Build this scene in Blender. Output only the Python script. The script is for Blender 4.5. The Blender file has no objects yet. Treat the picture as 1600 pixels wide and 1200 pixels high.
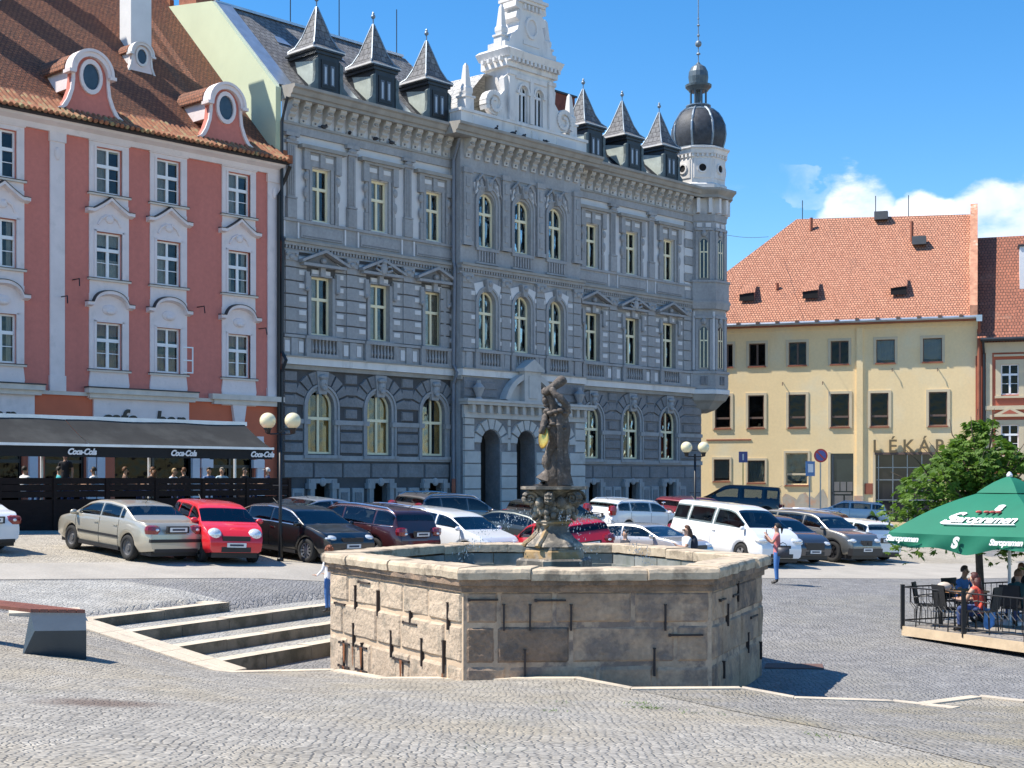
import bpy, math, random
import numpy as np
from mathutils import Vector as V, Matrix as MX, noise as NZ
random.seed(7)
R = math.radians
SC = bpy.context.scene
COL = SC.collection

# ------------------------------------------------------------------ camera, sky, sun
EYE = 3.0
F = 2200.0; HZ = 748.0            # focal length and horizon row in photo pixels (1600 x 1200)
cam = bpy.data.objects.new('camera', bpy.data.cameras.new('camera'))
COL.objects.link(cam); SC.camera = cam
cam.location = (0, 0, EYE); cam.rotation_euler = (R(90), 0, 0)
cam.data.sensor_width = 36; cam.data.lens = F / 1600 * 36
cam.data.shift_y = (HZ - 600) / 1600
cam.data.clip_end = 3000; cam.data.clip_start = .1
SC.render.resolution_x = 1024; SC.render.resolution_y = 768
SC.render.engine = 'CYCLES'
SC.view_settings.view_transform = 'Standard'; SC.view_settings.look = 'None'
SC.view_settings.exposure = 0.80; SC.view_settings.gamma = 1
SUN_EL, SUN_DIR = R(56), V((-1, -.07, 0)).normalized()
sd = bpy.data.lights.new('sun', 'SUN'); sd.energy = 4.4; sd.angle = R(.5); sd.color = (1, .93, .82)
so = bpy.data.objects.new('sun', sd); COL.objects.link(so)
SVEC = V((SUN_DIR.x * math.cos(SUN_EL), SUN_DIR.y * math.cos(SUN_EL), math.sin(SUN_EL)))
so.rotation_euler = SVEC.to_track_quat('Z', 'Y').to_euler(); so.location = (-30, 0, 60)
W = bpy.data.worlds.new('World'); SC.world = W; W.use_nodes = True
def setup_world():
    nt = W.node_tree; nd = nt.nodes; L = nt.links; nd.clear()
    out = nd.new('ShaderNodeOutputWorld'); bg = nd.new('ShaderNodeBackground')
    sky = nd.new('ShaderNodeTexSky'); sky.sky_type = 'NISHITA'; sky.sun_disc = False
    sky.sun_elevation = SUN_EL; sky.sun_rotation = math.atan2(SUN_DIR.x, SUN_DIR.y)
    sky.altitude = 300; sky.air_density = 1.0; sky.dust_density = .1; sky.ozone_density = 3.2
    hs = nd.new('ShaderNodeHueSaturation'); hs.inputs['Saturation'].default_value = 1.34; hs.inputs['Value'].default_value = 1.2
    L.new(sky.outputs[0], hs.inputs['Color'])
    tc = nd.new('ShaderNodeTexCoord')
    nz = nd.new('ShaderNodeTexNoise'); nz.inputs['Scale'].default_value = 17; nz.inputs['Detail'].default_value = 9
    nz.inputs['Roughness'].default_value = .55
    mp = nd.new('ShaderNodeMapping'); mp.inputs['Scale'].default_value = (1, 1, 1.9); mp.inputs['Location'].default_value = (.31, .12, .05)
    L.new(tc.outputs['Generated'], mp.inputs[0]); L.new(mp.outputs[0], nz.inputs['Vector'])
    sp = nd.new('ShaderNodeSeparateXYZ'); L.new(tc.outputs['Generated'], sp.inputs[0])
    def mth(op, a, b=None, clamp=False):
        n = nd.new('ShaderNodeMath'); n.operation = op; n.use_clamp = clamp
        for i, q in enumerate((a, b)):
            if q is None: continue
            if isinstance(q, (int, float)): n.inputs[i].default_value = q
            else: L.new(q, n.inputs[i])
        return n.outputs[0]
    def mr(v, a, b):
        n = nd.new('ShaderNodeMapRange'); n.interpolation_type = 'SMOOTHSTEP'
        n.inputs[1].default_value = a; n.inputs[2].default_value = b; L.new(v, n.inputs[0]); return n.outputs[0]
    # cloud bank low over the roofs, towards the right of the view
    nz2 = nd.new('ShaderNodeTexNoise'); nz2.inputs['Scale'].default_value = 22; nz2.inputs['Detail'].default_value = 6
    L.new(tc.outputs['Generated'], nz2.inputs['Vector'])
    az = mth('ARCTAN2', sp.outputs[0], sp.outputs[1])
    el = mth('DIVIDE', sp.outputs[2], mth('SQRT', mth('ADD', mth('MULTIPLY', sp.outputs[0], sp.outputs[0]), mth('MULTIPLY', sp.outputs[1], sp.outputs[1]))))
    nA = mth('MULTIPLY', mth('SUBTRACT', nz.outputs[0], .5), .075)
    def hump(ca, ce, ra, re):           # soft cumulus hump in azimuth / elevation, edge broken by noise
        a_ = mth('DIVIDE', mth('SUBTRACT', az, ca), ra); b_ = mth('DIVIDE', mth('SUBTRACT', mth('SUBTRACT', el, nA), ce), re)
        return mr(mth('ADD', mth('MULTIPLY', a_, a_), mth('MULTIPLY', b_, b_)), 1.12, .62)
    dens = hump(.240, .166, .030, .052)
    for q in ((.285, .150, .045, .045), (.345, .158, .055, .050), (.43, .14, .09, .06), (.55, .11, .12, .07)): dens = mth('MAXIMUM', dens, hump(*q))
    dens = mth('MAXIMUM', dens, mth('MULTIPLY', mth('MULTIPLY', hump(.200, .203, .05, .009), .45), mr(nz2.outputs[0], .42, .7)))
    dens = mth('MULTIPLY', dens, mr(nz.outputs[0], .22, .5), True)
    cr = nd.new('ShaderNodeValToRGB'); cr.color_ramp.elements[0].position = .3; cr.color_ramp.elements[1].position = .68
    cr.color_ramp.elements[0].color = (4.3, 5.2, 6.9, 1); cr.color_ramp.elements[1].color = (7.6, 7.9, 8.4, 1)
    L.new(nz2.outputs[0], cr.inputs[0])
    mx = nd.new('ShaderNodeMix'); mx.data_type = 'RGBA'
    L.new(dens, mx.inputs[0]); L.new(hs.outputs[0], mx.inputs[6]); L.new(cr.outputs[0], mx.inputs[7])
    L.new(mx.outputs[2], bg.inputs[0]); bg.inputs[1].default_value = .10
    L.new(bg.outputs[0], out.inputs[0])
setup_world()

# ------------------------------------------------------------------ helpers
class MB:
    """collects geometry, builds it as one mesh"""
    def __init__(s): s.v = []; s.f = []; s.m = []; s.s = []; s.T = MX.Identity(4); s.mi = 0; s.sm = False
    def pt(s, p): s.v.append(s.T @ V(p)); return len(s.v) - 1
    def face(s, pts, idx=False):
        s.f.append(list(pts) if idx else [s.pt(p) for p in pts]); s.m.append(s.mi); s.s.append(s.sm)
    def box(s, x0, x1, y0, y1, z0, z1, b=0):
        """box; b insets the -y face (bevelled block)"""
        i = [s.pt(p) for p in ((x0 + b, y0, z0 + b), (x1 - b, y0, z0 + b), (x1, y1, z0), (x0, y1, z0), (x0 + b, y0, z1 - b), (x1 - b, y0, z1 - b), (x1, y1, z1), (x0, y1, z1))]
        for q in ((0, 1, 5, 4), (1, 2, 6, 5), (2, 3, 7, 6), (3, 0, 4, 7), (4, 5, 6, 7), (3, 2, 1, 0)): s.face([i[k] for k in q], True)
        return s
    def cbox(s, c, d): return s.box(c[0] - d[0] / 2, c[0] + d[0] / 2, c[1] - d[1] / 2, c[1] + d[1] / 2, c[2] - d[2] / 2, c[2] + d[2] / 2)
    def blk(s, x0, x1, z0, z1, y, p, b=.03):
        """facade block standing p proud of plane y (outward is -y)"""
        return s.box(x0, x1, y - p, y + .05, z0, z1, b)
    def prism(s, poly, a, b, ax='y'):
        """extrude 2D polygon along axis: 'y' -> (x,z), 'z' -> (x,y), 'x' -> (y,z)"""
        def P(p, t): return (p[0], t, p[1]) if ax == 'y' else ((p[0], p[1], t) if ax == 'z' else (t, p[0], p[1]))
        n = len(poly); A = [s.pt(P(p, a)) for p in poly]; B = [s.pt(P(p, b)) for p in poly]
        s.face(A, True); s.face(B[::-1], True)
        for i in range(n): s.face([A[i], A[(i + 1) % n], B[(i + 1) % n], B[i]][::-1], True)
        return s
    def rings(s, rs, closed=True, cap=True):
        I = [[s.pt(p) for p in r] for r in rs]; n = len(I[0])
        for a, b in zip(I, I[1:]):
            for i in range(n if closed else n - 1):
                j = (i + 1) % n; s.face([a[i], a[j], b[j], b[i]], True)
        if cap and closed: s.face(I[0][::-1], True); s.face(I[-1], True)
        return s
    def lathe(s, prof, n=16, c=(0, 0, 0), ph=0, sx=1, sy=1, cap=True):
        return s.rings([[(c[0] + sx * r * math.cos(ph + 2 * math.pi * k / n), c[1] + sy * r * math.sin(ph + 2 * math.pi * k / n), c[2] + z) for k in range(n)] for r, z in prof], cap=cap)
    def tube(s, pts, r, n=8, flat=1):
        pts = [V(p) for p in pts]; rs = r if isinstance(r, (list, tuple)) else [r] * len(pts)
        out = []; up = V((0, 0, 1))
        for i, p in enumerate(pts):
            d = (pts[min(i + 1, len(pts) - 1)] - pts[max(i - 1, 0)]).normalized()
            u = V((1, 0, 0)) if abs(d.z) > .95 else up
            a = d.cross(u).normalized(); b = a.cross(d)
            out.append([p + a * rs[i] * math.cos(2 * math.pi * k / n) + b * rs[i] * flat * math.sin(2 * math.pi * k / n) for k in range(n)])
        return s.rings(out)
    def grid(s, fn, nu, nv, cu=False):
        I = [[s.pt(fn(i / nu, j / nv)) for j in range(nv + 1)] for i in range(nu + 1)]
        for i in range(nu):
            for j in range(nv): s.face([I[i][j], I[i + 1][j], I[i + 1][j + 1], I[i][j + 1]], True)
        return s
    def ball(s, c, r, n=12, m=8, sc=(1, 1, 1)):
        return s.rings([[(c[0] + sc[0] * r * math.sin(t) * math.cos(2 * math.pi * k / n), c[1] + sc[1] * r * math.sin(t) * math.sin(2 * math.pi * k / n), c[2] - sc[2] * r * math.cos(t)) for k in range(n)] for t in [math.pi * (j + .02) / (m + .04) for j in range(m + 1)]])
    def add(s, o, T=None):
        b = len(s.v); T = s.T @ (T or MX.Identity(4))
        s.v += [T @ v for v in o.v]; s.f += [[i + b for i in f] for f in o.f]; s.m += o.m; s.s += o.s; return s
    def auto(s, name, mats, parent, gap=.012, cap=70, **k):
        """build every free-standing piece as an object of its own"""
        n = len(s.v); par = list(range(n))
        def find(a):
            while par[a] != a: par[a] = par[par[a]]; a = par[a]
            return a
        for f in s.f:
            r = find(f[0])
            for i in f[1:]: par[find(i)] = r
        bb = {}
        for i in range(n):
            r = find(i); v = s.v[i]; b = bb.get(r)
            if b is None: bb[r] = [v.x, v.y, v.z, v.x, v.y, v.z]
            else:
                for a in range(3): b[a] = min(b[a], v[a]); b[a + 3] = max(b[a + 3], v[a])
        ks = list(bb); grp = {q: q for q in ks}
        def fg(a):
            while grp[a] != a: a = grp[a]
            return a
        if len(ks) < 900:
            for i, a in enumerate(ks):
                A_ = bb[a]
                for b in ks[i + 1:]:
                    B_ = bb[b]
                    if all(A_[j] - gap <= B_[j + 3] and B_[j] - gap <= A_[j + 3] for j in range(3)):
                        ra, rb = fg(a), fg(b)
                        if ra != rb: grp[rb] = ra
        out = {}
        for f, m, q in zip(s.f, s.m, s.s): out.setdefault(fg(find(f[0])), []).append((f, m, q))
        if len(out) > cap or len(ks) >= 900: return s.build(name, mats, parent, **k)
        for fs in out.values():
            o = MB(); mp = {}
            for f, m, q in fs:
                for i in f:
                    if i not in mp: mp[i] = len(o.v); o.v.append(s.v[i])
                o.f.append([mp[i] for i in f]); o.m.append(m); o.s.append(q)
            o.build(name, mats, parent, **k)
    def split(s, name, mats, parent, cuts, **k):
        """build as several objects, cut into sections along local x"""
        for a, b in zip([-1e9] + list(cuts), list(cuts) + [1e9]):
            o = MB(); mp = {}
            for f, m, q in zip(s.f, s.m, s.s):
                c = sum(s.v[i].x for i in f) / len(f)
                if a <= c < b:
                    for i in f:
                        if i not in mp: mp[i] = len(o.v); o.v.append(s.v[i])
                    o.f.append([mp[i] for i in f]); o.m.append(m); o.s.append(q)
            if o.f and 'hatch' in name: uv_slope(o.build(name, mats, parent, **k))
            elif o.f: o.auto(name, mats, parent, **k)
    def build(s, name, mats, parent=None, smooth=None, loc=None, fix=True):
        me = bpy.data.meshes.new(name); me.from_pydata([tuple(v) for v in s.v], [], s.f)
        if not isinstance(mats, (list, tuple)): mats = [mats]
        for m in mats: me.materials.append(m)
        me.polygons.foreach_set('material_index', [min(k, len(mats) - 1) for k in s.m])
        me.polygons.foreach_set('use_smooth', [bool(smooth) if smooth is not None else q for q in s.s])
        me.update()
        if fix:
            import bmesh
            bm = bmesh.new(); bm.from_mesh(me); bmesh.ops.recalc_face_normals(bm, faces=bm.faces); bm.to_mesh(me); bm.free()
        o = bpy.data.objects.new(name, me); COL.objects.link(o)
        if parent is not None: o.parent = parent
        if loc is not None: o.location = loc
        return o
def tag(o, label=None, cat=None, group=None, kind=None):
    for k, q in (('label', label), ('category', cat), ('group', group), ('kind', kind)):
        if q: o[k] = q
    return o
def thing(name, label, cat, loc=(0, 0, 0), rz=0, group=None):
    o = bpy.data.objects.new(name, None); COL.objects.link(o); o.empty_display_size = .3
    o.location = loc; o.rotation_euler = (0, 0, rz); return tag(o, label, cat, group)
KIDS = {}
def dup(root, loc, rz, label, group=None):
    r = root.copy(); COL.objects.link(r); r.location = loc; r.rotation_euler = (0, 0, rz); r['label'] = label
    if group: r['group'] = group
    for ch in list(root.children):
        c = ch.copy(); COL.objects.link(c); c.parent = r
        for g in list(ch.children):
            d = g.copy(); COL.objects.link(d); d.parent = c
    return r

def mat(name, col, rough=.8, metal=0, var=.12, vs=1.5, bump=0, bs=20, coat=0, emit=None, spec=.5, var2=0, vs2=12, col2=None, c2lo=.45, c2hi=.6, c2s=.6, alpha=None, streak=1, bd=.02):
    """procedural principled material: base colour with soft large and fine variation, optional second colour patches, bump"""
    m = bpy.data.materials.new(name); m.use_nodes = True; nt = m.node_tree; nd = nt.nodes; L = nt.links
    P = nd['Principled BSDF']; P.inputs['Roughness'].default_value = rough; P.inputs['Metallic'].default_value = metal
    P.inputs['Specular IOR Level'].default_value = spec
    if coat: P.inputs['Coat Weight'].default_value = coat; P.inputs['Coat Roughness'].default_value = .03
    tc = nd.new('ShaderNodeTexCoord'); vec = tc.outputs['Object']
    if streak != 1:
        mp = nd.new('ShaderNodeMapping'); mp.inputs['Scale'].default_value = (1, 1, streak); L.new(vec, mp.inputs[0]); vec2 = mp.outputs[0]
    else: vec2 = vec
    def noise(scale, det=5, v=None):
        n = nd.new('ShaderNodeTexNoise'); n.inputs['Scale'].default_value = scale; n.inputs['Detail'].default_value = det
        n.inputs['Roughness'].default_value = .6; L.new(v or vec, n.inputs['Vector']); return n.outputs[0]
    def mix(fac, a, b, typ='MIX'):
        x = nd.new('ShaderNodeMix'); x.data_type = 'RGBA'; x.blend_type = typ
        for i, q in ((0, fac), (6, a), (7, b)):
            if hasattr(q, 'links'): L.new(q, x.inputs[i])
            else: x.inputs[i].default_value = q if i == 0 else (*q[:3], 1)
        return x.outputs[2]
    def ramp(v, lo, hi, a=0, b=1):
        n = nd.new('ShaderNodeMapRange'); n.inputs[1].default_value = lo; n.inputs[2].default_value = hi; n.inputs[3].default_value = a; n.inputs[4].default_value = b
        L.new(v, n.inputs[0]); return n.outputs[0]
    c = col
    if var:
        f = noise(vs, 6, vec2); c = mix(ramp(f, .3, .7), [k * (1 - var) for k in col], [min(1, k * (1 + var)) for k in col])
    if col2: c = mix(ramp(noise(c2s, 7, vec2), c2lo, c2hi), c, col2)
    if var2:
        f2 = noise(vs2, 3); c = mix(1.0, c, mix(ramp(f2, .3, .7), (1 - var2,) * 3, (1 + var2,) * 3), 'MULTIPLY')
    if hasattr(c, 'links'): L.new(c, P.inputs['Base Color'])
    else: P.inputs['Base Color'].default_value = (*col, 1)
    if bump:
        b = nd.new('ShaderNodeBump'); b.inputs['Strength'].default_value = bump; b.inputs['Distance'].default_value = bd
        L.new(noise(bs, 6), b.inputs['Height']); L.new(b.outputs[0], P.inputs['Normal'])
    if emit: P.inputs['Emission Color'].default_value = (*emit[:3], 1); P.inputs['Emission Strength'].default_value = emit[3]
    m['n'] = 1
    return m
def glass_mat(name, tint=(.55, .62, .66), refl=.10, wob=.25, rough=.02, ior=1.6):
    m = bpy.data.materials.new(name); m.use_nodes = True; nt = m.node_tree; nd = nt.nodes; L = nt.links
    nd.remove(nd['Principled BSDF']); out = nd['Material Output']
    tr = nd.new('ShaderNodeBsdfTransparent'); tr.inputs[0].default_value = (*tint, 1)
    gl = nd.new('ShaderNodeBsdfGlossy'); gl.inputs['Roughness'].default_value = rough; gl.inputs[0].default_value = (.9, .95, 1, 1)
    fr = nd.new('ShaderNodeFresnel'); fr.inputs[0].default_value = ior
    ad = nd.new('ShaderNodeMath'); ad.operation = 'ADD'; ad.inputs[1].default_value = refl; L.new(fr.outputs[0], ad.inputs[0])
    mx = nd.new('ShaderNodeMixShader'); L.new(ad.outputs[0], mx.inputs[0]); L.new(tr.outputs[0], mx.inputs[1]); L.new(gl.outputs[0], mx.inputs[2])
    L.new(mx.outputs[0], out.inputs[0])
    tc = nd.new('ShaderNodeTexCoord'); n = nd.new('ShaderNodeTexNoise'); n.inputs['Scale'].default_value = 2.2; n.inputs['Detail'].default_value = 1
    b = nd.new('ShaderNodeBump'); b.inputs['Strength'].default_value = wob; b.inputs['Distance'].default_value = .05
    L.new(tc.outputs['Object'], n.inputs['Vector']); L.new(n.outputs[0], b.inputs['Height']); L.new(b.outputs[0], gl.inputs['Normal']); L.new(b.outputs[0], fr.inputs['Normal'])
    return m
def tile_mat(name, c1, c2, sx=5.5, sz=4.2, dirt=(.12, .08, .06), dl=.55, dh=.8, mortar=(.08, .04, .03), bumps=.8, lichen=None, msz=.02, ramp0=.35):
    """roof tiles / slates: brick texture in a slope frame (object x across, y up the slope)"""
    m = bpy.data.materials.new(name); m.use_nodes = True; nt = m.node_tree; nd = nt.nodes; L = nt.links
    P = nd['Principled BSDF']; P.inputs['Roughness'].default_value = .85
    uv = nd.new('ShaderNodeUVMap')
    mp = nd.new('ShaderNodeMapping'); L.new(uv.outputs[0], mp.inputs[0])
    nw = nd.new('ShaderNodeTexNoise'); nw.inputs['Scale'].default_value = 1.6; nw.inputs['Detail'].default_value = 4; L.new(uv.outputs[0], nw.inputs['Vector'])
    wa = nd.new('ShaderNodeVectorMath'); wa.operation = 'MULTIPLY_ADD'; L.new(nw.outputs[1], wa.inputs[0]); wa.inputs[1].default_value = (.12, .1, 0); L.new(mp.outputs[0], wa.inputs[2])
    br = nd.new('ShaderNodeTexBrick'); br.inputs['Color1'].default_value = (*c1, 1); br.inputs['Color2'].default_value = (*c2, 1)
    br.inputs['Mortar'].default_value = (*mortar, 1); br.inputs['Scale'].default_value = 1; br.inputs['Mortar Size'].default_value = msz; br.inputs['Mortar Smooth'].default_value = .3
    br.inputs['Brick Width'].default_value = 1 / sx; br.inputs['Row Height'].default_value = 1 / sz; br.inputs['Bias'].default_value = -.1
    L.new(wa.outputs[0], br.inputs['Vector'])
    nz = nd.new('ShaderNodeTexNoise'); nz.inputs['Scale'].default_value = .55; nz.inputs['Detail'].default_value = 10; nz.inputs['Roughness'].default_value = .68; L.new(uv.outputs[0], nz.inputs['Vector'])
    r = nd.new('ShaderNodeMapRange'); r.inputs[1].default_value = dl; r.inputs[2].default_value = dh; r.inputs[4].default_value = .75; L.new(nz.outputs[0], r.inputs[0])
    mx = nd.new('ShaderNodeMix'); mx.data_type = 'RGBA'; L.new(r.outputs[0], mx.inputs[0]); L.new(br.outputs[0], mx.inputs[6]); mx.inputs[7].default_value = (*dirt, 1)
    nf = nd.new('ShaderNodeTexNoise'); nf.inputs['Scale'].default_value = 7; nf.inputs['Detail'].default_value = 5; L.new(uv.outputs[0], nf.inputs['Vector'])
    rf = nd.new('ShaderNodeMapRange'); rf.inputs[1].default_value = .3; rf.inputs[2].default_value = .7; rf.inputs[3].default_value = .68; rf.inputs[4].default_value = 1.25; L.new(nf.outputs[0], rf.inputs[0])
    mm = nd.new('ShaderNodeMix'); mm.data_type = 'RGBA'; mm.blend_type = 'MULTIPLY'; mm.inputs[0].default_value = 1; L.new(mx.outputs[2], mm.inputs[6]); L.new(rf.outputs[0], mm.inputs[7])
    L.new(mm.outputs[2], P.inputs['Base Color'])
    sp = nd.new('ShaderNodeSeparateXYZ'); L.new(wa.outputs[0], sp.inputs[0])
    sw = nd.new('ShaderNodeMath'); sw.operation = 'MULTIPLY'; sw.inputs[1].default_value = sz; L.new(sp.outputs[1], sw.inputs[0])
    fc = nd.new('ShaderNodeMath'); fc.operation = 'FRACT'; L.new(sw.outputs[0], fc.inputs[0])
    su = nd.new('ShaderNodeMath'); su.operation = 'SUBTRACT'; su.inputs[0].default_value = 1; L.new(fc.outputs[0], su.inputs[1])
    h2 = nd.new('ShaderNodeMath'); h2.operation = 'MULTIPLY_ADD'; L.new(br.outputs['Fac'], h2.inputs[0]); h2.inputs[1].default_value = -.8; L.new(su.outputs[0], h2.inputs[2])
    h3 = nd.new('ShaderNodeMath'); h3.operation = 'MULTIPLY_ADD'; L.new(nf.outputs[0], h3.inputs[0]); h3.inputs[1].default_value = 1.2; L.new(h2.outputs[0], h3.inputs[2])
    b = nd.new('ShaderNodeBump'); b.inputs['Strength'].default_value = bumps; b.inputs['Distance'].default_value = .035
    L.new(h3.outputs[0], b.inputs['Height']); L.new(b.outputs[0], P.inputs['Normal'])
    return m
def uv_slope(o):
    """uv in metres: u horizontal along the face, v up the slope"""
    me = o.data; uvl = me.uv_layers.new(name='UVMap')
    for p in me.polygons:
        n = p.normal
        u = V((-n.y, n.x, 0)); u = u.normalized() if u.length > 1e-4 else V((1, 0, 0))
        w = n.cross(u)
        if w.z < 0: w = -w
        for li in p.loop_indices:
            c = me.vertices[me.loops[li].vertex_index].co; uvl.data[li].uv = (c.dot(u), c.dot(w))
    return o
# ------------------------------------------------------------------ ground
def cobble(name, base, joint=(.05, .048, .045), scale=8.5, warm=(.42, .38, .3), bump=.9, cellvar=.25, rnd=.62, moss=0, jw=.05, tint=.5, spot=None):
    m = bpy.data.materials.new(name); m.use_nodes = True; nt = m.node_tree; nd = nt.nodes; L = nt.links
    P = nd['Principled BSDF']; P.inputs['Roughness'].default_value = .8; P.inputs['Specular IOR Level'].default_value = .4
    tc = nd.new('ShaderNodeTexCoord'); ob = tc.outputs['Object']
    n1 = nd.new('ShaderNodeTexNoise'); n1.inputs['Scale'].default_value = .9; n1.inputs['Detail'].default_value = 3; L.new(ob, n1.inputs['Vector'])
    wa = nd.new('ShaderNodeVectorMath'); wa.operation = 'MULTIPLY_ADD'; L.new(n1.outputs[1], wa.inputs[0]); wa.inputs[1].default_value = (.35, .5, 0); L.new(ob, wa.inputs[2])
    s0 = nd.new('ShaderNodeSeparateXYZ'); L.new(wa.outputs[0], s0.inputs[0])
    def mm(op, a, b=None):
        n = nd.new('ShaderNodeMath'); n.operation = op
        for i, q in enumerate((a, b)):
            if q is None: continue
            if isinstance(q, (int, float)): n.inputs[i].default_value = q
            else: L.new(q, n.inputs[i])
        return n.outputs[0]
    u_ = mm('SUBTRACT', mm('FRACT', mm('DIVIDE', s0.outputs[0], 1.7)), .5)
    fl = nd.new('ShaderNodeCombineXYZ'); L.new(s0.outputs[0], fl.inputs[0]); L.new(mm('MULTIPLY', mm('ADD', s0.outputs[1], mm('MULTIPLY', mm('MULTIPLY', u_, u_), 1.3)), 1.5), fl.inputs[1])
    # one world-space pattern: rows run across the square, slightly curved by the warp
    def vor(feat):
        v = nd.new('ShaderNodeTexVoronoi'); v.feature = feat; v.voronoi_dimensions = '2D'; v.inputs['Scale'].default_value = scale; v.inputs['Randomness'].default_value = rnd; L.new(fl.outputs[0], v.inputs['Vector']); return v
    ve = vor('DISTANCE_TO_EDGE'); vc = vor('F1')
    def mr(v, a, b, c=0, d=1, st='SMOOTHSTEP'):
        n = nd.new('ShaderNodeMapRange'); n.interpolation_type = st; n.inputs[1].default_value = a; n.inputs[2].default_value = b; n.inputs[3].default_value = c; n.inputs[4].default_value = d; L.new(v, n.inputs[0]); return n.outputs[0]
    def mix(f, a, b, t='MIX'):
        x = nd.new('ShaderNodeMix'); x.data_type = 'RGBA'; x.blend_type = t
        for i, q in ((0, f), (6, a), (7, b)):
            if hasattr(q, 'links'): L.new(q, x.inputs[i])
            else: x.inputs[i].default_value = q if i == 0 else (*q[:3], 1)
        return x.outputs[2]
    def noi(s, d=6, r=.6):
        n = nd.new('ShaderNodeTexNoise'); n.inputs['Scale'].default_value = s; n.inputs['Detail'].default_value = d; n.inputs['Roughness'].default_value = r; L.new(ob, n.inputs['Vector']); return n.outputs[0]
    edge = mr(ve.outputs['Distance'], jw * .25, jw * 1.9)
    sep = nd.new('ShaderNodeSeparateColor'); L.new(vc.outputs['Color'], sep.inputs[0])
    c = mix(mr(sep.outputs[0], 0, 1, 0, 1, 'LINEAR'), [k * (1 - cellvar) for k in base], [min(1, k * (1 + cellvar)) for k in base])
    c = mix(mr(noi(.35), .42, .66, 0, tint), c, warm)
    c = mix(1.0, c, mix(mr(noi(2.3, 8, .7), .3, .72), (.8, .8, .8), (1.16, 1.15, 1.12)), 'MULTIPLY')
    jc = joint
    if moss: jc = mix(mr(noi(.8), .62, .75), joint, (.045, .075, .015))
    # joints fill with dust in places
    jfill = mr(noi(1.7, 5), .35, .7, 1, .35)
    inv = nd.new('ShaderNodeMath'); inv.operation = 'SUBTRACT'; inv.inputs[0].default_value = 1; L.new(edge, inv.inputs[1])
    jf = nd.new('ShaderNodeMath'); jf.operation = 'MULTIPLY'; L.new(inv.outputs[0], jf.inputs[0]); L.new(jfill, jf.inputs[1])
    c = mix(jf.outputs[0], c, jc)
    c = mix(1.0, c, mix(mr(noi(14, 4), .3, .7), (.86, .86, .86), (1.12, 1.12, 1.12)), 'MULTIPLY')
    if spot:
        for (sx, sy, r, col_) in spot:
            dd = nd.new('ShaderNodeVectorMath'); dd.operation = 'SUBTRACT'; L.new(wa.outputs[0], dd.inputs[0]); dd.inputs[1].default_value = (sx, sy, 0)
            d2 = nd.new('ShaderNodeVectorMath'); d2.operation = 'MULTIPLY'; L.new(dd.outputs[0], d2.inputs[0]); d2.inputs[1].default_value = (1 / r[0], 1 / r[1], 0)
            ln = nd.new('ShaderNodeVectorMath'); ln.operation = 'LENGTH'; L.new(d2.outputs[0], ln.inputs[0])
            c = mix(mr(ln.outputs['Value'], 1.2, .3, 0, .75), c, col_)
    L.new(c, P.inputs['Base Color'])
    hh = nd.new('ShaderNodeMath'); hh.operation = 'MULTIPLY_ADD'; L.new(noi(30, 4), hh.inputs[0]); hh.inputs[1].default_value = .25
    L.new(mr(ve.outputs['Distance'], 0, .22), hh.inputs[2])
    hb = nd.new('ShaderNodeMath'); hb.operation = 'MULTIPLY_ADD'; L.new(sep.outputs[1], hb.inputs[0]); hb.inputs[1].default_value = .35; L.new(hh.outputs[0], hb.inputs[2])
    b = nd.new('ShaderNodeBump'); b.inputs['Strength'].default_value = bump; b.inputs['Distance'].default_value = .03
    L.new(hb.outputs[0], b.inputs['Height']); L.new(b.outputs[0], P.inputs['Normal'])
    return m
COB_F = cobble('foreground_setts', (.375, .35, .31), joint=(.12, .108, .095), moss=1, scale=11.5, jw=.06, warm=(.40, .345, .255), tint=.7, bump=.6, cellvar=.2, spot=[(-4.1, 14.9, (.8, .5), (.13, .085, .065)), (5.5, 11.5, (3.5, 2.5), (.42, .35, .22))])
COB_B = cobble('blue_setts', (.275, .27, .27), joint=(.09, .09, .09), warm=(.31, .295, .26), scale=11, jw=.055, cellvar=.16, bump=.7)
COB_K = cobble('brownish_setts', (.32, .30, .275), joint=(.09, .085, .07), moss=1, warm=(.34, .29, .19), scale=11, jw=.055, cellvar=.16, bump=.7, tint=.9)
COB_P = cobble('beige_setts', (.47, .425, .355), joint=(.14, .13, .1), warm=(.34, .30, .24), scale=10, jw=.045, cellvar=.15, bump=.6)
COB_G = cobble('grey_setts', (.42, .41, .385), joint=(.12, .12, .11), warm=(.40, .36, .29), scale=11, jw=.05, cellvar=.16, bump=.6)
ROAD = mat('road_paving', (.37, .34, .295), .85, var=.12, vs=.8, bump=.4, bs=40, var2=.12, vs2=20)
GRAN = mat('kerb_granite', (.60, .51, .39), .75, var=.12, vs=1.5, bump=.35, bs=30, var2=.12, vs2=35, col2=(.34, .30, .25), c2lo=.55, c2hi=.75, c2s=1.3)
GRAN2 = mat('shaded_riser_granite', (.2, .18, .14), .85, var=.2, vs=2.5, bump=.4, bs=25, col2=(.10, .095, .07), c2s=2)  # riser shade painted in: darker copy of the nosing granite

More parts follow.
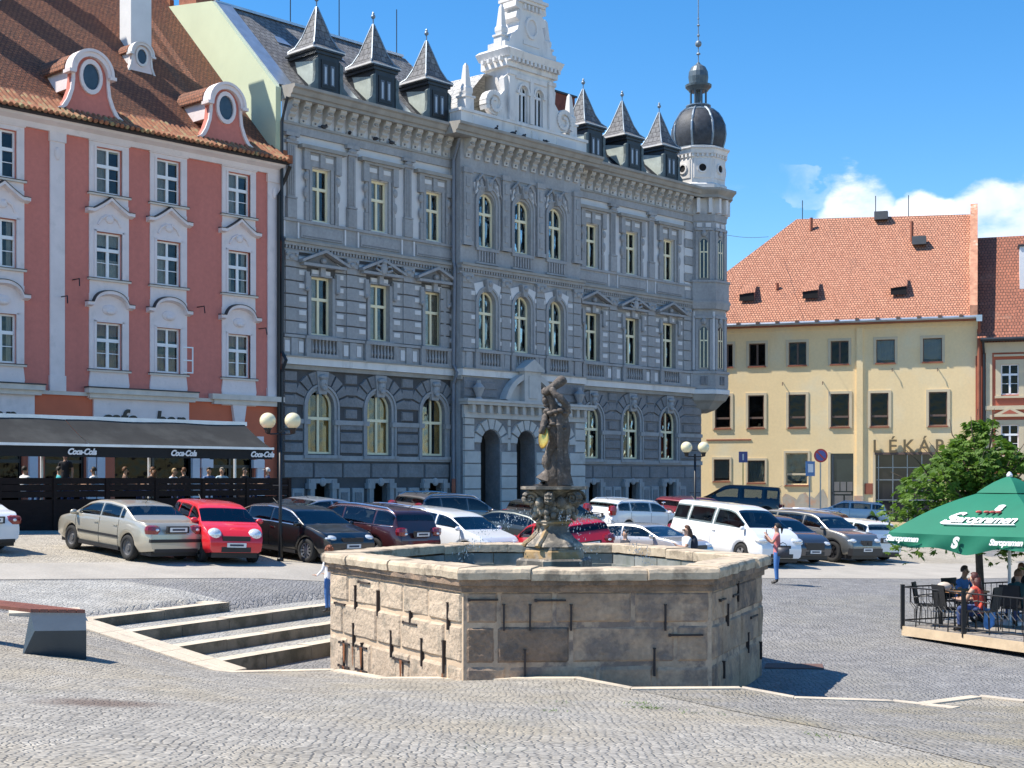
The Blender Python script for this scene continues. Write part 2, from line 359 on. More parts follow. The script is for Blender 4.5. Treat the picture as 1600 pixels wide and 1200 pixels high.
def sstep(a, b, x): t = max(0, min(1, (x - a) / (b - a))); return t * t * (3 - 2 * t)
def G(X, Y):
    """height of the sloping square; it falls to the right and towards the camera"""
    z = -.684 - .063 * X + .03 * min(Y, 75) - .02 * max(0, 36 - Y) - .01 * max(0, min(Y, 110) - 75)
    if X < -16: z = -.684 + 1.008 + .03 * min(Y, 75) - .02 * max(0, 36 - Y)
    d = z + .45
    if d < .3: z = -.45 + .3 * math.exp((d - .3) / .3)   # soft floor of the slope at the low side
    return z
def gpt(px, py, dz=0):
    """where the line of sight through a photo pixel meets the square"""
    Y = 5.0
    for k in range(4000):
        X = (px - 800) / F * Y
        if (HZ - py) / F * Y + EYE <= G(X, Y) + dz: break
        Y += .03
    return V(((px - 800) / F * Y, Y, G((px - 800) / F * Y, Y)))
# fountain plan and the low court round it
HEX = [(-.725, 20.98), (3.0, 21.2), (4.40, 24.8), (2.35, 29.2), (-1.25, 29.4), (-3.3, 25.6)]
ZL = -.45
D1 = V((.479, .878, 0)); D0 = V((-.878, .479, 0))          # along a step, along the cheek
CH0 = V((-4.57, 24.2, 0))
NOSE = [(.64, -.18), (1.56, .02), (2.64, .24), (3.63, .42)]    # distance along the cheek, tread height
# kerb between foreground paving and low court: (px, py, depth)
KP = [(385, 1049, 24.0), (520, 1048, 23.3), (600, 1062, 21.9), (900, 1062, 20.45), (985, 1078, 20.2), (1158, 1077, 20.3), (1240, 1092, 20.1), (1395, 1097, 20.4), (1440, 1102, 20.3), (1530, 1090, 21.2), (1600, 1098, 20.9), (2100, 1120, 21)]
KERB = [V(((a - 800) / F * d, d, EYE + (HZ - b) * d / F)) for a, b, d in KP]
chk = [CH0 + D0 * t + V((0, 0, -.28 + .187 * t)) - D1 * .62 for t in (0, 3.63, 4.2)]
BND = [V((-30, 32, 1.1)), V((-13, 27.5, .62)), chk[2], chk[1], chk[0] ] + KERB[1:]
ctl = [(0, 0, 1.42), (-5, 4, 1.25), (5, 4, 1.1), (-4, 11, .93), (4, 11, .52), (0, 12, .66), (-6.3, 18.5, .56), (8, 14, .08), (3, 15, .33), (-6.3, 19.8, .5), (-7.3, 22.5, .46), (0, 17, .28), (-12, 15, .95), (-3.4, 19, .22)] + [tuple(p) for p in BND]
_c = np.array(ctl); _A = np.linalg.norm(_c[:, None, :2] - _c[None, :, :2], axis=2); _w = np.linalg.solve(_A, _c[:, 2])
def A(X, Y): return float(np.sum(np.hypot(_c[:, 0] - X, _c[:, 1] - Y) * _w))
def inside(poly, x, y):
    r = False; n = len(poly)
    for i in range(n):
        x1, y1 = poly[i][0], poly[i][1]; x2, y2 = poly[(i + 1) % n][0], poly[(i + 1) % n][1]
        if (y1 > y) != (y2 > y) and x < (x2 - x1) * (y - y1) / (y2 - y1) + x1: r = not r
    return r
FORE = [tuple(p)[:2] for p in BND] + [(60, 20), (60, -30), (-60, -30), (-60, 32)]
def dist_bnd(x, y):
    b = 9e9
    for p, q in zip(BND, BND[1:]):
        a = V((p.x, p.y)); c = V((q.x, q.y)) - a; t = max(0, min(1, (V((x, y)) - a).dot(c) / c.dot(c))); b = min(b, (a + c * t - V((x, y))).length)
    return b
# low court: right of / in front of the steps
def court(X, Y):
    p = V((X, Y, 0)) - CH0
    s_ = p.dot(D0)                      # how far up the stairs
    z = G(X, Y)
    u_ = p.dot(D1)
    if u_ > 3.75 and 2.9 < s_ < 12 and X < 3 and Y < 44: z = min(z, .215 + (s_ - 2.9) * .15)
    if u_ <= 4.0 and 3.2 < s_ < 4.3 and -.3 < u_: z = min(z, .385)
    if Y < 37 and s_ < 3.9 and X > -9:
        fade = sstep(31, 36.5, Y + max(0, X - 3) * 1.2)
        low = ZL
        for t_, z_ in ((.64, -.18), (1.56, .02), (2.64, .24), (3.63, .42)):
            if s_ > t_ + .3: low = z_ - .03 if not (t_ > 3 and u_ > 3.75) else .2
        z = min(z, low * (1 - fade) + z * fade)
    return z
mb = MB(); xs = []; ys = []
x = -13
while x < 13: xs.append(x); x += .25
ys = [15 + .25 * k for k in range(96)]
xs = [-160, -100, -60, -40, -30, -24, -19, -16, -14.5] + xs + [13, 14, 15, 17, 19, 22, 26, 30, 36, 45, 60, 100, 160]
ys = [-40, -20, 0, 8, 12] + ys + [39, 40, 41.5, 43, 45, 48, 51, 55, 60, 66, 75, 85, 95, 110, 150, 300, 600]
idx = {}
def gv(i, j):
    if (i, j) not in idx: idx[(i, j)] = mb.pt((xs[i], ys[j], court(xs[i], ys[j]) if ys[j] > 15 else -1.2))
    return idx[(i, j)]
for i in range(len(xs) - 1):
    for j in range(len(ys) - 1):
        cx, cy = (xs[i] + xs[i + 1]) / 2, (ys[j] + ys[j + 1]) / 2
        if inside(FORE, cx, cy) and (dist_bnd(cx, cy) > 1.0 or xs[i + 1] - xs[i] > .3): continue
        mb.face([gv(i, j), gv(i + 1, j), gv(i + 1, j + 1), gv(i, j + 1)], True)
# lower the base sheet where the foreground paving covers it
for (i, j), k in idx.items():
    if inside(FORE, xs[i], ys[j]): mb.v[k].z = min(mb.v[k].z, A(xs[i], ys[j]) - .5)
tag(mb.build('square_ground', COB_B, smooth=True), kind='structure')
# foreground sheet: fans of strips from the boundary towards the camera
mb = MB(); nb = []
for p, q in zip(BND, BND[1:]):
    n = max(1, int((q - p).length / .5)); nb += [p.lerp(q, k / n) for k in range(n)]
nb.append(BND[-1])
ts = [(k / 60) ** 1.15 for k in range(61)]
rows = []
for p in nb:
    tgt = V((p.x * 1.0, -8, 0)); row = []
    for k, t in enumerate(ts):
        c = p.lerp(tgt, t); row.append(mb.pt((c.x, c.y, p.z if k == 0 else A(c.x, c.y))))
    rows.append(row)
for a, b in zip(rows, rows[1:]):
    for k in range(len(ts) - 1): mb.face([a[k], b[k], b[k + 1], a[k + 1]], True)
for s_ in (0, -1):
    p = nb[s_]; e = -60 if s_ == 0 else 60
    mb.face([(p.x, p.y, p.z), (e, p.y, p.z), (e, -8, A(p.x, -8)), (p.x, -8, A(p.x, -8))])
tag(mb.build('foreground_paving', COB_F, smooth=True), kind='structure')
# thin overlay sheets that follow the square
def sheet(name, pts, m, off, nu=40, nv=12, fn=court):
    P = [V((p[0], p[1], 0)) for p in pts]; mb = MB()
    def f(u, v):
        c = P[0].lerp(P[1], u).lerp(P[3].lerp(P[2], u), v); return (c.x, c.y, fn(c.x, c.y) + off)
    mb.grid(f, nu, nv); return tag(mb.build(name, m, smooth=True), kind='structure')
a0, a1 = gpt(0, 906), gpt(1600, 903); b0, b1 = gpt(0, 881), gpt(1600, 880)
def ext(p, q, k): return p + (q - p) * k
sheet('road', [ext(a0, a1, -.6), ext(a0, a1, 1.6), ext(b0, b1, 1.6), ext(b0, b1, -.6)], ROAD, .008, 90, 10)
sheet('parking_paving', [ext(b0, b1, -.6), ext(b0, b1, 1.6), (75, 120), (-75, 75)], COB_P, .006, 90, 60)
pL = [gpt(-260, 985), gpt(372, 948), gpt(188, 907.5), gpt(-260, 908)]
sheet('light_paving', [(-14.5, 27.5), (-8.1, 26.2), tuple(pL[2])[:2], tuple(ext(a0, a1, -.3))[:2]], COB_G, .012, 60, 40)
sheet('light_paving', [(-8.1, 26.2), (-6.1, 29.9), tuple(pL[2])[:2], tuple(pL[2])[:2]], COB_G, .012, 40, 40)
# steps: cobbled treads with pale granite nosings
def slab(k):
    t, z = NOSE[k]; tn = NOSE[k + 1][0] if k < 3 else t + .5; zb = NOSE[k - 1][1] if k else ZL
    ln = 9.5 if k < 3 else 3.9
    a = CH0 + D0 * t; b = a + D1 * ln; nw = .34
    def q(mb, s0, s1, z0, z1):
        p = [a + D0 * (s0), b + D0 * (s0), b + D0 * s1, a + D0 * s1]
        mb.rings([[(v.x, v.y, z0) for v in p], [(v.x, v.y, z1) for v in p]])
    return a, b, nw, q, z, zb, tn - t, ln
st = thing('stone_steps', 'four broad granite-edged steps leading down to the fountain', 'steps', tuple(CH0)); st.location = (0, 0, 0)
for k in range(4):
    a, b, nw, q, z, zb, dp, ln = slab(k)
    m1 = MB()
    n = int(ln / 1.35)
    for i in range(n):
        c = [a + D1 * (i * ln / n + .006), a + D1 * ((i + 1) * ln / n - .006)]
        p = [c[0], c[1], c[1] + D0 * nw, c[0] + D0 * nw]; j = random.uniform(-.008, .008)
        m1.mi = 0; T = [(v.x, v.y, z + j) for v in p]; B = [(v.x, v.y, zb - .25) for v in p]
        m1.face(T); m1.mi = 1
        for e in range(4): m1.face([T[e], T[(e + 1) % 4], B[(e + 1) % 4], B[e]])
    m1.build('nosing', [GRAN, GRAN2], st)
    if k < 3:
        m2 = MB(); q(m2, nw, dp + .05, zb - .3, z - .008); m2.build('tread', COB_G, st)
m1 = MB(); e = CH0 + D0 * NOSE[3][0] + D1 * 3.9; z = NOSE[3][1]
p = [e, e + D0 * 1.3, e + D0 * 1.3 - D1 * .34, e - D1 * .34]
m1.rings([[(v.x, v.y, z - .6) for v in p], [(v.x, v.y, z + .006) for v in p]]); m1.build('return_kerb', GRAN, st)
# cheek: sloping flat stones beside the steps
ck = MB(); n = 6
for i in range(n):
    t0, t1 = i * 4.2 / n + .006, (i + 1) * 4.2 / n - .006
    for w0, w1 in ((-.30, .02), (-.62, -.31)):
        c = [CH0 + D0 * t0 + D1 * w0, CH0 + D0 * t1 + D1 * w0, CH0 + D0 * t1 + D1 * w1, CH0 + D0 * t0 + D1 * w1]
        zz = [-.28 + .187 * t for t in (t0, t1, t1, t0)]
        ck.rings([[(v.x, v.y, q_ - .7) for v, q_ in zip(c, zz)], [(v.x, v.y, q_ + .02) for v, q_ in zip(c, zz)]])
ck.build('cheek_stone', GRAN, st)
# pale kerb round the foreground paving
def kerbline(name, pts, w=.2, dp=.9, up=.02):
    mb = MB()
    for p, q in zip(pts, pts[1:]):
        d = (q - p); L_ = d.length; d.z = 0; d.normalize(); nn = V((-d.y, d.x, 0)); n = max(1, round(L_ / 1.1))
        for i in range(n):
            c0 = p.lerp(q, i / n) + d * .006; c1 = p.lerp(q, (i + 1) / n) - d * .002; j = random.uniform(0, .012)
            r = [c0 - nn * w * .3, c1 - nn * w * .3, c1 + nn * w * .7, c0 + nn * w * .7]
            mb.rings([[(v.x, v.y, v.z - dp) for v in r], [(v.x, v.y, v.z + up + j) for v in r]])
    return tag(mb.build(name, GRAN), kind='structure')
kerbline('kerb', [chk[0] + D1 * .12] + KERB[1:])
kb = KERB[8]; kerbline('kerb', [kb, V(((1492 - 800) / F * 19.9, 19.9, A((1492 - 800) / F * 19.9, 19.9) + .0))], .2, .4, .015)
# bluish area of foreground right of the pale diagonal
_a, _b = V((KERB[4].x + .02, KERB[4].y - .16, 0)), V((4.4, 12.6, 0)); _p = [_a.lerp(_b, k / 16) for k in range(17)]

sheet('blue_paving', [(KERB[4].x + .05, KERB[4].y - .16), (11, 20.6), (11, 8), (4.4, 12.6)], COB_K, .006, 90, 70, fn=A)
# rust brown covers in the paving
for nm, px, py, w, lab in (('manhole_cover', 1237, 1032, .5, 0), ):
    c = gpt(px, py); z = court(c.x, c.y); m1 = MB(); m1.prism([(c.x - .55, c.y - .28), (c.x + .5, c.y - .4), (c.x + .62, c.y + .25), (c.x - .4, c.y + .36)], z + .004, z + .02, 'z')
    tag(m1.build(nm, mat('rusty_iron', (.16, .09, .075), .8, var=.3, bump=.4)), 'rusty red iron cover plate in the paving right of the fountain', 'manhole cover')
# ------------------------------------------------------------------ facade helpers
GLS = glass_mat('window_glass', tint=(.8, .8, .78), refl=.0, ior=1.38); 
GLS_D = glass_mat('dark_window_glass', tint=(.3, .34, .37), refl=.0, ior=1.3)
CURT = mat('net_curtain', (.55, .53, .48), .9, var=.15, vs=3)
CURT_R = mat('terracotta_curtain', (.33, .15, .10), .9, var=.2, vs=3)
ROOM = mat('dark_interior', (.035, .03, .028), .9, var=.3)
IRON = mat('black_iron', (.012, .012, .013), .45, var=.2)
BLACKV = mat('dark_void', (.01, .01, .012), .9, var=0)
def inst(o, parent, loc=None, rz=None, sc=None):
    c = o.copy(); COL.objects.link(c); c.parent = parent
    if loc is not None: c.location = loc
    if rz is not None: c.rotation_euler = (0, 0, rz)
    if sc is not None: c.scale = sc
    for ch in list(o.children):
        d = ch.copy(); COL.objects.link(d); d.parent = c
    return c
def arcp(xc, zs, r, n=10, a0=math.pi, a1=0): return [(xc + r * math.cos(a0 + (a1 - a0) * k / n), zs + r * math.sin(a0 + (a1 - a0) * k / n)) for k in range(n + 1)]
def wall(mb, x0, x1, z0, z1, ops, y=0, dp=.3, rmi=None):
    """plane wall with real openings; ops = (xc, w, za, zb, arched)"""
    R_ = [(xc - w / 2, xc + w / 2, a, b, ar) for xc, w, a, b, ar in ops]
    X = sorted({x0, x1, *[r[0] for r in R_], *[r[1] for r in R_]}); Z = sorted({z0, z1, *[r[2] for r in R_], *[r[3] for r in R_]})
    X = [q for q in X if x0 <= q <= x1]; Z = [q for q in Z if z0 <= q <= z1]
    for a, b in zip(X, X[1:]):
        for c, d in zip(Z, Z[1:]):
            mx, mz = (a + b) / 2, (c + d) / 2
            if any(r[0] < mx < r[1] and r[2] < mz < r[3] for r in R_): continue
            mb.face([(a, y, c), (b, y, c), (b, y, d), (a, y, d)])
    keep = mb.mi
    for a, b, c, d, ar in R_:
        mb.mi = keep if rmi is None else rmi
        if not ar: pr = [(a, c), (b, c), (b, d), (a, d)]
        else:
            r = (b - a) / 2; arc = arcp((a + b) / 2, d - r, r); pr = [(a, c), (b, c)] + arc[::-1]
            for p, q in zip(arc[:6], arc[1:6]): mb.face([(a, y, d), (p[0], y, p[1]), (q[0], y, q[1])])
            for p, q in zip(arc[5:], arc[6:]): mb.face([(b, y, d), (p[0], y, p[1]), (q[0], y, q[1])])
        n = len(pr)
        for i in range(n):
            p, q = pr[i], pr[(i + 1) % n]; mb.face([(p[0], y, p[1]), (p[0], y + dp, p[1]), (q[0], y + dp, q[1]), (q[0], y, q[1])])
WC = {}
def window(parent, xc, w, z0, z1, y, fm, arched=False, tr=.6, curt='side', curtm=None, glass=None, bars=0, fw=.1, mull=True):
    """timber window: frame with mullion and transom, pane, curtain; set at depth y"""
    h = z1 - z0; key = (round(w, 2), round(h, 2), fm.name, arched, tr, curt, bars, (glass or GLS).name, mull, (curtm or CURT).name)
    if key in WC: return inst(WC[key], parent, (xc, y, z0))
    mb = MB(); hw = w / 2; t = .07
    zs = h - hw if arched else h
    mb.box(-hw, -hw + fw, 0, t, 0, zs); mb.box(hw - fw, hw, 0, t, 0, zs); mb.box(-hw + fw, hw - fw, 0, t, 0, fw)
    if arched:
        for p, q, p2, q2 in zip(arcp(0, zs, hw), arcp(0, zs, hw)[1:], arcp(0, zs, hw - fw), arcp(0, zs, hw - fw)[1:]):
            mb.rings([[(p[0], 0, p[1]), (q[0], 0, q[1]), (q2[0], 0, q2[1]), (p2[0], 0, p2[1])], [(p[0], t, p[1]), (q[0], t, q[1]), (q2[0], t, q2[1]), (p2[0], t, p2[1])]])
    else: mb.box(-hw + fw, hw - fw, 0, t, h - fw, h)
    zt = h * tr
    if tr: mb.box(-hw + fw, hw - fw, -.03, t, zt - .06, zt + .07)
    if mull: mb.box(-.06, .06, -.015, t, fw, (zt - .06) if tr else h - fw); 
    if mull and tr: mb.box(-.045, .045, -.01, t, zt + .07, h - (fw if not arched else fw * .7))
    if bars:
        for sx in (-1, 1):
            a, b = (-hw + fw, -.045) if sx < 0 else (.045, hw - fw)
            zz = (fw + zt) * .52; mb.box(a, b, .01, .05, zz - .015, zz + .015)
    fr = mb.build('window', fm, parent, loc=(xc, y, z0))
    g = MB(); gy = .045
    if arched: g.prism([(-hw + .02, .02), (hw - .02, .02)] + arcp(0, zs, hw - .02)[::-1], gy, gy + .008)
    else: g.box(-hw + .02, hw - .02, gy, gy + .008, .02, h - .02)
    g.build('pane', glass or GLS, fr)
    if curt:
        c = MB()
        def strip(a, b, za, zb, yy, am=.02, fq=34):
            n = max(6, int((b - a) * 40))
            c.grid(lambda u, v: (a + (b - a) * u, yy + am * math.sin(u * (b - a) * fq), za + (zb - za) * v), n, 1)
        if curt == 'side': strip(-hw + .05, -hw * .42, .05, h * .97, .13); strip(hw * .5, hw - .05, .05, h * .97, .13)
        elif curt == 'full': strip(-hw + .03, hw - .03, .03, h * .97, .12)
        elif curt == 'half': strip(-hw + .05, hw - .05, .05, h * .42, .12); strip(-hw + .05, hw - .05, h * .72, h * .97, .12)
        elif curt == 'blind': strip(-hw + .03, hw - .03, h * .12, h * .98, .10, .003)
        elif curt == 'left': strip(-hw + .04, -.02, .05, h * .97, .13)
        c.build('curtain', curtm or CURT, fr)
    WC[key] = fr
    return fr

# ------------------------------------------------------------------ grey town hall
g_ = mat('grey_render', (.345, .345, .35), .85, var=.14, vs=.9, bump=.25, bs=30, var2=.1, vs2=7, streak=.35, col2=(.23, .23, .23), c2lo=.55, c2hi=.8, c2s=1.6)
g_d = mat('dark_grey_stonework', (.215, .215, .222), .85, var=.18, vs=1.3, bump=.8, bs=7, var2=.12, vs2=9, bd=.05)
g_l = mat('pale_grey_panel', (.66, .65, .65), .85, var=.08, vs=1.1, bump=.15, bs=30)
g_w = mat('white_stonework', (.72, .70, .68), .8, var=.1, vs=1.2, bump=.25, bs=25, col2=(.42, .42, .42), c2lo=.55, c2hi=.8, c2s=1.5, streak=.4)
g_c = mat('sooty_cornice', (.33, .31, .28), .85, var=.2, vs=1.3, bump=.3, bs=20, streak=.5)
cream = mat('cream_window_paint', (.85, .76, .52), .5, var=.06)
slate = tile_mat('slate_roof', (.13, .13, .14), (.20, .20, .205), sx=3.2, sz=3.2, dirt=(.3, .29, .27), dl=.5, dh=.8, mortar=(.05, .05, .05), bumps=.5)
zinc = mat('zinc_flashing', (.5, .55, .6), .35, .7, var=.15, vs=2, bump=.1)
zincd = mat('dark_metal_cladding', (.03, .037, .045), .45, .3, var=.25, vs=2)
verd = mat('weathered_copper', (.10, .13, .14), .6, .2, var=.35, vs=2.5)
lead = mat('grey_blue_metal', (.22, .27, .32), .45, .5, var=.25, vs=2)
lime = mat('pale_green_render', (.60, .66, .46), .85, var=.06, vs=.5, bump=.1, col2=(.52, .58, .42), c2lo=.6, c2hi=.8)
brick = mat('brick_red', (.32, .12, .075), .85, var=.25, vs=6, bump=.4, bs=12)
mats5 = [g_, g_d, g_l, g_w, g_c]        # material indices 0..4
FD = V((.688, .725)).normalized()
ANG = math.atan2(FD.y, FD.x)
TH = thing('town_hall', 'ornate grey neo-renaissance town hall with white stepped gable and corner onion-dome tower', 'building', (-9.98, 61, 0), ANG)
BL = [2.15, 5.57, 9.01]; BR = [20.75, 24.15, 27.55]; BC = [11.95, 14.5, 17.05]
YC = -.7; X0, XC0, XC1, X1 = 0.0, 10.15, 19.0, 30.75
def rel(b): return b
ops = []
for x in BL + BR: ops += [(x, 1.5, 4.1, 6.96, True), (x, 1.2, 9.35, 11.95, False), (x, 1.06, 14.4, 16.75, False), (x, .9, 1.3, 2.75, False)]
w = MB()
oL = [o for o in ops if o[0] < 10]; oR = [o for o in ops if o[0] > 19]
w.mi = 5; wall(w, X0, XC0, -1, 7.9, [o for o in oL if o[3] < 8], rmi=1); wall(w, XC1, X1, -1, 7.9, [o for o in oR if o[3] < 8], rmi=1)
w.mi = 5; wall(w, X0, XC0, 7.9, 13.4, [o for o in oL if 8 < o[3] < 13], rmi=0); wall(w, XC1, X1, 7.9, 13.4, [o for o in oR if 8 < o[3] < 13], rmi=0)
w.mi = 2; wall(w, X0, XC0, 13.4, 19.6, [o for o in oL if o[3] > 13]); wall(w, XC1, X1, 13.4, 19.6, [o for o in oR if o[3] > 13])
w.mi = 1; wall(w, XC0, XC1, -1, 7.9, [(x, 1.35, .2, 5.4, True) for x in BC], YC - .25, 1.1)
w.mi = 0; wall(w, XC0, XC1, 7.9, 19.6, [(x, 1.2, 9.35, 12.2, True) for x in BC] + [(x, 1.16, 14.35, 17.0, True) for x in BC], YC)
for xx in (XC0, XC1):
    w.mi = 0; w.face([(xx, YC, -1), (xx, 0, -1), (xx, 0, 19.6), (xx, YC, 19.6)]); w.mi = 1; w.face([(xx, YC - .25, -1), (xx, YC, -1), (xx, YC, 7.9), (xx, YC - .25, 7.9)])
w.face([(XC0, YC - .25, 7.9), (XC1, YC - .25, 7.9), (XC1, YC, 7.9), (XC0, YC, 7.9)])
w.mi = 0; w.face([(X1, 0, -1), (X1, 12, -1), (X1, 12, 19.6), (X1, 0, 19.6)])
w.build('wall', mats5 + [mat('shaded_joints', (.085, .085, .09), .95, var=.2)], TH)  # joint shadow painted as dark wall colour behind the blocks
m1 = MB(); m1.box(.5, X1 - .4, 1.3, 1.4, -1, 19); 
for z in (3.4, 8.0, 13.2, 18): m1.box(.5, X1 - .4, .45, 1.4, z, z + .1)
m1.build('interior', ROOM, TH)
m1 = MB()      # party wall, pale green, following the roof pitch
m1.prism([(0.02, -1), (0.02, 19.95), (4.8, 24.75), (14, 26.2), (14, -1)], -.02, -.3, 'x')
m1.build('party_wall', lime, TH)
# --- rock-faced ground floor
m1 = MB()
def courses(mb, a, b, z0, z1, h, y, p, cut, bev=.05, mi=1, g=.02, L_=1.5):
    z = z0; k = 0
    while z < z1 - .1:
        zz = min(z + h, z1)
        segs = [(a, b)]
        for (xa, xb, za, zb) in cut:
            if za < zz - .02 and zb > z + .02:
                segs = [s for q in segs for s in (((q[0], min(q[1], xa)), (max(q[0], xb), q[1])) if q[0] < xb and q[1] > xa else (q,)) if s[1] - s[0] > .12]
        for s0, s1 in segs:
            n = max(1, round((s1 - s0) / L_)); off = 0
            for i in range(n):
                mb.mi = mi; mb.blk(s0 + (s1 - s0) * i / n + g, s0 + (s1 - s0) * (i + 1) / n - g, z + g, zz - g, y, p, bev)
        z = zz; k += 1
def voussoirs(mb, xc, zs, r0, r1, y, p, n=9, mi=1, b=.03, a0=math.pi, a1=0):
    for k in range(n):
        t0 = a0 + (a1 - a0) * (k + .06) / n; t1 = a0 + (a1 - a0) * (k + .94) / n
        q = [(xc + r0 * math.cos(t0), zs + r0 * math.sin(t0)), (xc + r1 * math.cos(t0), zs + r1 * math.sin(t0)), (xc + r1 * math.cos(t1), zs + r1 * math.sin(t1)), (xc + r0 * math.cos(t1), zs + r0 * math.sin(t1))]
        c = (sum(v[0] for v in q) / 4, sum(v[1] for v in q) / 4); s_ = 1 - b * 2 / (r1 - r0)
        q2 = [(c[0] + (v[0] - c[0]) * s_, c[1] + (v[1] - c[1]) * s_) for v in q]
        mb.mi = mi; mb.rings([[(v[0], y + .03, v[1]) for v in q], [(v[0], y - p, v[1]) for v in q2]])
bays_g = BL + BR
cut = []
for x in bays_g: cut += [(x - 1.0, x + 1.0, 3.9, 6.25), (x - 1.32, x + 1.32, 5.95, 7.55), (x - .85, x + .85, .8, 2.95)]
for a, b in ((X0 + .05, XC0 - .1), (XC1 + .1, X1 - .03)):
    courses(m1, a, b, 4.1, 7.75, .52, 0, .09, cut)
    courses(m1, a, b, 3.0, 3.75, .75, 0, .07, cut, mi=1, L_=1.6)
    m1.mi = 0; m1.box(a, b, -.13, .05, 3.8, 4.03)
    m1.mi = 0
    zz = 5.9
    last = a
    for x in [q for q in bays_g if a < q < b] + [None]:
        e = (x - 1.0) if x else b
        if e - last > .1: m1.mi = 0; m1.box(last, e, -.14, .05, 5.42, 5.62)
        last = (x + 1.0) if x else b
for x in bays_g:
    voussoirs(m1, x, 6.2, 1.02, 1.62, 0, .1, 9)
m1.split('ground_floor_stonework', mats5, TH, [15])
m1 = MB()      # basement: panels, brackets and small cellar openings
for x in bays_g:
    for sx in (-1, 1):
        m1.mi = 0; m1.box(x + sx * .62 - .12, x + sx * .62 + .12, -.22, .05, 1.0, 2.95); m1.box(x + sx * .66 - .2, x + sx * .66 + .2, -.26, .05, 2.55, 2.8)
        m1.box(x + sx * 1.3 - .36, x + sx * 1.3 + .36, -.08, .05, 1.15, 2.6, .04); m1.mi = 1; m1.box(x + sx * 1.3 - .27, x + sx * 1.3 + .27, -.11, .0, 1.3, 2.45, .08)
    m1.mi = 0; m1.box(x - .8, x + .8, -.18, .05, 2.8, 3.0); m1.ball((x, -.15, 2.85), .2, 8, 6, (1, .5, 1))
for a, b in ((X0, XC0 - .1), (XC1 + .1, X1)): m1.mi = 0; m1.box(a, b, -.1, .05, -1, 1.0)
m1.split('basement_plinth', mats5, TH, [15])
sur = MB(); sur.mi = 0        # moulded arch round a ground-floor window
for r0, r1, p in ((.75, .9, .05), (.9, 1.0, .12)):
    A_, B_ = arcp(0, 2.1, r0, 14), arcp(0, 2.1, r1, 14)
    for i in range(14):
        q = [A_[i], A_[i + 1], B_[i + 1], B_[i]]; sur.rings([[(v[0], -p, v[1]) for v in q], [(v[0], .03, v[1]) for v in q]])
    for sx in (-1, 1): sur.box(min(sx * r0, sx * r1), max(sx * r0, sx * r1), -p, .03, -.05, 2.1)
for sx in (-1, 1): sur.box(sx * .87 - .17, sx * .87 + .17, -.17, .03, 1.3, 1.52)
sur.box(-1.05, 1.05, -.2, .03, -.2, -.05)
S0 = sur.build('window_surround', mats5, TH, loc=(BL[0], 0, 4.1))
ks = MB(); ks.mi = 0; ks.prism([(-.22, 0), (.22, 0), (.34, 1.0), (-.34, 1.0)], -.16, .05)
ks.mi = 0; ks.ball((0, -.2, .48), .2, 10, 8, (1, .8, 1.35)); ks.ball((0, -.24, .75), .26, 10, 6, (1, .6, .5)); ks.ball((0, -.36, .46), .05, 6, 5); ks.ball((0, -.3, .25), .14, 8, 6, (1, .6, .8))
K0 = ks.build('keystone_mask', mats5, TH, loc=(BL[0], 0, 6.75))
for x in bays_g[1:]: inst(S0, TH, (x, 0, 4.1)); inst(K0, TH, (x, 0, 6.75))
amber = mat('amber_reflection', (.62, .42, .12), .8, var=.3, vs=2)  # curtain strips carrying a painted yellow reflection of the houses opposite
for i, x in enumerate(bays_g): window(TH, x, 1.5, 4.1, 6.96, .2, cream, True, .55, 'side', amber if i < 3 else CURT)
# --- white string course, pedestal zone with balustrades
m1 = MB(); m1.mi = 3
for a, b, y in ((X0, XC0 - .02, 0), (XC0 - .14, XC1 + .14, YC), (XC1 + .02, X1 - .35, 0)):
    m1.mi = 3; m1.box(a, b, y - .3, y + .1, 7.98, 8.3); m1.mi = 4; m1.box(a, b, y - .38, y + .1, 8.3, 8.36); m1.mi = 4; m1.box(a, b, y - .18, y + .1, 7.78, 7.97)
m1.split('white_string_course', mats5, TH, [XC0 - .1, XC1 + .1])
bal = MB(); bal.mi = 0
bal.box(-1.0, 1.0, -.3, .03, .78, .92); bal.box(-1.0, 1.0, -.28, .03, 0, .16)
for sx in (-1, 1): bal.box(sx * .86 - .14, sx * .86 + .14, -.26, .03, .16, .78)
for k in range(7):
    xx = -.6 + .2 * k; bal.lathe([(.05, .16), (.035, .22), (.075, .36), (.04, .55), (.03, .66), (.05, .78)], 8, (xx, -.18, 0))
bal.mi = 4; bal.mi = 1; bal.box(-.72, .72, -.04, .03, .16, .78)
B0 = bal.build('balustrade', mats5, TH, loc=(BL[0], 0, 8.36))
for x in BL[1:] + BR: inst(B0, TH, (x, 0, 8.36))
for x in BC: inst(B0, TH, (x, YC, 8.36))
m1 = MB()
def peds(a, b, y, cs, z0=8.36, z1=9.28):
    ed = [a] + [v for c in cs for v in (c - 1.02, c + 1.02)] + [b]
    for i in range(0, len(ed), 2):
        e0, e1 = ed[i], ed[i + 1]
        if e1 - e0 < .25: continue
        m1.mi = 0; m1.box(e0, e1, y - .12, y + .03, z0, z1 - .12, .02); m1.box(e0, e1, y - .22, y + .03, z1 - .12, z1)
        mid = (e0 + e1) / 2
        for o in ((-.38, .38) if e1 - e0 > 1.1 else (0,)): m1.mi = 2; m1.box(mid + o - .15, mid + o + .15, y - .16, y, z0 + .14, z1 - .25, .02)
        m1.mi = 0; m1.box(mid - .2, mid + .2, y - .2, y, z0, z1 - .12, .02)
peds(X0, XC0 - .02, 0, BL); peds(XC0, XC1, YC, BC); peds(XC1 + .02, X1, 0, BR)
m1.split('pedestal_course', mats5, TH, [XC0 - .01, XC1 + .01])
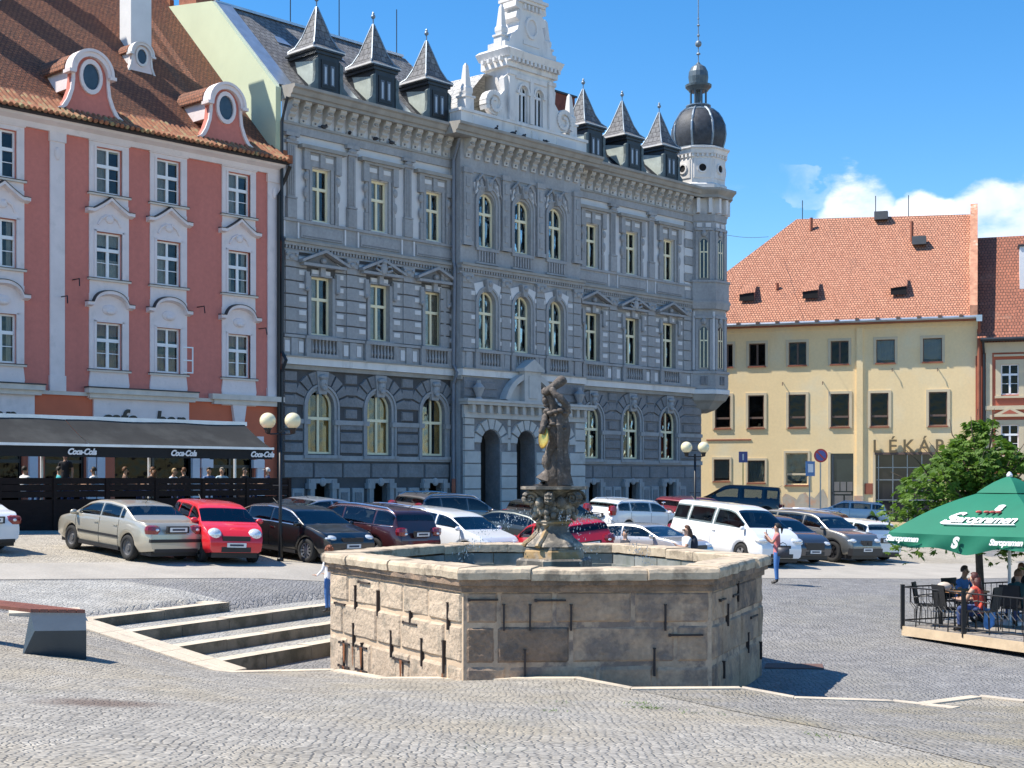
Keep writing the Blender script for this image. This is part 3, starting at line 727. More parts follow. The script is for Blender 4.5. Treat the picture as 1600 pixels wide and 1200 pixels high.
# --- second storey: banded masonry with pale inset stones
m1 = MB()
H2 = .585
for a, b, y, cs in ((X0, XC0 - .02, 0, BL), (XC0, XC1, YC, BC), (XC1 + .02, X1, 0, BR)):
    cut = [(c - .78, c + .78, 9.2, 12.9) for c in cs]
    courses(m1, a, b, 9.3, 12.81, H2, y, .05, cut, .02, 0, .012, 3)
    for r in range(6):
        z = 9.3 + H2 * (r + .52)
        for c in cs:
            for sx in (-1, 1):
                q = c + sx * 1.06; m1.mi = 2
                if y == 0 or r % 2 == 0: m1.box(q - .2, q + .2, y - .075, y, z - .02, z + .2, .012)
mids2 = [X0 + .42, 3.86, 7.29, XC0 - .45, XC1 + .55, 22.45, 25.85, 29.2]
m1.split('banded_masonry', mats5, TH, [XC0, XC1])
bp0 = MB(); bp0.mi = 0
for r in range(6): bp0.box(-.3, .3, -.11, 0, H2 * r + .012, H2 * (r + 1) - .012, .02)
bp0 = bp0.build('banded_pilaster', mats5, TH, loc=(mids2[0], 0, 9.3))
for xm in mids2[1:] + [XC0 + .35, 13.22, 15.78, XC1 - .35]: inst(bp0, TH, (xm, YC if XC0 < xm < XC1 else 0, 9.3))
pl = MB(); pl.mi = 0; pl.box(-.36, .36, -.2, .03, 0, .1); pl.box(-.32, .32, -.17, .03, -.3, 0); 
for sx in (-1, 1): pl.ball((sx * .26, -.17, -.04), .09, 8, 6)
pl.ball((0, -.17, -.16), .12, 8, 6, (1.4, .6, 1))
P0 = pl.build('capital', mats5, TH, loc=(mids2[0], 0, 12.81))
for xm in mids2[1:] + [XC0 + .35, 13.22, 15.78, XC1 - .35]: inst(P0, TH, (xm, YC if XC0 < xm < XC1 else 0, 12.81))
s2 = MB(); s2.mi = 0          # window surround with triangular pediment
for sx in (-1, 1):
    s2.box(sx * .68 - .08, sx * .68 + .08, -.1, .03, 0, 2.6); s2.box(sx * .86 - .1, sx * .86 + .1, -.2, .03, 2.0, 2.75); s2.ball((sx * .86, -.16, 1.98), .11, 8, 6)
    s2.mi = 2; s2.box(sx * .33 - .2, sx * .33 + .2, -.06, .0, 2.68, 2.9, .02); s2.mi = 0
s2.box(-.6, .6, -.08, .03, 2.6, 2.68); s2.box(-.13, .13, -.2, .03, 2.6, 3.0); s2.box(-1.2, 1.2, -.36, .03, 3.0, 3.12)
for sx in (-1, 1):
    s2.prism([(sx * 1.3, 3.12), (sx * 1.3, 3.24), (0, 3.78), (0, 3.64)], -.42, .0)
s2.mi = 1; s2.prism([(-1.1, 3.12), (1.1, 3.12), (0, 3.6)], -.12, .0); s2.mi = 0; s2.ball((0, -.2, 3.28), .14, 8, 6); 
s2.mi = 0; s2.box(-.78, .78, -.16, .03, -.08, 0)
S2 = s2.build('pedimented_surround', mats5, TH, loc=(BL[0], 0, 9.35))
for i, x in enumerate(BL[1:] + BR):
    o = inst(S2, TH, (x, 0, 9.35))
for x in (BL[1], BR[1]):
    m1 = MB(); m1.mi = 0; m1.ball((x, -.36, 12.66), .2, 10, 8, (1, .6, 1.5)); m1.ball((x, -.4, 12.95), .12, 8, 6)
    for sx in (-1, 1): m1.tube([(x + sx * .18, -.35, 12.5), (x + sx * .5, -.38, 12.62), (x + sx * .42, -.38, 12.8), (x + sx * .22, -.36, 12.75)], .06, 6)
    m1.build('cartouche', mats5, TH)
ww = random.Random(3)
for x in BL + BR: window(TH, x, 1.2, 9.35, 11.95, .2, cream, False, .62, ww.choice(['side', 'left', 'full', 'left']))
s2 = MB(); s2.mi = 0          # arched surround, used on the projecting centre
for r0, r1, p in ((.6, .74, .06), (.74, .84, .12)):
    A_, B_ = arcp(0, 2.25, r0, 12), arcp(0, 2.25, r1, 12)
    for i in range(12):
        q = [A_[i], A_[i + 1], B_[i + 1], B_[i]]; s2.rings([[(v[0], -p, v[1]) for v in q], [(v[0], .03, v[1]) for v in q]])
    for sx in (-1, 1): s2.box(min(sx * r0, sx * r1), max(sx * r0, sx * r1), -p, .03, 0, 2.25)
s2.mi = 2
for sx in (-1, 1): s2.prism([(sx * .25, 3.0), (sx * .8, 2.6), (sx * .95, 3.15), (sx * .35, 3.3)], -.07, 0)
s2.mi = 0; s2.prism([(-.12, 2.8), (.12, 2.8), (.24, 3.4), (-.24, 3.4)], -.26, .03); s2.ball((0, -.22, 3.2), .16, 8, 6)
S3 = s2.build('arched_surround', mats5, TH, loc=(BC[0], YC, 9.35))
for x in BC[1:]: inst(S3, TH, (x, YC, 9.35))
for x in BC:
    window(TH, x, 1.2, 9.35, 12.2, YC + .2, cream, True, .62, 'side'); inst(S3, TH, (x, YC, 14.28))
    window(TH, x, 1.16, 14.35, 17.0, YC + .2, cream, True, .62, 'side')
m1 = MB()      # carved foliage over the centre windows and panels between them
for x in BC:
    m1.mi = 0
    for sx in (-1, 1):
        for k in range(9):
            a = .5 + k * .42; m1.ball((x + sx * (.34 + .18 * math.cos(a) + .05 * k), YC - .1, 17.35 + .22 * math.sin(a)), .1, 6, 5, (1, .7, 1))
        m1.tube([(x + sx * .1, YC - .1, 17.5), (x + sx * .45, YC - .14, 17.85), (x + sx * .8, YC - .12, 17.5), (x + sx * .85, YC - .1, 17.1), (x + sx * .98, YC - .1, 16.85)], [.05, .08, .07, .06, .03], 6)
    m1.box(x - 1.0, x + 1.0, YC - .06, YC, 17.92, 18.06)
for xm in (XC0 + .38, 13.22, 15.78, XC1 - .38):
    m1.mi = 0; m1.box(xm - .26, xm + .26, YC - .14, YC, 14.3, 18.05); m1.box(xm - .32, xm + .32, YC - .2, YC, 14.3, 14.5)
    for k in range(4): m1.mi = 0; m1.box(xm - .15, xm + .15, YC - .18, YC, 14.7 + k * .8, 15.25 + k * .8, .03)
    m1.box(xm - .32, xm + .32, YC - .2, YC, 17.8, 18.05)
for x in BC:
    m1.mi = 0; m1.box(x - .8, x + .8, YC - .1, YC, 13.5, 13.6); m1.box(x - .8, x + .8, YC - .1, YC, 14.15, 14.3); m1.mi = 1; m1.box(x - .6, x + .6, YC - .03, YC, 13.6, 14.15)
    m1.mi = 0
    for k in range(7): m1.box(x - .57 + k * .19 - .045, x - .57 + k * .19 + .045, YC - .1, YC, 13.62, 14.13)
m1.split('carved_ornament', mats5, TH, [10.9, 13.0, 13.5, 15.5, 16.0, 18.1])
# --- belt between second and third storeys, with small dentils
m1 = MB()
for a, b, y in ((X0, XC0 - .02, 0), (XC0 - .12, XC1 + .12, YC), (XC1 + .02, X1 - .3, 0)):
    m1.mi = 4; m1.box(a, b, y - .3, y + .1, 13.3, 13.42); m1.mi = 0; m1.box(a, b, y - .2, y + .1, 13.16, 13.3); m1.box(a, b, y - .1, y + .1, 12.92, 13.02)
    k = a + .1
    while k < b - .1: m1.mi = 0; m1.box(k, k + .09, y - .17, y, 13.02, 13.16); k += .18
m1.split('dentil_belt', mats5, TH, [XC0 - .08, XC1 + .08])
m1 = MB()      # panels and pilasters of the third storey
def third(a, b, cs, mids):
    m1.mi = 0; m1.box(a, b, -.06, .05, 13.42, 14.3); m1.box(a, b, -.14, .05, 14.22, 14.34); m1.box(a, b, -.12, .05, 17.96 + .1, 18.5)
    m1.mi = 4; m1.box(a, b, -.18, .05, 18.42, 18.52)
    for c in cs:
        m1.mi = 0; m1.box(c - 1.2, c + 1.2, -.12, 0, 13.55, 14.1, .03); m1.mi = 1; m1.box(c - 1.1, c + 1.1, -.13, 0, 13.62, 13.68)
    for m_ in mids:
        m1.mi = 0; m1.box(m_ - .2, m_ + .2, -.13, 0, 14.34, 17.8); m1.box(m_ - .27, m_ + .27, -.18, 0, 14.34, 15.2, .02); m1.box(m_ - .26, m_ + .26, -.2, 0, 15.2, 15.28)
        m1.box(m_ - .32, m_ + .32, -.2, 0, 17.6, 17.72); m1.box(m_ - .36, m_ + .36, -.24, 0, 17.9, 18.06); m1.ball((m_, -.16, 17.8), .16, 8, 5, (1.6, .7, .8))
        m1.mi = 2
        for o in (-.1, 0, .1): m1.mi = 0; m1.box(m_ + o - .025, m_ + o + .025, -.155, 0, 15.35, 17.5)
        m1.mi = 2; m1.box(m_ - .42, m_ - .34, -.12, 0, 13.5, 14.2); m1.box(m_ + .34, m_ + .42, -.12, 0, 13.5, 14.2)
third(X0, XC0 - .02, BL, [.45, 3.86, 7.29]); third(XC1 + .02, X1, BR, [22.45, 25.85])
# striped quoins near the tower
for r in range(9):
    m1.mi = 0 if r % 2 == 0 else 2; m1.box(29.05, 30.0, -.1 if r % 2 == 0 else -.07, 0, 13.5 + r * .5, 13.98 + r * .5, .02)
m1.split('third_storey_masonry', mats5, TH, [XC0])
s2 = MB(); s2.mi = 0          # third-storey window surround with carved side posts and flat hood
for sx in (-1, 1):
    s2.box(sx * .61 - .08, sx * .61 + .08, -.08, .03, 0, 2.45); s2.box(sx * .84 - .11, sx * .84 + .11, -.13, .03, -.05, .8, .02); s2.box(sx * .82 - .07, sx * .82 + .07, -.12, .03, .8, 2.2)
    s2.ball((sx * .9, -.12, 1.9), .15, 8, 6, (1, .6, 1.3)); s2.ball((sx * .9, -.1, 1.2), .13, 8, 6, (1, .6, 2)); s2.box(sx * .9 - .16, sx * .9 + .16, -.2, .03, 2.2, 3.0)
    s2.mi = 2; s2.box(sx * .42 - .24, sx * .42 + .24, -.1, .0, 2.66, 2.9, .02); s2.mi = 0
s2.box(-.75, .75, -.07, .03, 2.4, 3.0); s2.box(-.13, .13, -.16, .03, 2.38, 3.0); s2.box(-1.05, 1.05, -.22, .03, 3.0, 3.1); s2.mi = 4; s2.box(-1.28, 1.28, -.34, .03, 3.1, 3.26)
S4 = s2.build('hooded_surround', mats5, TH, loc=(BL[0], 0, 14.38))
for x in BL[1:] + BR: inst(S4, TH, (x, 0, 14.38))
for x in BL + BR: window(TH, x, 1.06, 14.4, 16.75, .2, cream, False, .62, ww.choice(['side', 'left', 'full', 'left']))
# --- consoles and crowning cornice
cs = MB(); cs.mi = 5
cs.prism([(-.1, 0), (.02, 0), (.02, .95), (-.5, .95), (-.5, .78), (-.36, .66), (-.42, .52), (-.2, .42), (-.24, .3), (-.12, .2)], -.17, .17, 'x')
cs.mi = 4
for sx in (-1, 1): cs.lathe([(.0, 0), (.09, 0), (.09, .04), (0, .04)], 10, (0, 0, 0)) if 0 else None
cs.box(-.2, .2, -.53, .02, .9, .97); cs.ball((0, -.4, .62), .1, 8, 6, (1.6, 1, .7)); cs.mi = 1; cs.ball((0, -.13, .12), .05, 6, 5)
C0 = None
for a, b, y in ((X0 + .1, XC0 - .1, 0), (XC0 + .1, XC1 - .1, YC), (XC1 + .35, 29.5, 0)):
    n = round((b - a) / .685)
    for k in range(n):
        xx = a + (b - a) * (k + .5) / n
        if C0 is None: C0 = cs.build('console', mats5 + [mat('console_stone', (.50, .48, .45), .85, var=.15, vs=3)], TH, loc=(xx, y, 18.55))
        else: inst(C0, TH, (xx, y, 18.55))
m1 = MB()
cprof = [(0, 19.45), (-.62, 19.45), (-.62, 19.58), (-.72, 19.62), (-.8, 19.8), (-.9, 19.86), (-.9, 19.98), (0, 20.05)]
for a, b, y in ((X0 + .02, XC0 - .92, 0), (XC0 - .9, XC1 + .9, YC), (XC1 + .92, 30.2, 0)):
    m1.mi = 4; m1.prism([(p[0] + y, p[1]) for p in cprof] + [(.3, 20.05), (.3, 19.45)], a, b, 'x')
m1.split('cornice', mats5, TH, [XC0 - .91, XC1 + .91])
# --- portal
m1 = MB(); y0 = YC - .25
cut = [(x - .7, x + .7, -1, 4.8) for x in BC] + [(x - 1.15, x + 1.15, 4.4, 5.95) for x in BC]
courses(m1, XC0 - .05, XC1 + .05, -.6, 5.95, .62, y0, .08, cut, .02, 3, .015, 4)
for x in BC: voussoirs(m1, x, 4.72, .7, 1.25, y0, .1, 7, 3)
m1.mi = 3; m1.box(XC0 - .1, XC1 + .1, y0 - .15, y0 + .05, 5.95, 6.12)
m1.box(XC0 - .1, XC1 + .1, y0 - .1, y0 + .05, 6.12, 6.55); m1.box(XC0 - .25, XC1 + .25, y0 - .5, y0 + .05, 6.58, 6.72); m1.box(XC0 - .32, XC1 + .32, y0 - .6, y0 + .05, 6.72, 6.84)
for k in range(15): xx = XC0 + .3 + k * (XC1 - XC0 - .6) / 14; m1.box(xx - .1, xx + .1, y0 - .38, y0, 6.2, 6.58); m1.ball((xx + .3, y0 - .1, 6.34), .13, 8, 6, (1, .5, 1))
# broken curved pediment with central tabernacle
arc = arcp(14.5, 6.3, 2.0, 20)
for p, q in zip(arc, arc[1:]):
    if abs((p[0] + q[0]) / 2 - 14.5) < .65 or min(p[1], q[1]) < 6.8: continue
    c2 = lambda v: (14.5 + (v[0] - 14.5) * .86, 6.3 + (v[1] - 6.3) * .86)
    r = [p, q, c2(q), c2(p)]; m1.rings([[(v[0], y0 - .45, v[1]) for v in r], [(v[0], y0, v[1]) for v in r]])
m1.prism([(13.0, 6.84), (16.0, 6.84), (15.6, 7.5), (14.5, 7.9), (13.4, 7.5)], y0 - .15, y0)
m1.box(13.9, 15.1, y0 - .5, y0 + .3, 6.84, 8.35); m1.box(13.75, 15.25, y0 - .62, y0 + .3, 8.35, 8.5); m1.prism([(13.75, 8.5), (15.25, 8.5), (14.5, 8.98)], y0 - .6, y0 + .2)
m1.box(14.15, 14.85, y0 - .56, y0, 6.98, 8.15, .03)
m1.mi = 1; courses(m1, XC0, XC1, 6.95, 7.75, .4, y0, .05, [(12.4, 16.6, 6, 8)], .03, 1, .015, 1.6)
m1.mi = 0
for xx in (XC0 + .7, XC1 - .7): m1.lathe([(.2, 6.84), (.12, 6.95), (.2, 7.15), (.3, 7.4), (.12, 7.6), (.1, 7.75)], 10, (xx, y0 - .3, 0))
m1.auto('portal', [g_, g_d, g_l, mat('portal_stone', (.50, .49, .47), .85, var=.12, vs=1.5, bump=.3, bs=20, col2=(.38, .37, .35), c2lo=.55, c2hi=.75, c2s=1.6), g_c], TH)
m1 = MB(); 
for x in BC: m1.box(x - .8, x + .8, YC + .75, YC + .8, -.6, 5.5)
m1.split('portal_door', mat('dark_oak_door', (.02, .017, .015), .5, var=.3, vs=4), TH, [13.2, 15.8])
# drainpipes
for xx, y in ((XC0 - .12, -.35), (X0 - .18, -.25)):
    m1 = MB(); m1.tube([(xx, y - .4, 19.4), (xx, y, 18.4), (xx, y, 13.5), (xx, y - .08, 13.2), (xx, y, 8.5), (xx, y - .3, 8.1), (xx, y, 7.6), (xx, y, 3.0)], .075, 8)
    m1.mi = 1; m1.tube([(xx, y, 3.0), (xx, y, .4)], .1, 8)
    m1.build('drainpipe', [zincd if xx < 1 else mat('grey_pipe', (.2, .22, .26), .5), mat('red_pipe_base', (.38, .12, .07), .7)], TH)
# --- roofs
m1 = MB()
zr = 24.7
def fc(*p): m1.face(p)
m1.mi = 0
fc((-.02, .2, 20.0), (10.2, .2, 20.0), (10.2, 4.85, zr), (-.02, 4.85, zr)); fc((-.02, 4.85, zr), (11.4, 4.85, zr), (11.4, 14, 25.6), (-.02, 14, 25.6))
fc((10.2, .2, 20.0), (11.6, -.3, 20.0), (11.6, 4.85, zr), (10.2, 4.85, zr))
fc((18.5, .2, 20.0), (30, .2, 20.0), (30, 2.6, 22.3), (18.5, 2.6, 22.3)); fc((18.5, 2.6, 22.3), (30, 2.6, 22.3), (30, 12, 22.5), (18.5, 12, 22.5))
uv_slope(m1.build('slate_roof', slate, TH))
m1 = MB()     # bright zinc-covered roof of the gable, facing left
m1.face([(9.9, .25, 20.1), (12.6, .1, 23.2), (12.6, 7, 23.4), (9.9, 7, 20.1)]); m1.face([(12.6, .1, 23.2), (16.4, .1, 23.2), (16.4, 7, 23.4), (12.6, 7, 23.4)]); m1.face([(16.4, .1, 23.2), (19.1, .25, 20.1), (19.1, 7, 20.1), (16.4, 7, 23.4)])
wt = tile_mat('pale_slates', (.42, .42, .41), (.55, .55, .53), sx=2.2, sz=2.4, dirt=(.3, .3, .3), bumps=.6, mortar=(.18, .18, .18))
uv_slope(m1.build('gable_roof', wt, TH))
m1 = MB(); m1.box(-.1, .9, .1, .16, 0, .02)
m1 = MB()
m1.face([(-.1, .05, 20.1), (.75, .05, 20.12), (.75, 4.8, 24.83), (-.1, 4.8, 24.81)]); m1.face([(-.1, .05, 20.1), (-.1, 4.8, 24.81), (-.1, 4.8, 24.6), (-.1, .05, 19.9)])
m1.box(-.1, 11.4, 4.75, 4.95, 24.72, 24.84)
for a, b in ((3.6, 4.7), (6.95, 8.0), (9.8, 10.6), (22.0, 22.9), (25.4, 26.3)): m1.face([(a, .1, 20.14), (b, .1, 20.14), (b - .1, 1.3, 21.3), (a + .1, 1.3, 21.3)])
for a in (2.2, 5.4, 8.6): m1.face([(a, 3.2, 23.1), (a + .8, 3.2, 23.1), (a + .6, 3.6, 23.5), (a + .1, 3.6, 23.5)])
m1.auto('roof_flashing', zinc, TH)
m1 = MB(); m1.box(-.2, 1.1, 6.2, 7.6, 20, 29.5); m1.build('chimney', brick, TH)
m1 = MB(); m1.box(19.9, 21.9, 2.2, 3.4, 20, 24.2); m1.mi = 1; m1.box(19.8, 22.0, 2.1, 3.5, 24.2, 24.3); m1.build('chimney', [mat('dark_brick', (.2, .06, .04), .85, var=.25, vs=5), zincd], TH)
for xx, yy, h in ((4.2, 4.85, 3.6), (7.2, 4.85, 3.2), (11.0, 4.85, 2.4)):
    m1 = MB(); m1.tube([(xx, yy, zr), (xx, yy, zr + h)], .025, 5); m1.build('lightning_rod', IRON, TH)
# --- dormers with pyramid roofs
def dormer(x):
    d = MB(); d.mi = 0; hw = .62; z0, z1 = 20.0, 21.85
    d.box(-hw, hw, 0, 2.2, z0, z1); d.mi = 0
    d.box(-hw - .12, hw + .12, -.06, 2.0, z1 - .02, z1 + .12); d.box(-hw - .2, hw + .2, -.14, 2.1, z1 + .12, z1 + .2)
    for sx in (-1, 1):        # scrolled side brackets
        d.mi = 2; d.prism([(sx * hw, z0 + .1), (sx * (hw + .42), z0 + .1), (sx * (hw + .45), z0 + .35), (sx * (hw + .22), z0 + .55), (sx * (hw + .16), z0 + 1.0), (sx * (hw + .2), z0 + 1.5), (sx * hw, z0 + 1.65)], -.05, .1)
        d.mi = 3; d.face([(sx * (hw + .02), .08, z0 + .1), (sx * (hw + .02), .08, z0 + 1.5), (sx * (hw + .02), 1.6, z0 + 1.75), (sx * (hw + .02), 1.4, z0 + 1.2)])  # sunlight on the cheek painted as a pale metal patch
    o = d.build('dormer', [zincd, zincd, verd, mat('sunlit_zinc', (.45, .50, .46), .5, .2, var=.2, vs=2)], TH, loc=(x, -.12, 0))
    r = MB(); a = .93; ze = z1 + .2; cy = .85
    r.mi = 1; r.rings([[(-a, cy - a, ze), (a, cy - a, ze), (a, cy + a, ze), (-a, cy + a, ze)], [(-a, cy - a, ze + .08), (a, cy - a, ze + .08), (a, cy + a, ze + .08), (-a, cy + a, ze + .08)]])
    pr = [(a - .02, ze + .08), (a * .74, ze + .28), (a * .5, ze + .75), (.03, ze + 2.15)]
    r.mi = 0; r.rings([[(-k, cy - k, z), (k, cy - k, z), (k, cy + k, z), (-k, cy + k, z)] for k, z in pr])
    r.mi = 2
    for sx in (-1, 1):
        for sy in (-1, 1): r.tube([(sx * k, cy + sy * k, z + .01) for k, z in pr], .035, 5)
    ro = uv_slope(r.build('dormer_roof', [slate, g_w, lead], o))
    f = MB(); f.tube([(0, cy, ze + 2.05), (0, cy, ze + 2.5)], .03, 6); f.ball((0, cy, ze + 2.52), .11, 10, 8); f.lathe([(.02, 2.6), (.07, 2.66), (.02, 2.75)], 8, (0, cy, ze)); f.build('finial', lead, o)
    f = MB(); f.mi = 0; f.box(-.42, .42, -.03, .02, z0 + .35, z0 + 1.6); f.mi = 1
    for sx in (-1, 1): f.box(sx * .2 - .12, sx * .2 + .12, -.045, 0, z0 + .5, z0 + 1.4)
    f.mi = 2
    for sx in (-1, 1): f.box(sx * .2 - .05, sx * .2 + .05, -.055, 0, z0 + .55, z0 + 1.3)
    f.build('dormer_window', [IRON, mat('dormer_frame', (.08, .1, .13), .4), mat('dormer_blind', (.42, .48, .55), .4)], o)
    return o
D0_ = dormer(2.5)
for x in (5.85, 9.25, 20.9, 24.25, 27.65): inst(D0_, TH, (x, -.12, 0))
# --- white central gable
GA = [g_w, g_l, IRON]
gb = MB(); gb.mi = 0; yf = YC - .25
gb.box(XC0 - .2, XC1 + .2, yf, yf + .9, 19.95, 20.7); gb.box(XC0 - .26, XC1 + .26, yf - .08, yf + .95, 20.7, 20.84)
for a, b in ((10.7, 12.6), (13.9, 14.45), (14.9, 15.45), (16.8, 18.4)): gb.mi = 0; gb.box(a, b, yf - .04, yf, 20.12, 20.6, .03); gb.mi = 1; gb.box(a + .08, b - .08, yf - .05, yf, 20.18, 20.54)
gb.mi = 0
wall(gb, 13.2, 16.6, 20.84, 23.5, [(14.35, .62, 20.9, 22.75, True), (15.5, .62, 20.9, 22.75, True)], yf + .02, .25)
gb.face([(13.2, yf + .02, 20.84), (13.2, yf + 1.6, 20.84), (13.2, yf + 1.6, 23.5), (13.2, yf + .02, 23.5)]); gb.face([(16.6, yf + .02, 20.84), (16.6, yf + 1.6, 20.84), (16.6, yf + 1.6, 23.5), (16.6, yf + .02, 23.5)])
gb.box(13.2, 16.6, yf + .5, yf + 1.6, 20.9, 23.4)
for xx in (13.42, 16.38): gb.box(xx - .2, xx + .2, yf - .1, yf, 20.84, 23.3); gb.box(xx - .26, xx + .26, yf - .16, yf, 23.1, 23.3)
gb.box(14.8, 15.05, yf - .06, yf, 20.9, 23.2); gb.box(13.7, 16.1, yf - .05, yf, 23.0, 23.3, .03)
for xc in (14.35, 15.5):
    A_, B_ = arcp(xc, 22.44, .31, 10), arcp(xc, 22.44, .42, 10)
    for i in range(10):
        q = [A_[i], A_[i + 1], B_[i + 1], B_[i]]; gb.rings([[(v[0], yf - .06, v[1]) for v in q], [(v[0], yf + .03, v[1]) for v in q]])
    gb.box(xc - .5, xc - .31, yf - .07, yf + .02, 22.3, 22.44); gb.box(xc + .31, xc + .5, yf - .07, yf + .02, 22.3, 22.44)
gb.box(13.0, 16.8, yf - .12, yf + 1.7, 23.5, 23.75)
for k in range(13): xx = 13.1 + k * 3.6 / 12; gb.box(xx - .07, xx + .07, yf - .34, yf, 23.75, 23.95)
for k in range(4): gb.box(12.75, 13.0, yf + .1 + k * .4, yf + .25 + k * .4, 23.75, 23.95)
gb.box(13.0, 16.8, yf - .1, yf + 1.7, 23.75, 23.95)
gb.rings([[(12.95, yf - .3, 23.95), (16.85, yf - .3, 23.95), (16.85, yf + 1.8, 23.95), (12.95, yf + 1.8, 23.95)], [(12.8, yf - .42, 24.3), (17.0, yf - .42, 24.3), (17.0, yf + 1.9, 24.3), (12.8, yf + 1.9, 24.3)], [(12.9, yf - .2, 24.42), (16.9, yf - .2, 24.42), (16.9, yf + 1.7, 24.42), (12.9, yf + 1.7, 24.42)]])
# upper stage
gb.box(13.0, 16.8, yf, yf + 1.2, 24.42, 24.75)
gb.prism([(13.3, 24.75), (16.5, 24.75), (16.3, 25.2), (15.95, 25.4), (15.75, 25.9), (15.72, 26.9), (14.08, 26.9), (14.05, 25.9), (13.85, 25.4), (13.5, 25.2)], yf, yf + 1.1)
gb.lathe([(.44, -.05), (.44, .1), (.32, .12), (.3, 0)], 20) if 0 else None
for k in range(20):
    a, b = 2 * math.pi * k / 20, 2 * math.pi * (k + 1) / 20
    q = [(14.9 + .34 * math.cos(a), 25.75 + .42 * math.sin(a)), (14.9 + .34 * math.cos(b), 25.75 + .42 * math.sin(b)), (14.9 + .46 * math.cos(b), 25.75 + .56 * math.sin(b)), (14.9 + .46 * math.cos(a), 25.75 + .56 * math.sin(a))]
    gb.rings([[(v[0], yf - .1, v[1]) for v in q], [(v[0], yf + .02, v[1]) for v in q]])
gb.mi = 1; gb.prism([(14.9 + .34 * math.cos(2 * math.pi * k / 16), 25.75 + .42 * math.sin(2 * math.pi * k / 16)) for k in range(16)], yf - .02, yf + .01); gb.mi = 0
gb.box(14.3, 15.5, yf - .05, yf, 24.85, 25.05)
for k in range(5): xx = 14.35 + k * .28; gb.box(xx - .06, xx + .06, yf - .14, yf, 26.6, 26.85)
gb.box(13.95, 15.85, yf - .15, yf + 1.2, 26.9, 27.05); gb.box(13.85, 15.95, yf - .25, yf + 1.3, 27.05, 27.2)
gb.prism([(14.0, 27.2), (15.8, 27.2), (15.7, 27.6), (15.2, 28.1), (14.9, 28.9), (14.6, 28.1), (14.1, 27.6)], yf, yf + .8)
for sx in (-1, 1):
    gb.prism([(14.9 + sx * .82, 25.95), (14.9 + sx * 1.12, 26.1), (14.9 + sx * 1.05, 26.4), (14.9 + sx * .82, 26.5)], yf, yf + .9)
    gb.prism([(14.9 + sx * .82, 26.55), (14.9 + sx * 1.15, 26.65), (14.9 + sx * 1.1, 26.95), (14.9 + sx * .82, 27.0)], yf, yf + .9)
GBL = gb.build('gable', GA, TH)
def spiral(mb, cx, cz, r0, turns, sx, y0, y1, th=.13, a0=0):
    n = 26; P_ = []
    for k in range(n + 1):
        t = k / n; r = r0 * (1 - .72 * t); a = a0 + turns * 2 * math.pi * t; P_.append((cx + sx * r * math.cos(a), cz + r * math.sin(a), th * (1 - .45 * t)))
    for p, q in zip(P_, P_[1:]):
        d = V((q[0] - p[0], q[1] - p[1])).normalized(); nx, nz = -d.y, d.x
        r = [(p[0] - nx * p[2], p[1] - nz * p[2]), (q[0] - nx * q[2], q[1] - nz * q[2]), (q[0] + nx * q[2], q[1] + nz * q[2]), (p[0] + nx * p[2], p[1] + nz * p[2])]
        mb.rings([[(v[0], y0, v[1]) for v in r], [(v[0], y1, v[1]) for v in r]])
for sx, cx in ((-1, 12.35), (1, 17.45)):
    v = MB(); v.mi = 0; spiral(v, cx, 21.5, .62, 1.4, sx, yf - .02, yf + .45, .13, -.6)
    v.prism([(cx - sx * .15, 20.84), (cx - sx * .95, 20.84), (cx - sx * .85, 23.1), (cx - sx * .62, 22.9), (cx - sx * .68, 22.3), (cx - sx * .3, 21.9)], yf + .06, yf + .4)
    v.prism([(cx + .5 * math.cos(2 * math.pi * k / 16), 21.45 + .5 * math.sin(2 * math.pi * k / 16)) for k in range(16)], yf + .1, yf + .38)
    v.build('volute', GA, GBL)
def obelisk(x, z, s_, y):
    v = MB(); v.box(-.3, .3, -.3, .3, 0, .7); v.box(-.36, .36, -.36, .36, .7, .8); v.rings([[(-k, -k, q), (k, -k, q), (k, k, q), (-k, k, q)] for k, q in ((.2, .8), (.26, 1.0), (.26, 1.2), (.2, 1.3), (.1, 2.35), (.03, 2.5))])
    o = v.build('obelisk', GA, GBL, loc=(x, y, z)); o.scale = (s_, s_, s_)
obelisk(10.75, 20.84, .95, yf + .5); obelisk(18.4, 20.84, .95, yf + .5); obelisk(13.25, 24.42, .9, yf + .5); obelisk(16.5, 24.42, .9, yf + .5)
whitef = mat('white_window_paint', (.7, .72, .74), .5, var=.05)
for xc in (14.35, 15.5): window(TH, xc, .62, 20.9, 22.75, yf + .14, whitef, True, .78, None, fw=.06, glass=GLS_D)
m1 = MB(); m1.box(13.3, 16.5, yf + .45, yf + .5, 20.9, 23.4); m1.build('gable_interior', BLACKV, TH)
# --- corner tower
CX, CY_ = 31.1, .45
TW = MB()
OS = 1
def octo(r, z, n=8, ph=math.pi / 8):
    r = r * OS; return [(CX + r * math.cos(ph + 2 * math.pi * k / n), CY_ + r * math.sin(ph + 2 * math.pi * k / n), z) for k in range(n)]
rt = 1.55
OS = .9; CX = 31.25
TW.mi = 0; TW.rings([octo(rt / OS, 8.3), octo(rt / OS, 18.5)]); TW.mi = 0
TW.mi = 4; TW.rings([octo(.5, 6.9), octo(1.1, 7.1), octo(1.5, 7.45), octo(1.75, 7.6), octo(1.95, 7.95)]); TW.mi = 3; TW.rings([octo(2.0, 7.97), octo(2.0, 8.22), octo(1.8, 8.3)])
TW.mi = 0; TW.rings([octo(1.9, 8.3), octo(1.9, 9.15)]); TW.rings([octo(2.0, 9.15), octo(2.0, 9.3)]); TW.rings([octo(1.95, 12.95), octo(2.05, 13.3), octo(2.05, 13.42)]); TW.rings([octo(1.95, 13.42), octo(1.95, 14.5)]); TW.rings([octo(2.05, 14.5), octo(2.05, 14.62)])
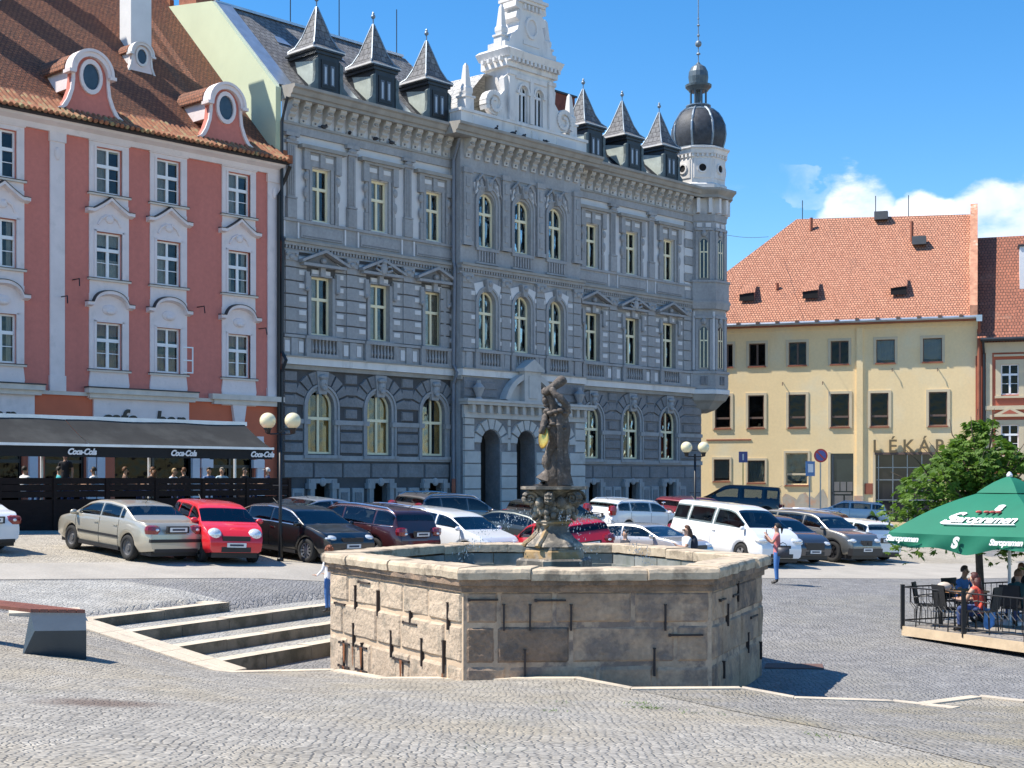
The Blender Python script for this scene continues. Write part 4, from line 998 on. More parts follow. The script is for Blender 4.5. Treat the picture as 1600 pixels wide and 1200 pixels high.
TW.rings([octo(1.8, 18.1), octo(1.82, 18.5)]); TW.mi = 4
TW.rings([octo(1.85, 19.45), octo(2.2, 19.45), octo(2.2, 19.6), octo(2.45, 19.85), octo(2.45, 19.98), octo(1.7, 20.1)]); TW.mi = 3; TW.rings([octo(1.62, 18.5), octo(1.62, 19.5)])
for k in range(8):
    a = math.pi / 4 * k
    T = MX.Translation((CX, CY_, 0)) @ MX.Rotation(a + math.pi / 2, 4, 'Z'); TW.T = T; d = -rt * math.cos(math.pi / 8)
    for z, h in ((9.45, 2.6), (14.7, 2.5)):
        TW.mi = 4; TW.prism([(-.3, z), (.3, z)] + arcp(0, z + h - .3, .3)[::-1], d - .02, d + .05); TW.mi = 5
        TW.prism([(-.2, z + .08), (.2, z + .08)] + arcp(0, z + h - .34, .2)[::-1], d - .035, d + .05); TW.mi = 6
        TW.box(-.03, .03, d - .06, d, z + .08, z + h - .2); TW.box(-.22, .22, d - .06, d, z + h * .62, z + h * .62 + .08); TW.box(-.24, -.19, d - .05, d, z + .05, z + h - .35); TW.box(.19, .24, d - .05, d, z + .05, z + h - .35)
        TW.mi = 0
        for sx in (-1, 1): TW.box(sx * .42 - .08, sx * .42 + .08, d - .1, d, z - .1, z + h + .3)
        TW.ball((0, d - .08, z + h + .18), .16, 8, 6, (1, .6, 1.2)); TW.mi = 0; TW.box(-.55, .55, d - .12, d, z + h + .35, z + h + .5)
    TW.mi = 2
    TW.box(-.62, -.52, d - .03, d, 9.4, 12.8); TW.box(.52, .62, d - .03, d, 9.4, 12.8); TW.box(-.42, -.1, d - .05, d, 17.75, 18.0); TW.box(.1, .42, d - .05, d, 17.75, 18.0)
    TW.mi = 3
    for xx in (-.35, .35): TW.box(xx - .12, xx + .12, d - .3, d + .2, 18.55, 19.45, .02)
    TW.mi = 1; TW.box(-.2, -.05, d - .24, d, 8.5, 9.0); TW.box(.05, .2, d - .24, d, 8.5, 9.0)
TW.T = MX.Identity(4)
TO = TW.build('tower', mats5 + [mat('tower_glass', (.03, .04, .05), .08, var=.2), cream], TH)
OS = 1; CX = 31.1
dr = MB(); dr.mi = 0
dr.rings([octo(1.72, 20.05), octo(1.72, 20.25), octo(1.6, 20.35), octo(1.6, 22.0), octo(1.75, 22.05), octo(1.78, 22.3), octo(1.9, 22.34), octo(1.9, 22.42), octo(1.6, 22.5)])
for k in range(8):
    a = math.pi / 4 * k; dr.T = MX.Translation((CX, CY_, 0)) @ MX.Rotation(a + math.pi / 2, 4, 'Z'); d = -1.6 * math.cos(math.pi / 8)
    dr.mi = 0; dr.box(-.52, .52, d - .05, d, 20.6, 21.75, .03)
    for j in range(12):
        b0, b1 = 2 * math.pi * j / 12, 2 * math.pi * (j + 1) / 12
        q = [(.22 * math.cos(b0), 21.2 + .22 * math.sin(b0)), (.22 * math.cos(b1), 21.2 + .22 * math.sin(b1)), (.31 * math.cos(b1), 21.2 + .31 * math.sin(b1)), (.31 * math.cos(b0), 21.2 + .31 * math.sin(b0))]
        dr.rings([[(v[0], d - .13, v[1]) for v in q], [(v[0], d - .02, v[1]) for v in q]])
    dr.mi = 1; dr.prism([(.22 * math.cos(2 * math.pi * j / 12), 21.2 + .22 * math.sin(2 * math.pi * j / 12)) for j in range(12)], d - .07, d)
    dr.mi = 0
    for j in range(5): dr.box(-.56 + j * .28 - .06, -.56 + j * .28 + .06, d - .14, d, 21.85, 22.02)
dr.T = MX.Identity(4)
dr.build('tower_drum', [g_w, BLACKV], TO)
dm = MB(); dm.mi = 0
prof = [(1.36, 22.45), (1.42, 22.6), (1.54, 23.0), (1.59, 23.4), (1.54, 23.9), (1.38, 24.3), (1.15, 24.65), (.85, 24.9), (.62, 25.0)]
n8 = 48
def domer(r, z): return [(CX + r * (1 + .028 * abs(math.cos(4 * a)) ** .6) * math.cos(a + math.pi / 8), CY_ + r * (1 + .028 * abs(math.cos(4 * a)) ** .6) * math.sin(a + math.pi / 8), z) for a in [2 * math.pi * k / n8 for k in range(n8)]]
dm.sm = True; dm.rings([domer(r, z) for r, z in prof]); dm.sm = False
dmt = mat('dark_dome_slates', (.045, .05, .06), .6, .1, var=.4, vs=4, bump=.7, bs=16)
dm.mi = 1
for k in range(8):
    a = math.pi / 8 + math.pi / 4 * k + math.pi / 8
    dm.tube([(CX + (r + .05) * math.cos(a - math.pi / 8), CY_ + (r + .05) * math.sin(a - math.pi / 8), z) for r, z in prof], .075, 6)
dm.lathe([(.95, 24.78), (.98, 24.86), (.7, 25.0), (.62, 25.1), (.75, 25.15), (.75, 25.2)], 16, (CX, CY_, 0))
dm.lathe([(1.62, 22.4), (1.66, 22.5), (1.5, 22.56)], 24, (CX, CY_, 0))
dm.build('onion_dome', [dmt, lead], TO)
ln = MB()
for k in range(8):
    a = math.pi / 4 * k + .2; ln.tube([(CX + .48 * math.cos(a), CY_ + .48 * math.sin(a), 25.2), (CX + .48 * math.cos(a), CY_ + .48 * math.sin(a), 26.1)], .06, 6)
ln.lathe([(.55, 26.05), (.62, 26.15), (.78, 26.3), (.8, 26.42), (.55, 26.48), (.56, 26.6), (.6, 26.9), (.57, 27.2), (.42, 27.5), (.15, 27.68), (.06, 27.8)], 16, (CX, CY_, 0))
ln.lathe([(.12, 25.2), (.12, 26.1)], 8, (CX, CY_, 0))
ln.build('lantern', [mat('lantern_metal', (.10, .13, .15), .5, .4, var=.3)], TO)
fn = MB(); fn.tube([(CX, CY_, 27.7), (CX, CY_, 31.6)], .035, 6); fn.ball((CX, CY_, 28.9), .2, 12, 8); fn.ball((CX, CY_, 28.3), .13, 10, 6, (1, 1, .6)); fn.ball((CX, CY_, 29.4), .09, 8, 6); fn.ball((CX, CY_, 30.0), .1, 8, 6, (1, 1, .6)); fn.ball((CX, CY_, 30.4), .06, 8, 6)
fn.build('finial', lead, TO)
# pigeons resting on ledges
pg = MB(); pg.ball((0, 0, .1), .09, 8, 6, (1.9, .9, 1)); pg.ball((.15, 0, .2), .05, 8, 6); pg.tube([(-.12, 0, .1), (-.32, 0, .05)], [.05, .02], 6, .5); pg.tube([(.02, .02, 0), (.02, .02, .05)], .01, 4)
pm_ = mat('pigeon_feathers', (.03, .032, .04), .7, var=.3)
def facept(x, y, z): return TH.matrix_basis @ V((x, y, z)) if 0 else V((-9.98 + FD.x * x - FD.y * y, 61 + FD.y * x + FD.x * y, z))
p0 = None
PIG = [(2.2, -.15, 18.52, 'dark pigeon on the ledge at the far left end of the town hall'), (3.7, -.15, 18.52, 'pigeon on the ledge above the first pilaster of the town hall'), (5.2, -.15, 18.52, 'pigeon on the ledge above the second left bay of the town hall'), (6.2, -.15, 18.52, 'pigeon on the ledge nearest the left drainpipe of the town hall'), (12.0, -1.3, 20.0, 'pigeon on the cornice below the left panel of the white gable'), (13.2, -1.3, 20.0, 'pigeon on the cornice just left of the gable windows'), (14.0, -1.3, 20.0, 'pigeon on the cornice directly below the gable windows'), (15.6, -1.3, 20.0, 'pigeon on the cornice right of the gable windows')]
for i, (x, y, z, lab) in enumerate(PIG):
    if p0 is None: p0 = pg.build('pigeon', pm_); o = p0
    else: o = p0.copy(); COL.objects.link(o)
    o.location = facept(x, y, z); o.rotation_euler = (0, 0, ANG + i * 1.1); tag(o, lab, 'pigeon', 'pigeons on the town hall ledges')
# ------------------------------------------------------------------ red house with cafe
rd = mat('brick_red_render', (.60, .20, .16), .9, var=.09, vs=.8, bump=.12, bs=40, var2=.06, vs2=5, streak=.35, col2=(.52, .175, .14), c2lo=.55, c2hi=.8, c2s=.8)
rd2 = mat('terracotta_render', (.60, .155, .08), .9, var=.08, vs=1, bump=.1)
pk = mat('pale_pink_stucco', (.78, .69, .68), .85, var=.07, vs=1.2, bump=.35, bs=12, col2=(.62, .56, .55), c2lo=.55, c2hi=.8, c2s=2)
ox = mat('weathered_pale_stone', (.66, .59, .52), .85, var=.12, vs=2, bump=.2)
lead2 = mat('dark_flashing', (.05, .05, .055), .6, .2)
tile_r = tile_mat('old_roof_tiles', (.31, .115, .055), (.22, .08, .042), sx=5.2, sz=5.5, dirt=(.10, .07, .045), dl=.5, dh=.85)
wp = mat('white_sash_paint', (.86, .86, .87), .45, var=.05)
RH = thing('red_house', 'brick-red baroque house with pale stucco window frames and gabled dormers above a cafe', 'building', (-9.98, 61, 0), ANG)
RM = [rd, pk, ox, lead2, rd2]
RB = [-12.75, -8.36, -5.68, -2.25]
ops = []
for x in RB: ops += [(x, 1.12, 7.27, 9.07, False), (x, 1.12, 10.8, 12.57, False), (x, 1.1, 14.1, 15.86, False)]
shop = [(-13.2, 2.6, 1.2, 4.6, False), (-10.2, 1.7, 1.2, 4.6, False), (-6.3, 3.6, 1.2, 4.6, False), (-2.6, 2.3, 1.2, 4.4, False)]
w = MB(); w.mi = 0; wall(w, -24, -.02, 6.3, 16.2, ops, 0, .22); w.mi = 4; wall(w, -24, -.02, -1, 6.3, shop, 0, .3)
w.build('wall', RM, RH)
m1 = MB(); m1.box(-24, -.4, 1.2, 1.3, -1, 16); m1.box(-24, -.4, .5, 1.3, 4.8, 5); m1.box(-24, -.4, .5, 1.3, 9.6, 9.8); m1.box(-24, -.4, .5, 1.3, 13.3, 13.5); m1.build('interior', ROOM, RH)
s = MB()      # top-floor surround
def fr(mb, hw, z0, z1, ow, p=.05, mi=1):
    mb.mi = mi; mb.box(-ow, -hw, -p, .03, z0, z1); mb.box(hw, ow, -p, .03, z0, z1); mb.box(-hw, hw, -p, .03, z1 - .0, z1 + .12) if 0 else None
fr(s, .56, -.02, 1.95, .86); s.box(-.56, .56, -.05, .03, 1.78, 1.95); s.box(-.9, .9, -.1, .03, 1.95, 2.08); s.box(-.66, -.56, -.08, .03, -.02, 1.8); s.box(.56, .66, -.08, .03, -.02, 1.8)
s.box(-.84, .84, -.035, .03, -1.05, -.12); s.mi = 2; s.box(-.92, .92, -.14, .03, -.12, -.05); s.mi = 3; s.box(-.93, .93, -.15, .03, -.05, -.02)
ST = s.build('top_window_surround', RM, RH, loc=(RB[0], 0, 14.1))
s = MB(); fr(s, .56, -.02, 2.9, .86); s.box(-.56, .56, -.05, .03, 1.79, 2.75); s.box(-.66, -.56, -.08, .03, -.02, 1.85); s.box(.56, .66, -.08, .03, -.02, 1.85); s.box(-.66, .66, -.08, .03, 1.79, 1.87)
s.box(-.84, .84, -.035, .03, -1.15, -.12); s.mi = 2; s.box(-.92, .92, -.14, .03, -.12, -.05); s.mi = 3; s.box(-.93, .93, -.15, .03, -.05, -.02)
def wav(kind):
    pts = []
    for k in range(25):
        u = -1 + 2 * k / 24
        if kind == 'ogee': z = 2.58 + .55 * (max(0, 1 - abs(u) * 1.15)) ** 1.25 + .05 * (abs(u) > .75)
        else: z = 2.5 + .48 * math.sqrt(max(0, 1 - (u / .72) ** 2)) * (abs(u) < .72) + .05
        pts.append((u * 1.02, z))
    return pts
def cap_(mb, kind):
    P_ = wav(kind)
    for p, q in zip(P_, P_[1:]):
        mb.mi = 1; mb.rings([[(p[0], -.26, p[1] - .12), (q[0], -.26, q[1] - .12), (q[0], -.26, q[1]), (p[0], -.26, p[1])], [(p[0], .02, p[1] - .2), (q[0], .02, q[1] - .2), (q[0], .02, q[1]), (p[0], .02, p[1])]])
        mb.mi = 3; mb.rings([[(p[0], -.28, p[1] + .0), (q[0], -.28, q[1] + .0), (q[0], -.28, q[1] + .025), (p[0], -.28, p[1] + .025)], [(p[0], .02, p[1] + .01), (q[0], .02, q[1] + .01), (q[0], .02, q[1] + .06), (p[0], .02, p[1] + .06)]])
cap_(s, 'ogee'); s.mi = 1
for sx in (-1, 1): s.tube([(sx * .5, -.06, 2.05), (sx * .35, -.08, 2.3), (sx * .1, -.08, 2.45)], .05, 6)
s.ball((0, -.06, 2.3), .16, 8, 6, (1.3, .5, 1)); 
SM = s.build('ogee_hood_surround', RM, RH, loc=(RB[0], 0, 10.8))
s = MB(); fr(s, .56, -.02, 2.9, .86); s.box(-.56, .56, -.05, .03, 1.81, 2.7); s.box(-.66, -.56, -.08, .03, -.02, 1.87); s.box(.56, .66, -.08, .03, -.02, 1.87); s.box(-.66, .66, -.08, .03, 1.81, 1.9)
s.prism([(-.86, -1.2), (.86, -1.2), (.8, -1.0), (.88, -.6), (.82, -.12), (-.82, -.12), (-.88, -.6), (-.8, -1.0)], -.06, .03); s.mi = 2; s.box(-.92, .92, -.14, .03, -.12, -.05); s.mi = 3; s.box(-.93, .93, -.15, .03, -.05, -.02)
cap_(s, 'arch'); s.mi = 1; s.ball((0, -.05, 2.3), .26, 12, 8, (1.3, .35, .8)); s.ball((0, -.12, 2.22), .12, 8, 6, (1.6, .6, .8))
SB = s.build('arched_hood_surround', RM, RH, loc=(RB[0], 0, 7.27))
for x in RB[1:]: inst(ST, RH, (x, 0, 14.1)); inst(SM, RH, (x, 0, 10.8)); inst(SB, RH, (x, 0, 7.27))
for i, x in enumerate(RB):
    window(RH, x, 1.1, 14.1, 15.86, .1, wp, tr=.6, curt='left', bars=1, fw=.07)
    window(RH, x, 1.12, 10.8, 12.57, .1, wp, tr=.62, curt=('side', 'half', 'left', 'side')[i], bars=1, fw=.07)
    window(RH, x, 1.12, 7.27, 9.07, .1, wp, tr=.62, curt='half' if i else 'side', curtm=CURT_R if i else CURT, bars=1, fw=.07)
m1 = MB()      # open casement
m1.T = MX.Translation((RB[2] + .56, -.02, 7.3)) @ MX.Rotation(R(-12), 4, 'Z')
for a in ((0, .05, 0, 1.08), (.5, .55, 0, 1.08)): m1.box(a[0], a[1], -.02, .02, a[2], a[3])
for z in (0, .5, 1.03): m1.box(.05, .5, -.02, .02, z, z + .05)
m1.build('open_casement', wp, RH)
m1 = MB()
for a, b in ((-10.86, -10.26), (-.78, -.1)):
    m1.mi = 1; m1.box(a, b, -.07, .03, 6.32, 16.2); m1.box(a - .04, b + .04, -.12, .03, 15.75, 16.2); m1.box(a - .03, b + .03, -.12, .03, 6.32, 6.9); m1.ball(((a + b) / 2, -.08, 15.3), .14, 8, 6, (1, .5, 1.8))
m1.split('pilaster', RM, RH, [-5])
m1 = MB(); m1.mi = 1; m1.prism([(0, 16.1), (-.12, 16.1), (-.16, 16.3), (-.4, 16.42), (-.5, 16.6), (.2, 16.6)], -24, -.1, 'x'); m1.mi = 3; m1.prism([(-.62, 16.55), (-.5, 16.5), (-.45, 16.62), (-.6, 16.7)], -24, .0, 'x')
m1.build('eaves_cornice', RM, RH)
m1 = MB()      # band and projecting shopfront cornices
m1.mi = 2; m1.box(-24, -.05, -.1, .03, 6.18, 6.32)
for a, b in ((-20, -11.2), (-9.4, -4.45)): m1.mi = 2; m1.box(a, b, -.35, .03, 6.3, 6.5); m1.box(a + .1, b - .1, -.25, .03, 6.12, 6.3); m1.mi = 3; m1.box(a - .03, b + .03, -.38, .03, 6.5, 6.55); m1.mi = 1; m1.box(a + .35, b - .3, -.09, .03, 4.8, 6.12)
m1.mi = 2; m1.box(-3.75, -.05, -.3, .03, 6.3, 6.52); m1.box(-3.6, -.1, -.2, .03, 6.1, 6.3); m1.mi = 1; m1.prism([(-2.5, 5.1), (-2.1, 5.1), (-1.95, 6.1), (-2.65, 6.1)], -.16, .03)
for x in (-11.55, -9.15, -8.75, -4.42, -3.95, -1.2): m1.mi = 1; m1.box(x - .17, x + .17, -.12, .03, 1.0, 4.8)
for x in (-3.9, -1.3):
    for k in range(5): m1.box(x - .28, x + .28, -.16, .03, 1.2 + k * .75, 1.55 + k * .75)
m1.split('shopfront_trim', RM, RH, [-10.5, -4.2])
shopglass = glass_mat('shop_glass', (.12, .11, .10), .0, .35, ior=1.25)
fm_d = mat('shop_frame', (.02, .018, .016), .4)
for i, (x, w_, a, b, _) in enumerate(shop): window(RH, x, w_, a, b, .15, fm_d, tr=.72 if i != 2 else 0, curt=None, glass=shopglass, fw=.1, mull=(i != 1))
def text(s_, size, m, parent, loc, rot, name='lettering', ext_=.01, shear=0, bold=0, font=None, sp=1, sx=1):
    cu = bpy.data.curves.new(name, 'FONT'); cu.body = s_; cu.size = size; cu.extrude = ext_; cu.shear = shear; cu.offset = bold; cu.align_x = 'CENTER'; cu.resolution_u = 4; cu.space_character = sp
    o = bpy.data.objects.new(name, cu); COL.objects.link(o)
    dg = bpy.context.evaluated_depsgraph_get(); me = bpy.data.meshes.new_from_object(o.evaluated_get(dg)); bpy.data.objects.remove(o)
    me.materials.clear(); me.materials.append(m); me.name = name
    q = bpy.data.objects.new(name, me); COL.objects.link(q); q.parent = parent; q.location = loc; q.rotation_euler = rot; q.scale = (sx, 1, 1); return q
text('cafe   bar', 1.0, IRON, RH, (-6.9, -.12, 5.02), (R(90), 0, 0), 'shop_lettering', .03, .15, .02)
text('bar', 1.0, IRON, RH, (-13.0, -.12, 5.0), (R(90), 0, 0), 'shop_lettering', .03, .15, .02)
roof = MB(); ze = 16.62
def zroof(y): return ze + (y + .75) * .72 if y < .6 else ze + 1.35 * .72 + (y - .6) * 1.0
for y0_, y1_ in ((-.75, .6), (.6, 11.0)):
    n = 60
    for i in range(n):
        a, b = -24 + 24 * i / n, -24 + 24 * (i + 1) / n
        roof.face([(a, y0_, zroof(y0_)), (b, y0_, zroof(y0_)), (b, y1_, zroof(y1_)), (a, y1_, zroof(y1_))])
roof.face([(-24, 11, zroof(11)), (0, 11, zroof(11)), (0, 21, 18), (-24, 21, 18)])
uv_slope(roof.build('tiled_roof', tile_r, RH))
mt = MB(); rr = random.Random(5)      # loose half-round eaves tiles
for i in range(105):
    x = -24 + i * .228 + rr.uniform(-.02, .02); L2 = 1.0 + rr.uniform(-.15, .2)
    mt.tube([(x, -.86 + rr.uniform(-.03, .03), zroof(-.75) + .0), (x, -.5, zroof(-.5) + .02), (x, L2 - .75, zroof(L2 - .75) + .03)], [.09, .08, .06], 6)
mt.build('eaves_tiles', mat('mossy_eaves_tiles', (.32, .13, .07), .9, var=.3, vs=3, bump=.3, col2=(.28, .25, .13), c2lo=.5, c2hi=.65, c2s=3), RH)
m1 = MB()
for k in range(30): y = -.7 + k * .38; m1.box(-.16, .06, y, y + .36, zroof(y) - .1, zroof(y + .2) + .1)
m1.auto('verge_tiles', tile_r, RH)
def rgable(x, s_, small=False):
    """curved dormer gable with an oval window"""
    g = MB(); yF = -.25; z0 = 17.0
    n = 14; out = [(-1.4, 0), (-1.2, .12), (-1.02, .4), (-.86, .8), (-.8, 1.25), (-.8, 1.55)]
    top = [(.8 * math.cos(math.pi - math.pi * k / n), 1.55 + .8 * math.sin(math.pi * k / n)) for k in range(n + 1)]
    pr = out[:-1] + top + [(-p[0], p[1]) for p in out[:-1]][::-1]
    g.mi = 0; g.prism(pr, yF, yF + .28)
    bd = [(p[0], p[1]) for p in pr]
    for p, q in zip(bd, bd[1:]):
        c = lambda v: (v[0] * .84, (v[1] - .9) * .88 + .9 if v[1] > .9 else v[1])
        arch = p[1] >= 1.45 and q[1] >= 1.45; pj = .2 if arch else .08
        r = [p, q, c(q), c(p)]; g.mi = 1; g.rings([[(v[0], yF - pj, v[1]) for v in r], [(v[0], yF + .02, v[1]) for v in r]])
        if arch:
            c3 = lambda v: (v[0] * 1.14, (v[1] - 1.55) * 1.14 + 1.55); r = [c3(p), c3(q), q, p]; g.rings([[(v[0], yF - .26, v[1]) for v in r], [(v[0], yF + .3, v[1]) for v in r]])
    for sx in (-1, 1): g.box(sx * .86 - .14, sx * .86 + .14, yF - .26, yF + .25, 1.42, 1.55)
    E_ = lambda r, k: (r * .36 * math.cos(2 * math.pi * k / 20), 1.42 + r * .5 * math.sin(2 * math.pi * k / 20))
    for k in range(20):
        r = [E_(1, k), E_(1, k + 1), E_(1.35, k + 1), E_(1.35, k)]; g.rings([[(v[0], yF - .1, v[1]) for v in r], [(v[0], yF + .02, v[1]) for v in r]])
    g.mi = 2; g.prism([E_(1, k) for k in range(20)], yF - .02, yF + .03)
    # body behind with pale side cheek and tiled top
    g.mi = 1; g.prism([(-.78, .9), (.78, .9), (.78, 1.6)] + [(.78 * math.cos(math.pi * k / 8), 1.6 + .7 * math.sin(math.pi * k / 8)) for k in range(1, 8)] + [(-.78, 1.6)], yF + .25, 2.2)
    o = g.build('dormer_gable', [rd, pk, mat('dark_oval_glass', (.05, .07, .09), .12, var=.3)] if not small else [pk, g_w, bpy.data.materials['dark_oval_glass']], RH, loc=(x, 0, z0))
    t = MB(); n = 10
    P_ = [(.95 * math.cos(math.pi * k / n), 1.62 + .78 * math.sin(math.pi * k / n)) for k in range(n + 1)]
    for p, q in zip(P_, P_[1:]): t.rings([[(p[0], yF + .3, p[1]), (q[0], yF + .3, q[1]), (q[0] * .95, yF + .3, q[1] - .05), (p[0] * .95, yF + .3, p[1] - .05)], [(p[0], 2.4, p[1] + .1), (q[0], 2.4, q[1] + .1), (q[0] * .95, 2.4, q[1]), (p[0] * .95, 2.4, p[1])]])
    uv_slope(t.build('dormer_tiles', tile_r, o)); o.scale = (s_, s_, s_); return o
rgable(-9.3, 1.0); rgable(-3.1, 1.0)
o = rgable(-8.6, .62, True); o.location = (-4.9, 3.4, 20.0)
o = rgable(-15.5, .62, True); o.location = (-15.0, 3.6, 20.2)
for x, y, h in ((-4.35, 4.6, 5.6), (-10.5, 6.0, 5.6), (-13.5, 5.0, 5.0), (-9.3, 8.6, 4)):
    m1 = MB(); m1.box(x - .5, x + .5, y - .45, y + .45, zroof(y) - .6, zroof(y) + h); m1.box(x - .6, x + .6, y - .55, y + .55, zroof(y) + h, zroof(y) + h + .15)
    m1.build('chimney', mat('white_chimney_render', (.72, .72, .72), .85, var=.06), RH)
m1 = MB(); m1.box(-4.6, -3.9, 8.4, 8.9, 25.6, 25.72); m1.build('skylight', mat('skylight_glass', (.15, .3, .3), .2), RH)
for x, z in ((-9.9, 10.6), (-4.3, 10.05), (-1.2, 9.4), (-10.4, 9.9)):
    m1 = MB(); m1.tube([(x, 0, z), (x, -.5, z), (x - .1, -.7, z - .3)], .025, 5); m1.build('wall_hook', IRON, RH)
# downpipe at the joint between the red house and the town hall
m1 = MB(); m1.tube([(.0, -.6, 16.45), (-.05, -.3, 15.9), (-.3, -.2, 15.2), (-.3, -.2, 1.2)], .085, 8); m1.build('downpipe', IRON, RH)

# ------------------------------------------------------------------ yellow pharmacy house
ye = mat('yellow_render', (.86, .66, .37), .9, var=.05, vs=.5, bump=.12, bs=40, var2=.04, vs2=6, col2=(.80, .68, .45), c2lo=.5, c2hi=.72, c2s=.35)
yw = mat('cream_window_surround', (.62, .52, .36), .85, var=.06)
ypl = mat('bare_plinth', (.42, .38, .31), .9, var=.15, vs=2, bump=.4, bs=15, col2=(.5, .32, .22), c2lo=.5, c2hi=.6, c2s=1.2)
tile_y = tile_mat('salmon_roof_tiles', (.57, .265, .165), (.47, .20, .12), sx=5.5, sz=4.6, dirt=(.20, .11, .08), dl=.56, dh=.86, bumps=1.0, ramp0=.5)
rust = mat('rust_red_metal', (.28, .09, .05), .7, var=.2)
dkf = mat('brown_window_frame', (.14, .09, .07), .6, var=.15)
YD = V((.949, -.316)).normalized(); YANG = math.atan2(YD.y, YD.x)
YH = thing('pharmacy_house', 'long yellow rendered house with salmon tiled hip roof and small hatch dormers', 'building', (29.4, 89.3, 0), YANG)
YM = [ye, yw, ypl, rust]
top = [(-15.8, .75), (-13.8, 1.1), (-11.15, 1.15), (-8.43, 1.15), (-5.53, 1.17), (-2.62, 1.18)]
mid = [(-16.1, 1.05), (-13.87, 1.05), (-11.17, 1.13), (-8.41, 1.18), (-5.91, 1.13), (-2.28, 1.13)]
YO = [(x, w_, 10.5, 12.0, False) for x, w_ in top] + [(x, w_, 6.4, 8.55, False) for x, w_ in mid] + [(-16.17, 1.07, 2.85, 4.3, False), (-13.86, 1.15, 2.75, 4.22, False), (-11.2, 1.45, 2.6, 4.7, False), (-8.28, 1.45, .2, 4.65, False), (-4.2, 3.9, .2, 4.65, False)]
w = MB(); w.mi = 0; wall(w, -21, 0, -1, 13.2, YO, 0, .26); w.box(-.03, .13, -.004, 6, 10.8, 13.25); w.build('wall', YM, YH)
m1 = MB(); m1.box(-20.5, -.3, 1.0, 1.1, -1, 13); m1.build('interior', ROOM, YH)
m1 = MB(); m1.mi = 1
for x, w_, a, b, _ in YO:
    hw = w_ / 2
    if a > 5: m1.box(x - hw - .17, x - hw, -.05, .02, a - .1, b + .17); m1.box(x + hw, x + hw + .17, -.05, .02, a - .1, b + .17); m1.box(x - hw, x + hw, -.05, .02, b, b + .17)
    elif x < -10: m1.box(x - hw - .13, x - hw, -.05, .02, a - .1, b + .15); m1.box(x + hw, x + hw + .13, -.05, .02, a - .1, b + .15); m1.box(x - hw, x + hw, -.05, .02, b, b + .15)
    if a > 2: m1.mi = 3; m1.box(x - hw - .05, x + hw + .05, -.1, .1, a - .1, a - .01); m1.mi = 1
m1.mi = 1
for x, b in ((-9.1, 4.75), (-6.25, 4.75)): m1.box(x - .08, x + .08, -.06, .02, .2, b)
m1.auto('window_trim', YM, YH)
m1 = MB(); m1.mi = 0; m1.box(-7.35, -6.95, -.14, .02, -1, 12.8); m1.box(-21, -14.9, -.02, .02, 12.2, 13.0) if 0 else None
m1.mi = 0; m1.box(-21, 0, -.06, .02, 12.75, 13.1); m1.mi = 2
import itertools
rr = random.Random(8)
pl_ = [(-12.4, .0), (-9.15, .0)] + [(x, 1.25 + .55 * math.sin((x + 12.4) * 1.1) + rr.uniform(-.25, .5)) for x in [-9.15 - .2 * k for k in range(17)]]
m1.face([(-17, -.03, -1), (-12.4, -.03, -1), (-12.4, -.03, 1.8), (-14, -.03, 1.5), (-17, -.03, 1.0)]); 
pp = [(-12.4, -1), (-9.1, -1)] + [(-9.1 - .19 * k, 1.4 + .75 * abs(math.sin(k * .55)) * (1 - k / 26) + rr.uniform(0, .35)) for k in range(17)]
for (a, za), (b, zb) in zip(pp[2:], pp[3:]): m1.face([(b, -.035, -1), (a, -.035, -1), (a, -.035, za), (b, -.035, zb)])
m1.mi = 2; m1.box(-7.5, -6.9, -.2, .0, -1, 1.9); m1.mi = 3; m1.box(-6.85, -6.3, -.06, .0, 2.0, 2.7); m1.box(-17.2, -14.2, -.05, .02, 5.55, 5.64)
m1.split('plinth_patch', YM, YH, [-12.4, -9.05, -7.6, -6.8])
CURT_G = mat('green_grey_blind', (.30, .36, .35), .8, var=.1)
CURT_B = mat('blue_grey_film', (.20, .26, .32), .5, var=.1)
for i, (x, w_) in enumerate(top):
    if i < 4: window(YH, x, w_, 10.5, 12.0, .15, dkf, tr=0, curt=None, glass=GLS_D, fw=.06)
    else: window(YH, x, w_, 10.5, 12.0, .15, dkf, tr=0, curt='blind', curtm=CURT_B, fw=.05, mull=False)
for i, (x, w_) in enumerate(mid): window(YH, x, w_, 6.4, 8.55, .08, mat('beige_transom_%d' % i, (.40, .34, .27), .6) if 0 else dkf, tr=.3, curt=None, glass=GLS_D, fw=.07, mull=False)
m1 = MB(); m1.mi = 0
for x, w_ in mid: m1.box(x - w_ / 2 + .05, x + w_ / 2 - .05, .09, .13, 6.4 + 2.15 * .3 - .05, 6.4 + 2.15 * .3 + .07)
m1.split('transom', yw, YH, [-15, -12.5, -9.8, -7.2, -4])
window(YH, -16.17, 1.07, 2.85, 4.3, .15, dkf, tr=0, curt='blind', curtm=CURT_G, fw=.06, mull=False)
window(YH, -13.86, 1.15, 2.75, 4.22, .15, dkf, tr=0, curt='full', curtm=CURT_G, fw=.06, mull=False)
window(YH, -11.2, 1.45, 2.6, 4.7, .15, yw, tr=.33, curt='blind', curtm=CURT_G, fw=.08, mull=False)
m1 = MB(); m1.mi = 0; m1.box(-9.0, -7.56, .1, .16, .2, 4.65); m1.mi = 1; m1.box(-8.95, -7.7, .05, .1, 2.0, 2.12); m1.box(-8.95, -8.83, .05, .1, .2, 4.6); m1.box(-8.9, -8.2, .05, .1, .3, 1.9); m1.box(-8.1, -7.6, .05, .1, .3, 1.9)
for k in range(3): m1.box(-8.8 + k * .42, -8.45 + k * .42, .04, .1, 2.2, 2.8)
m1.build('glazed_door', [mat('door_glass_dark', (.03, .04, .04), .15), mat('grey_door_panel', (.16, .155, .15), .6)], YH)
m1 = MB(); m1.mi = 0; m1.box(-6.15, -2.25, .12, .18, .2, 4.65); m1.mi = 1
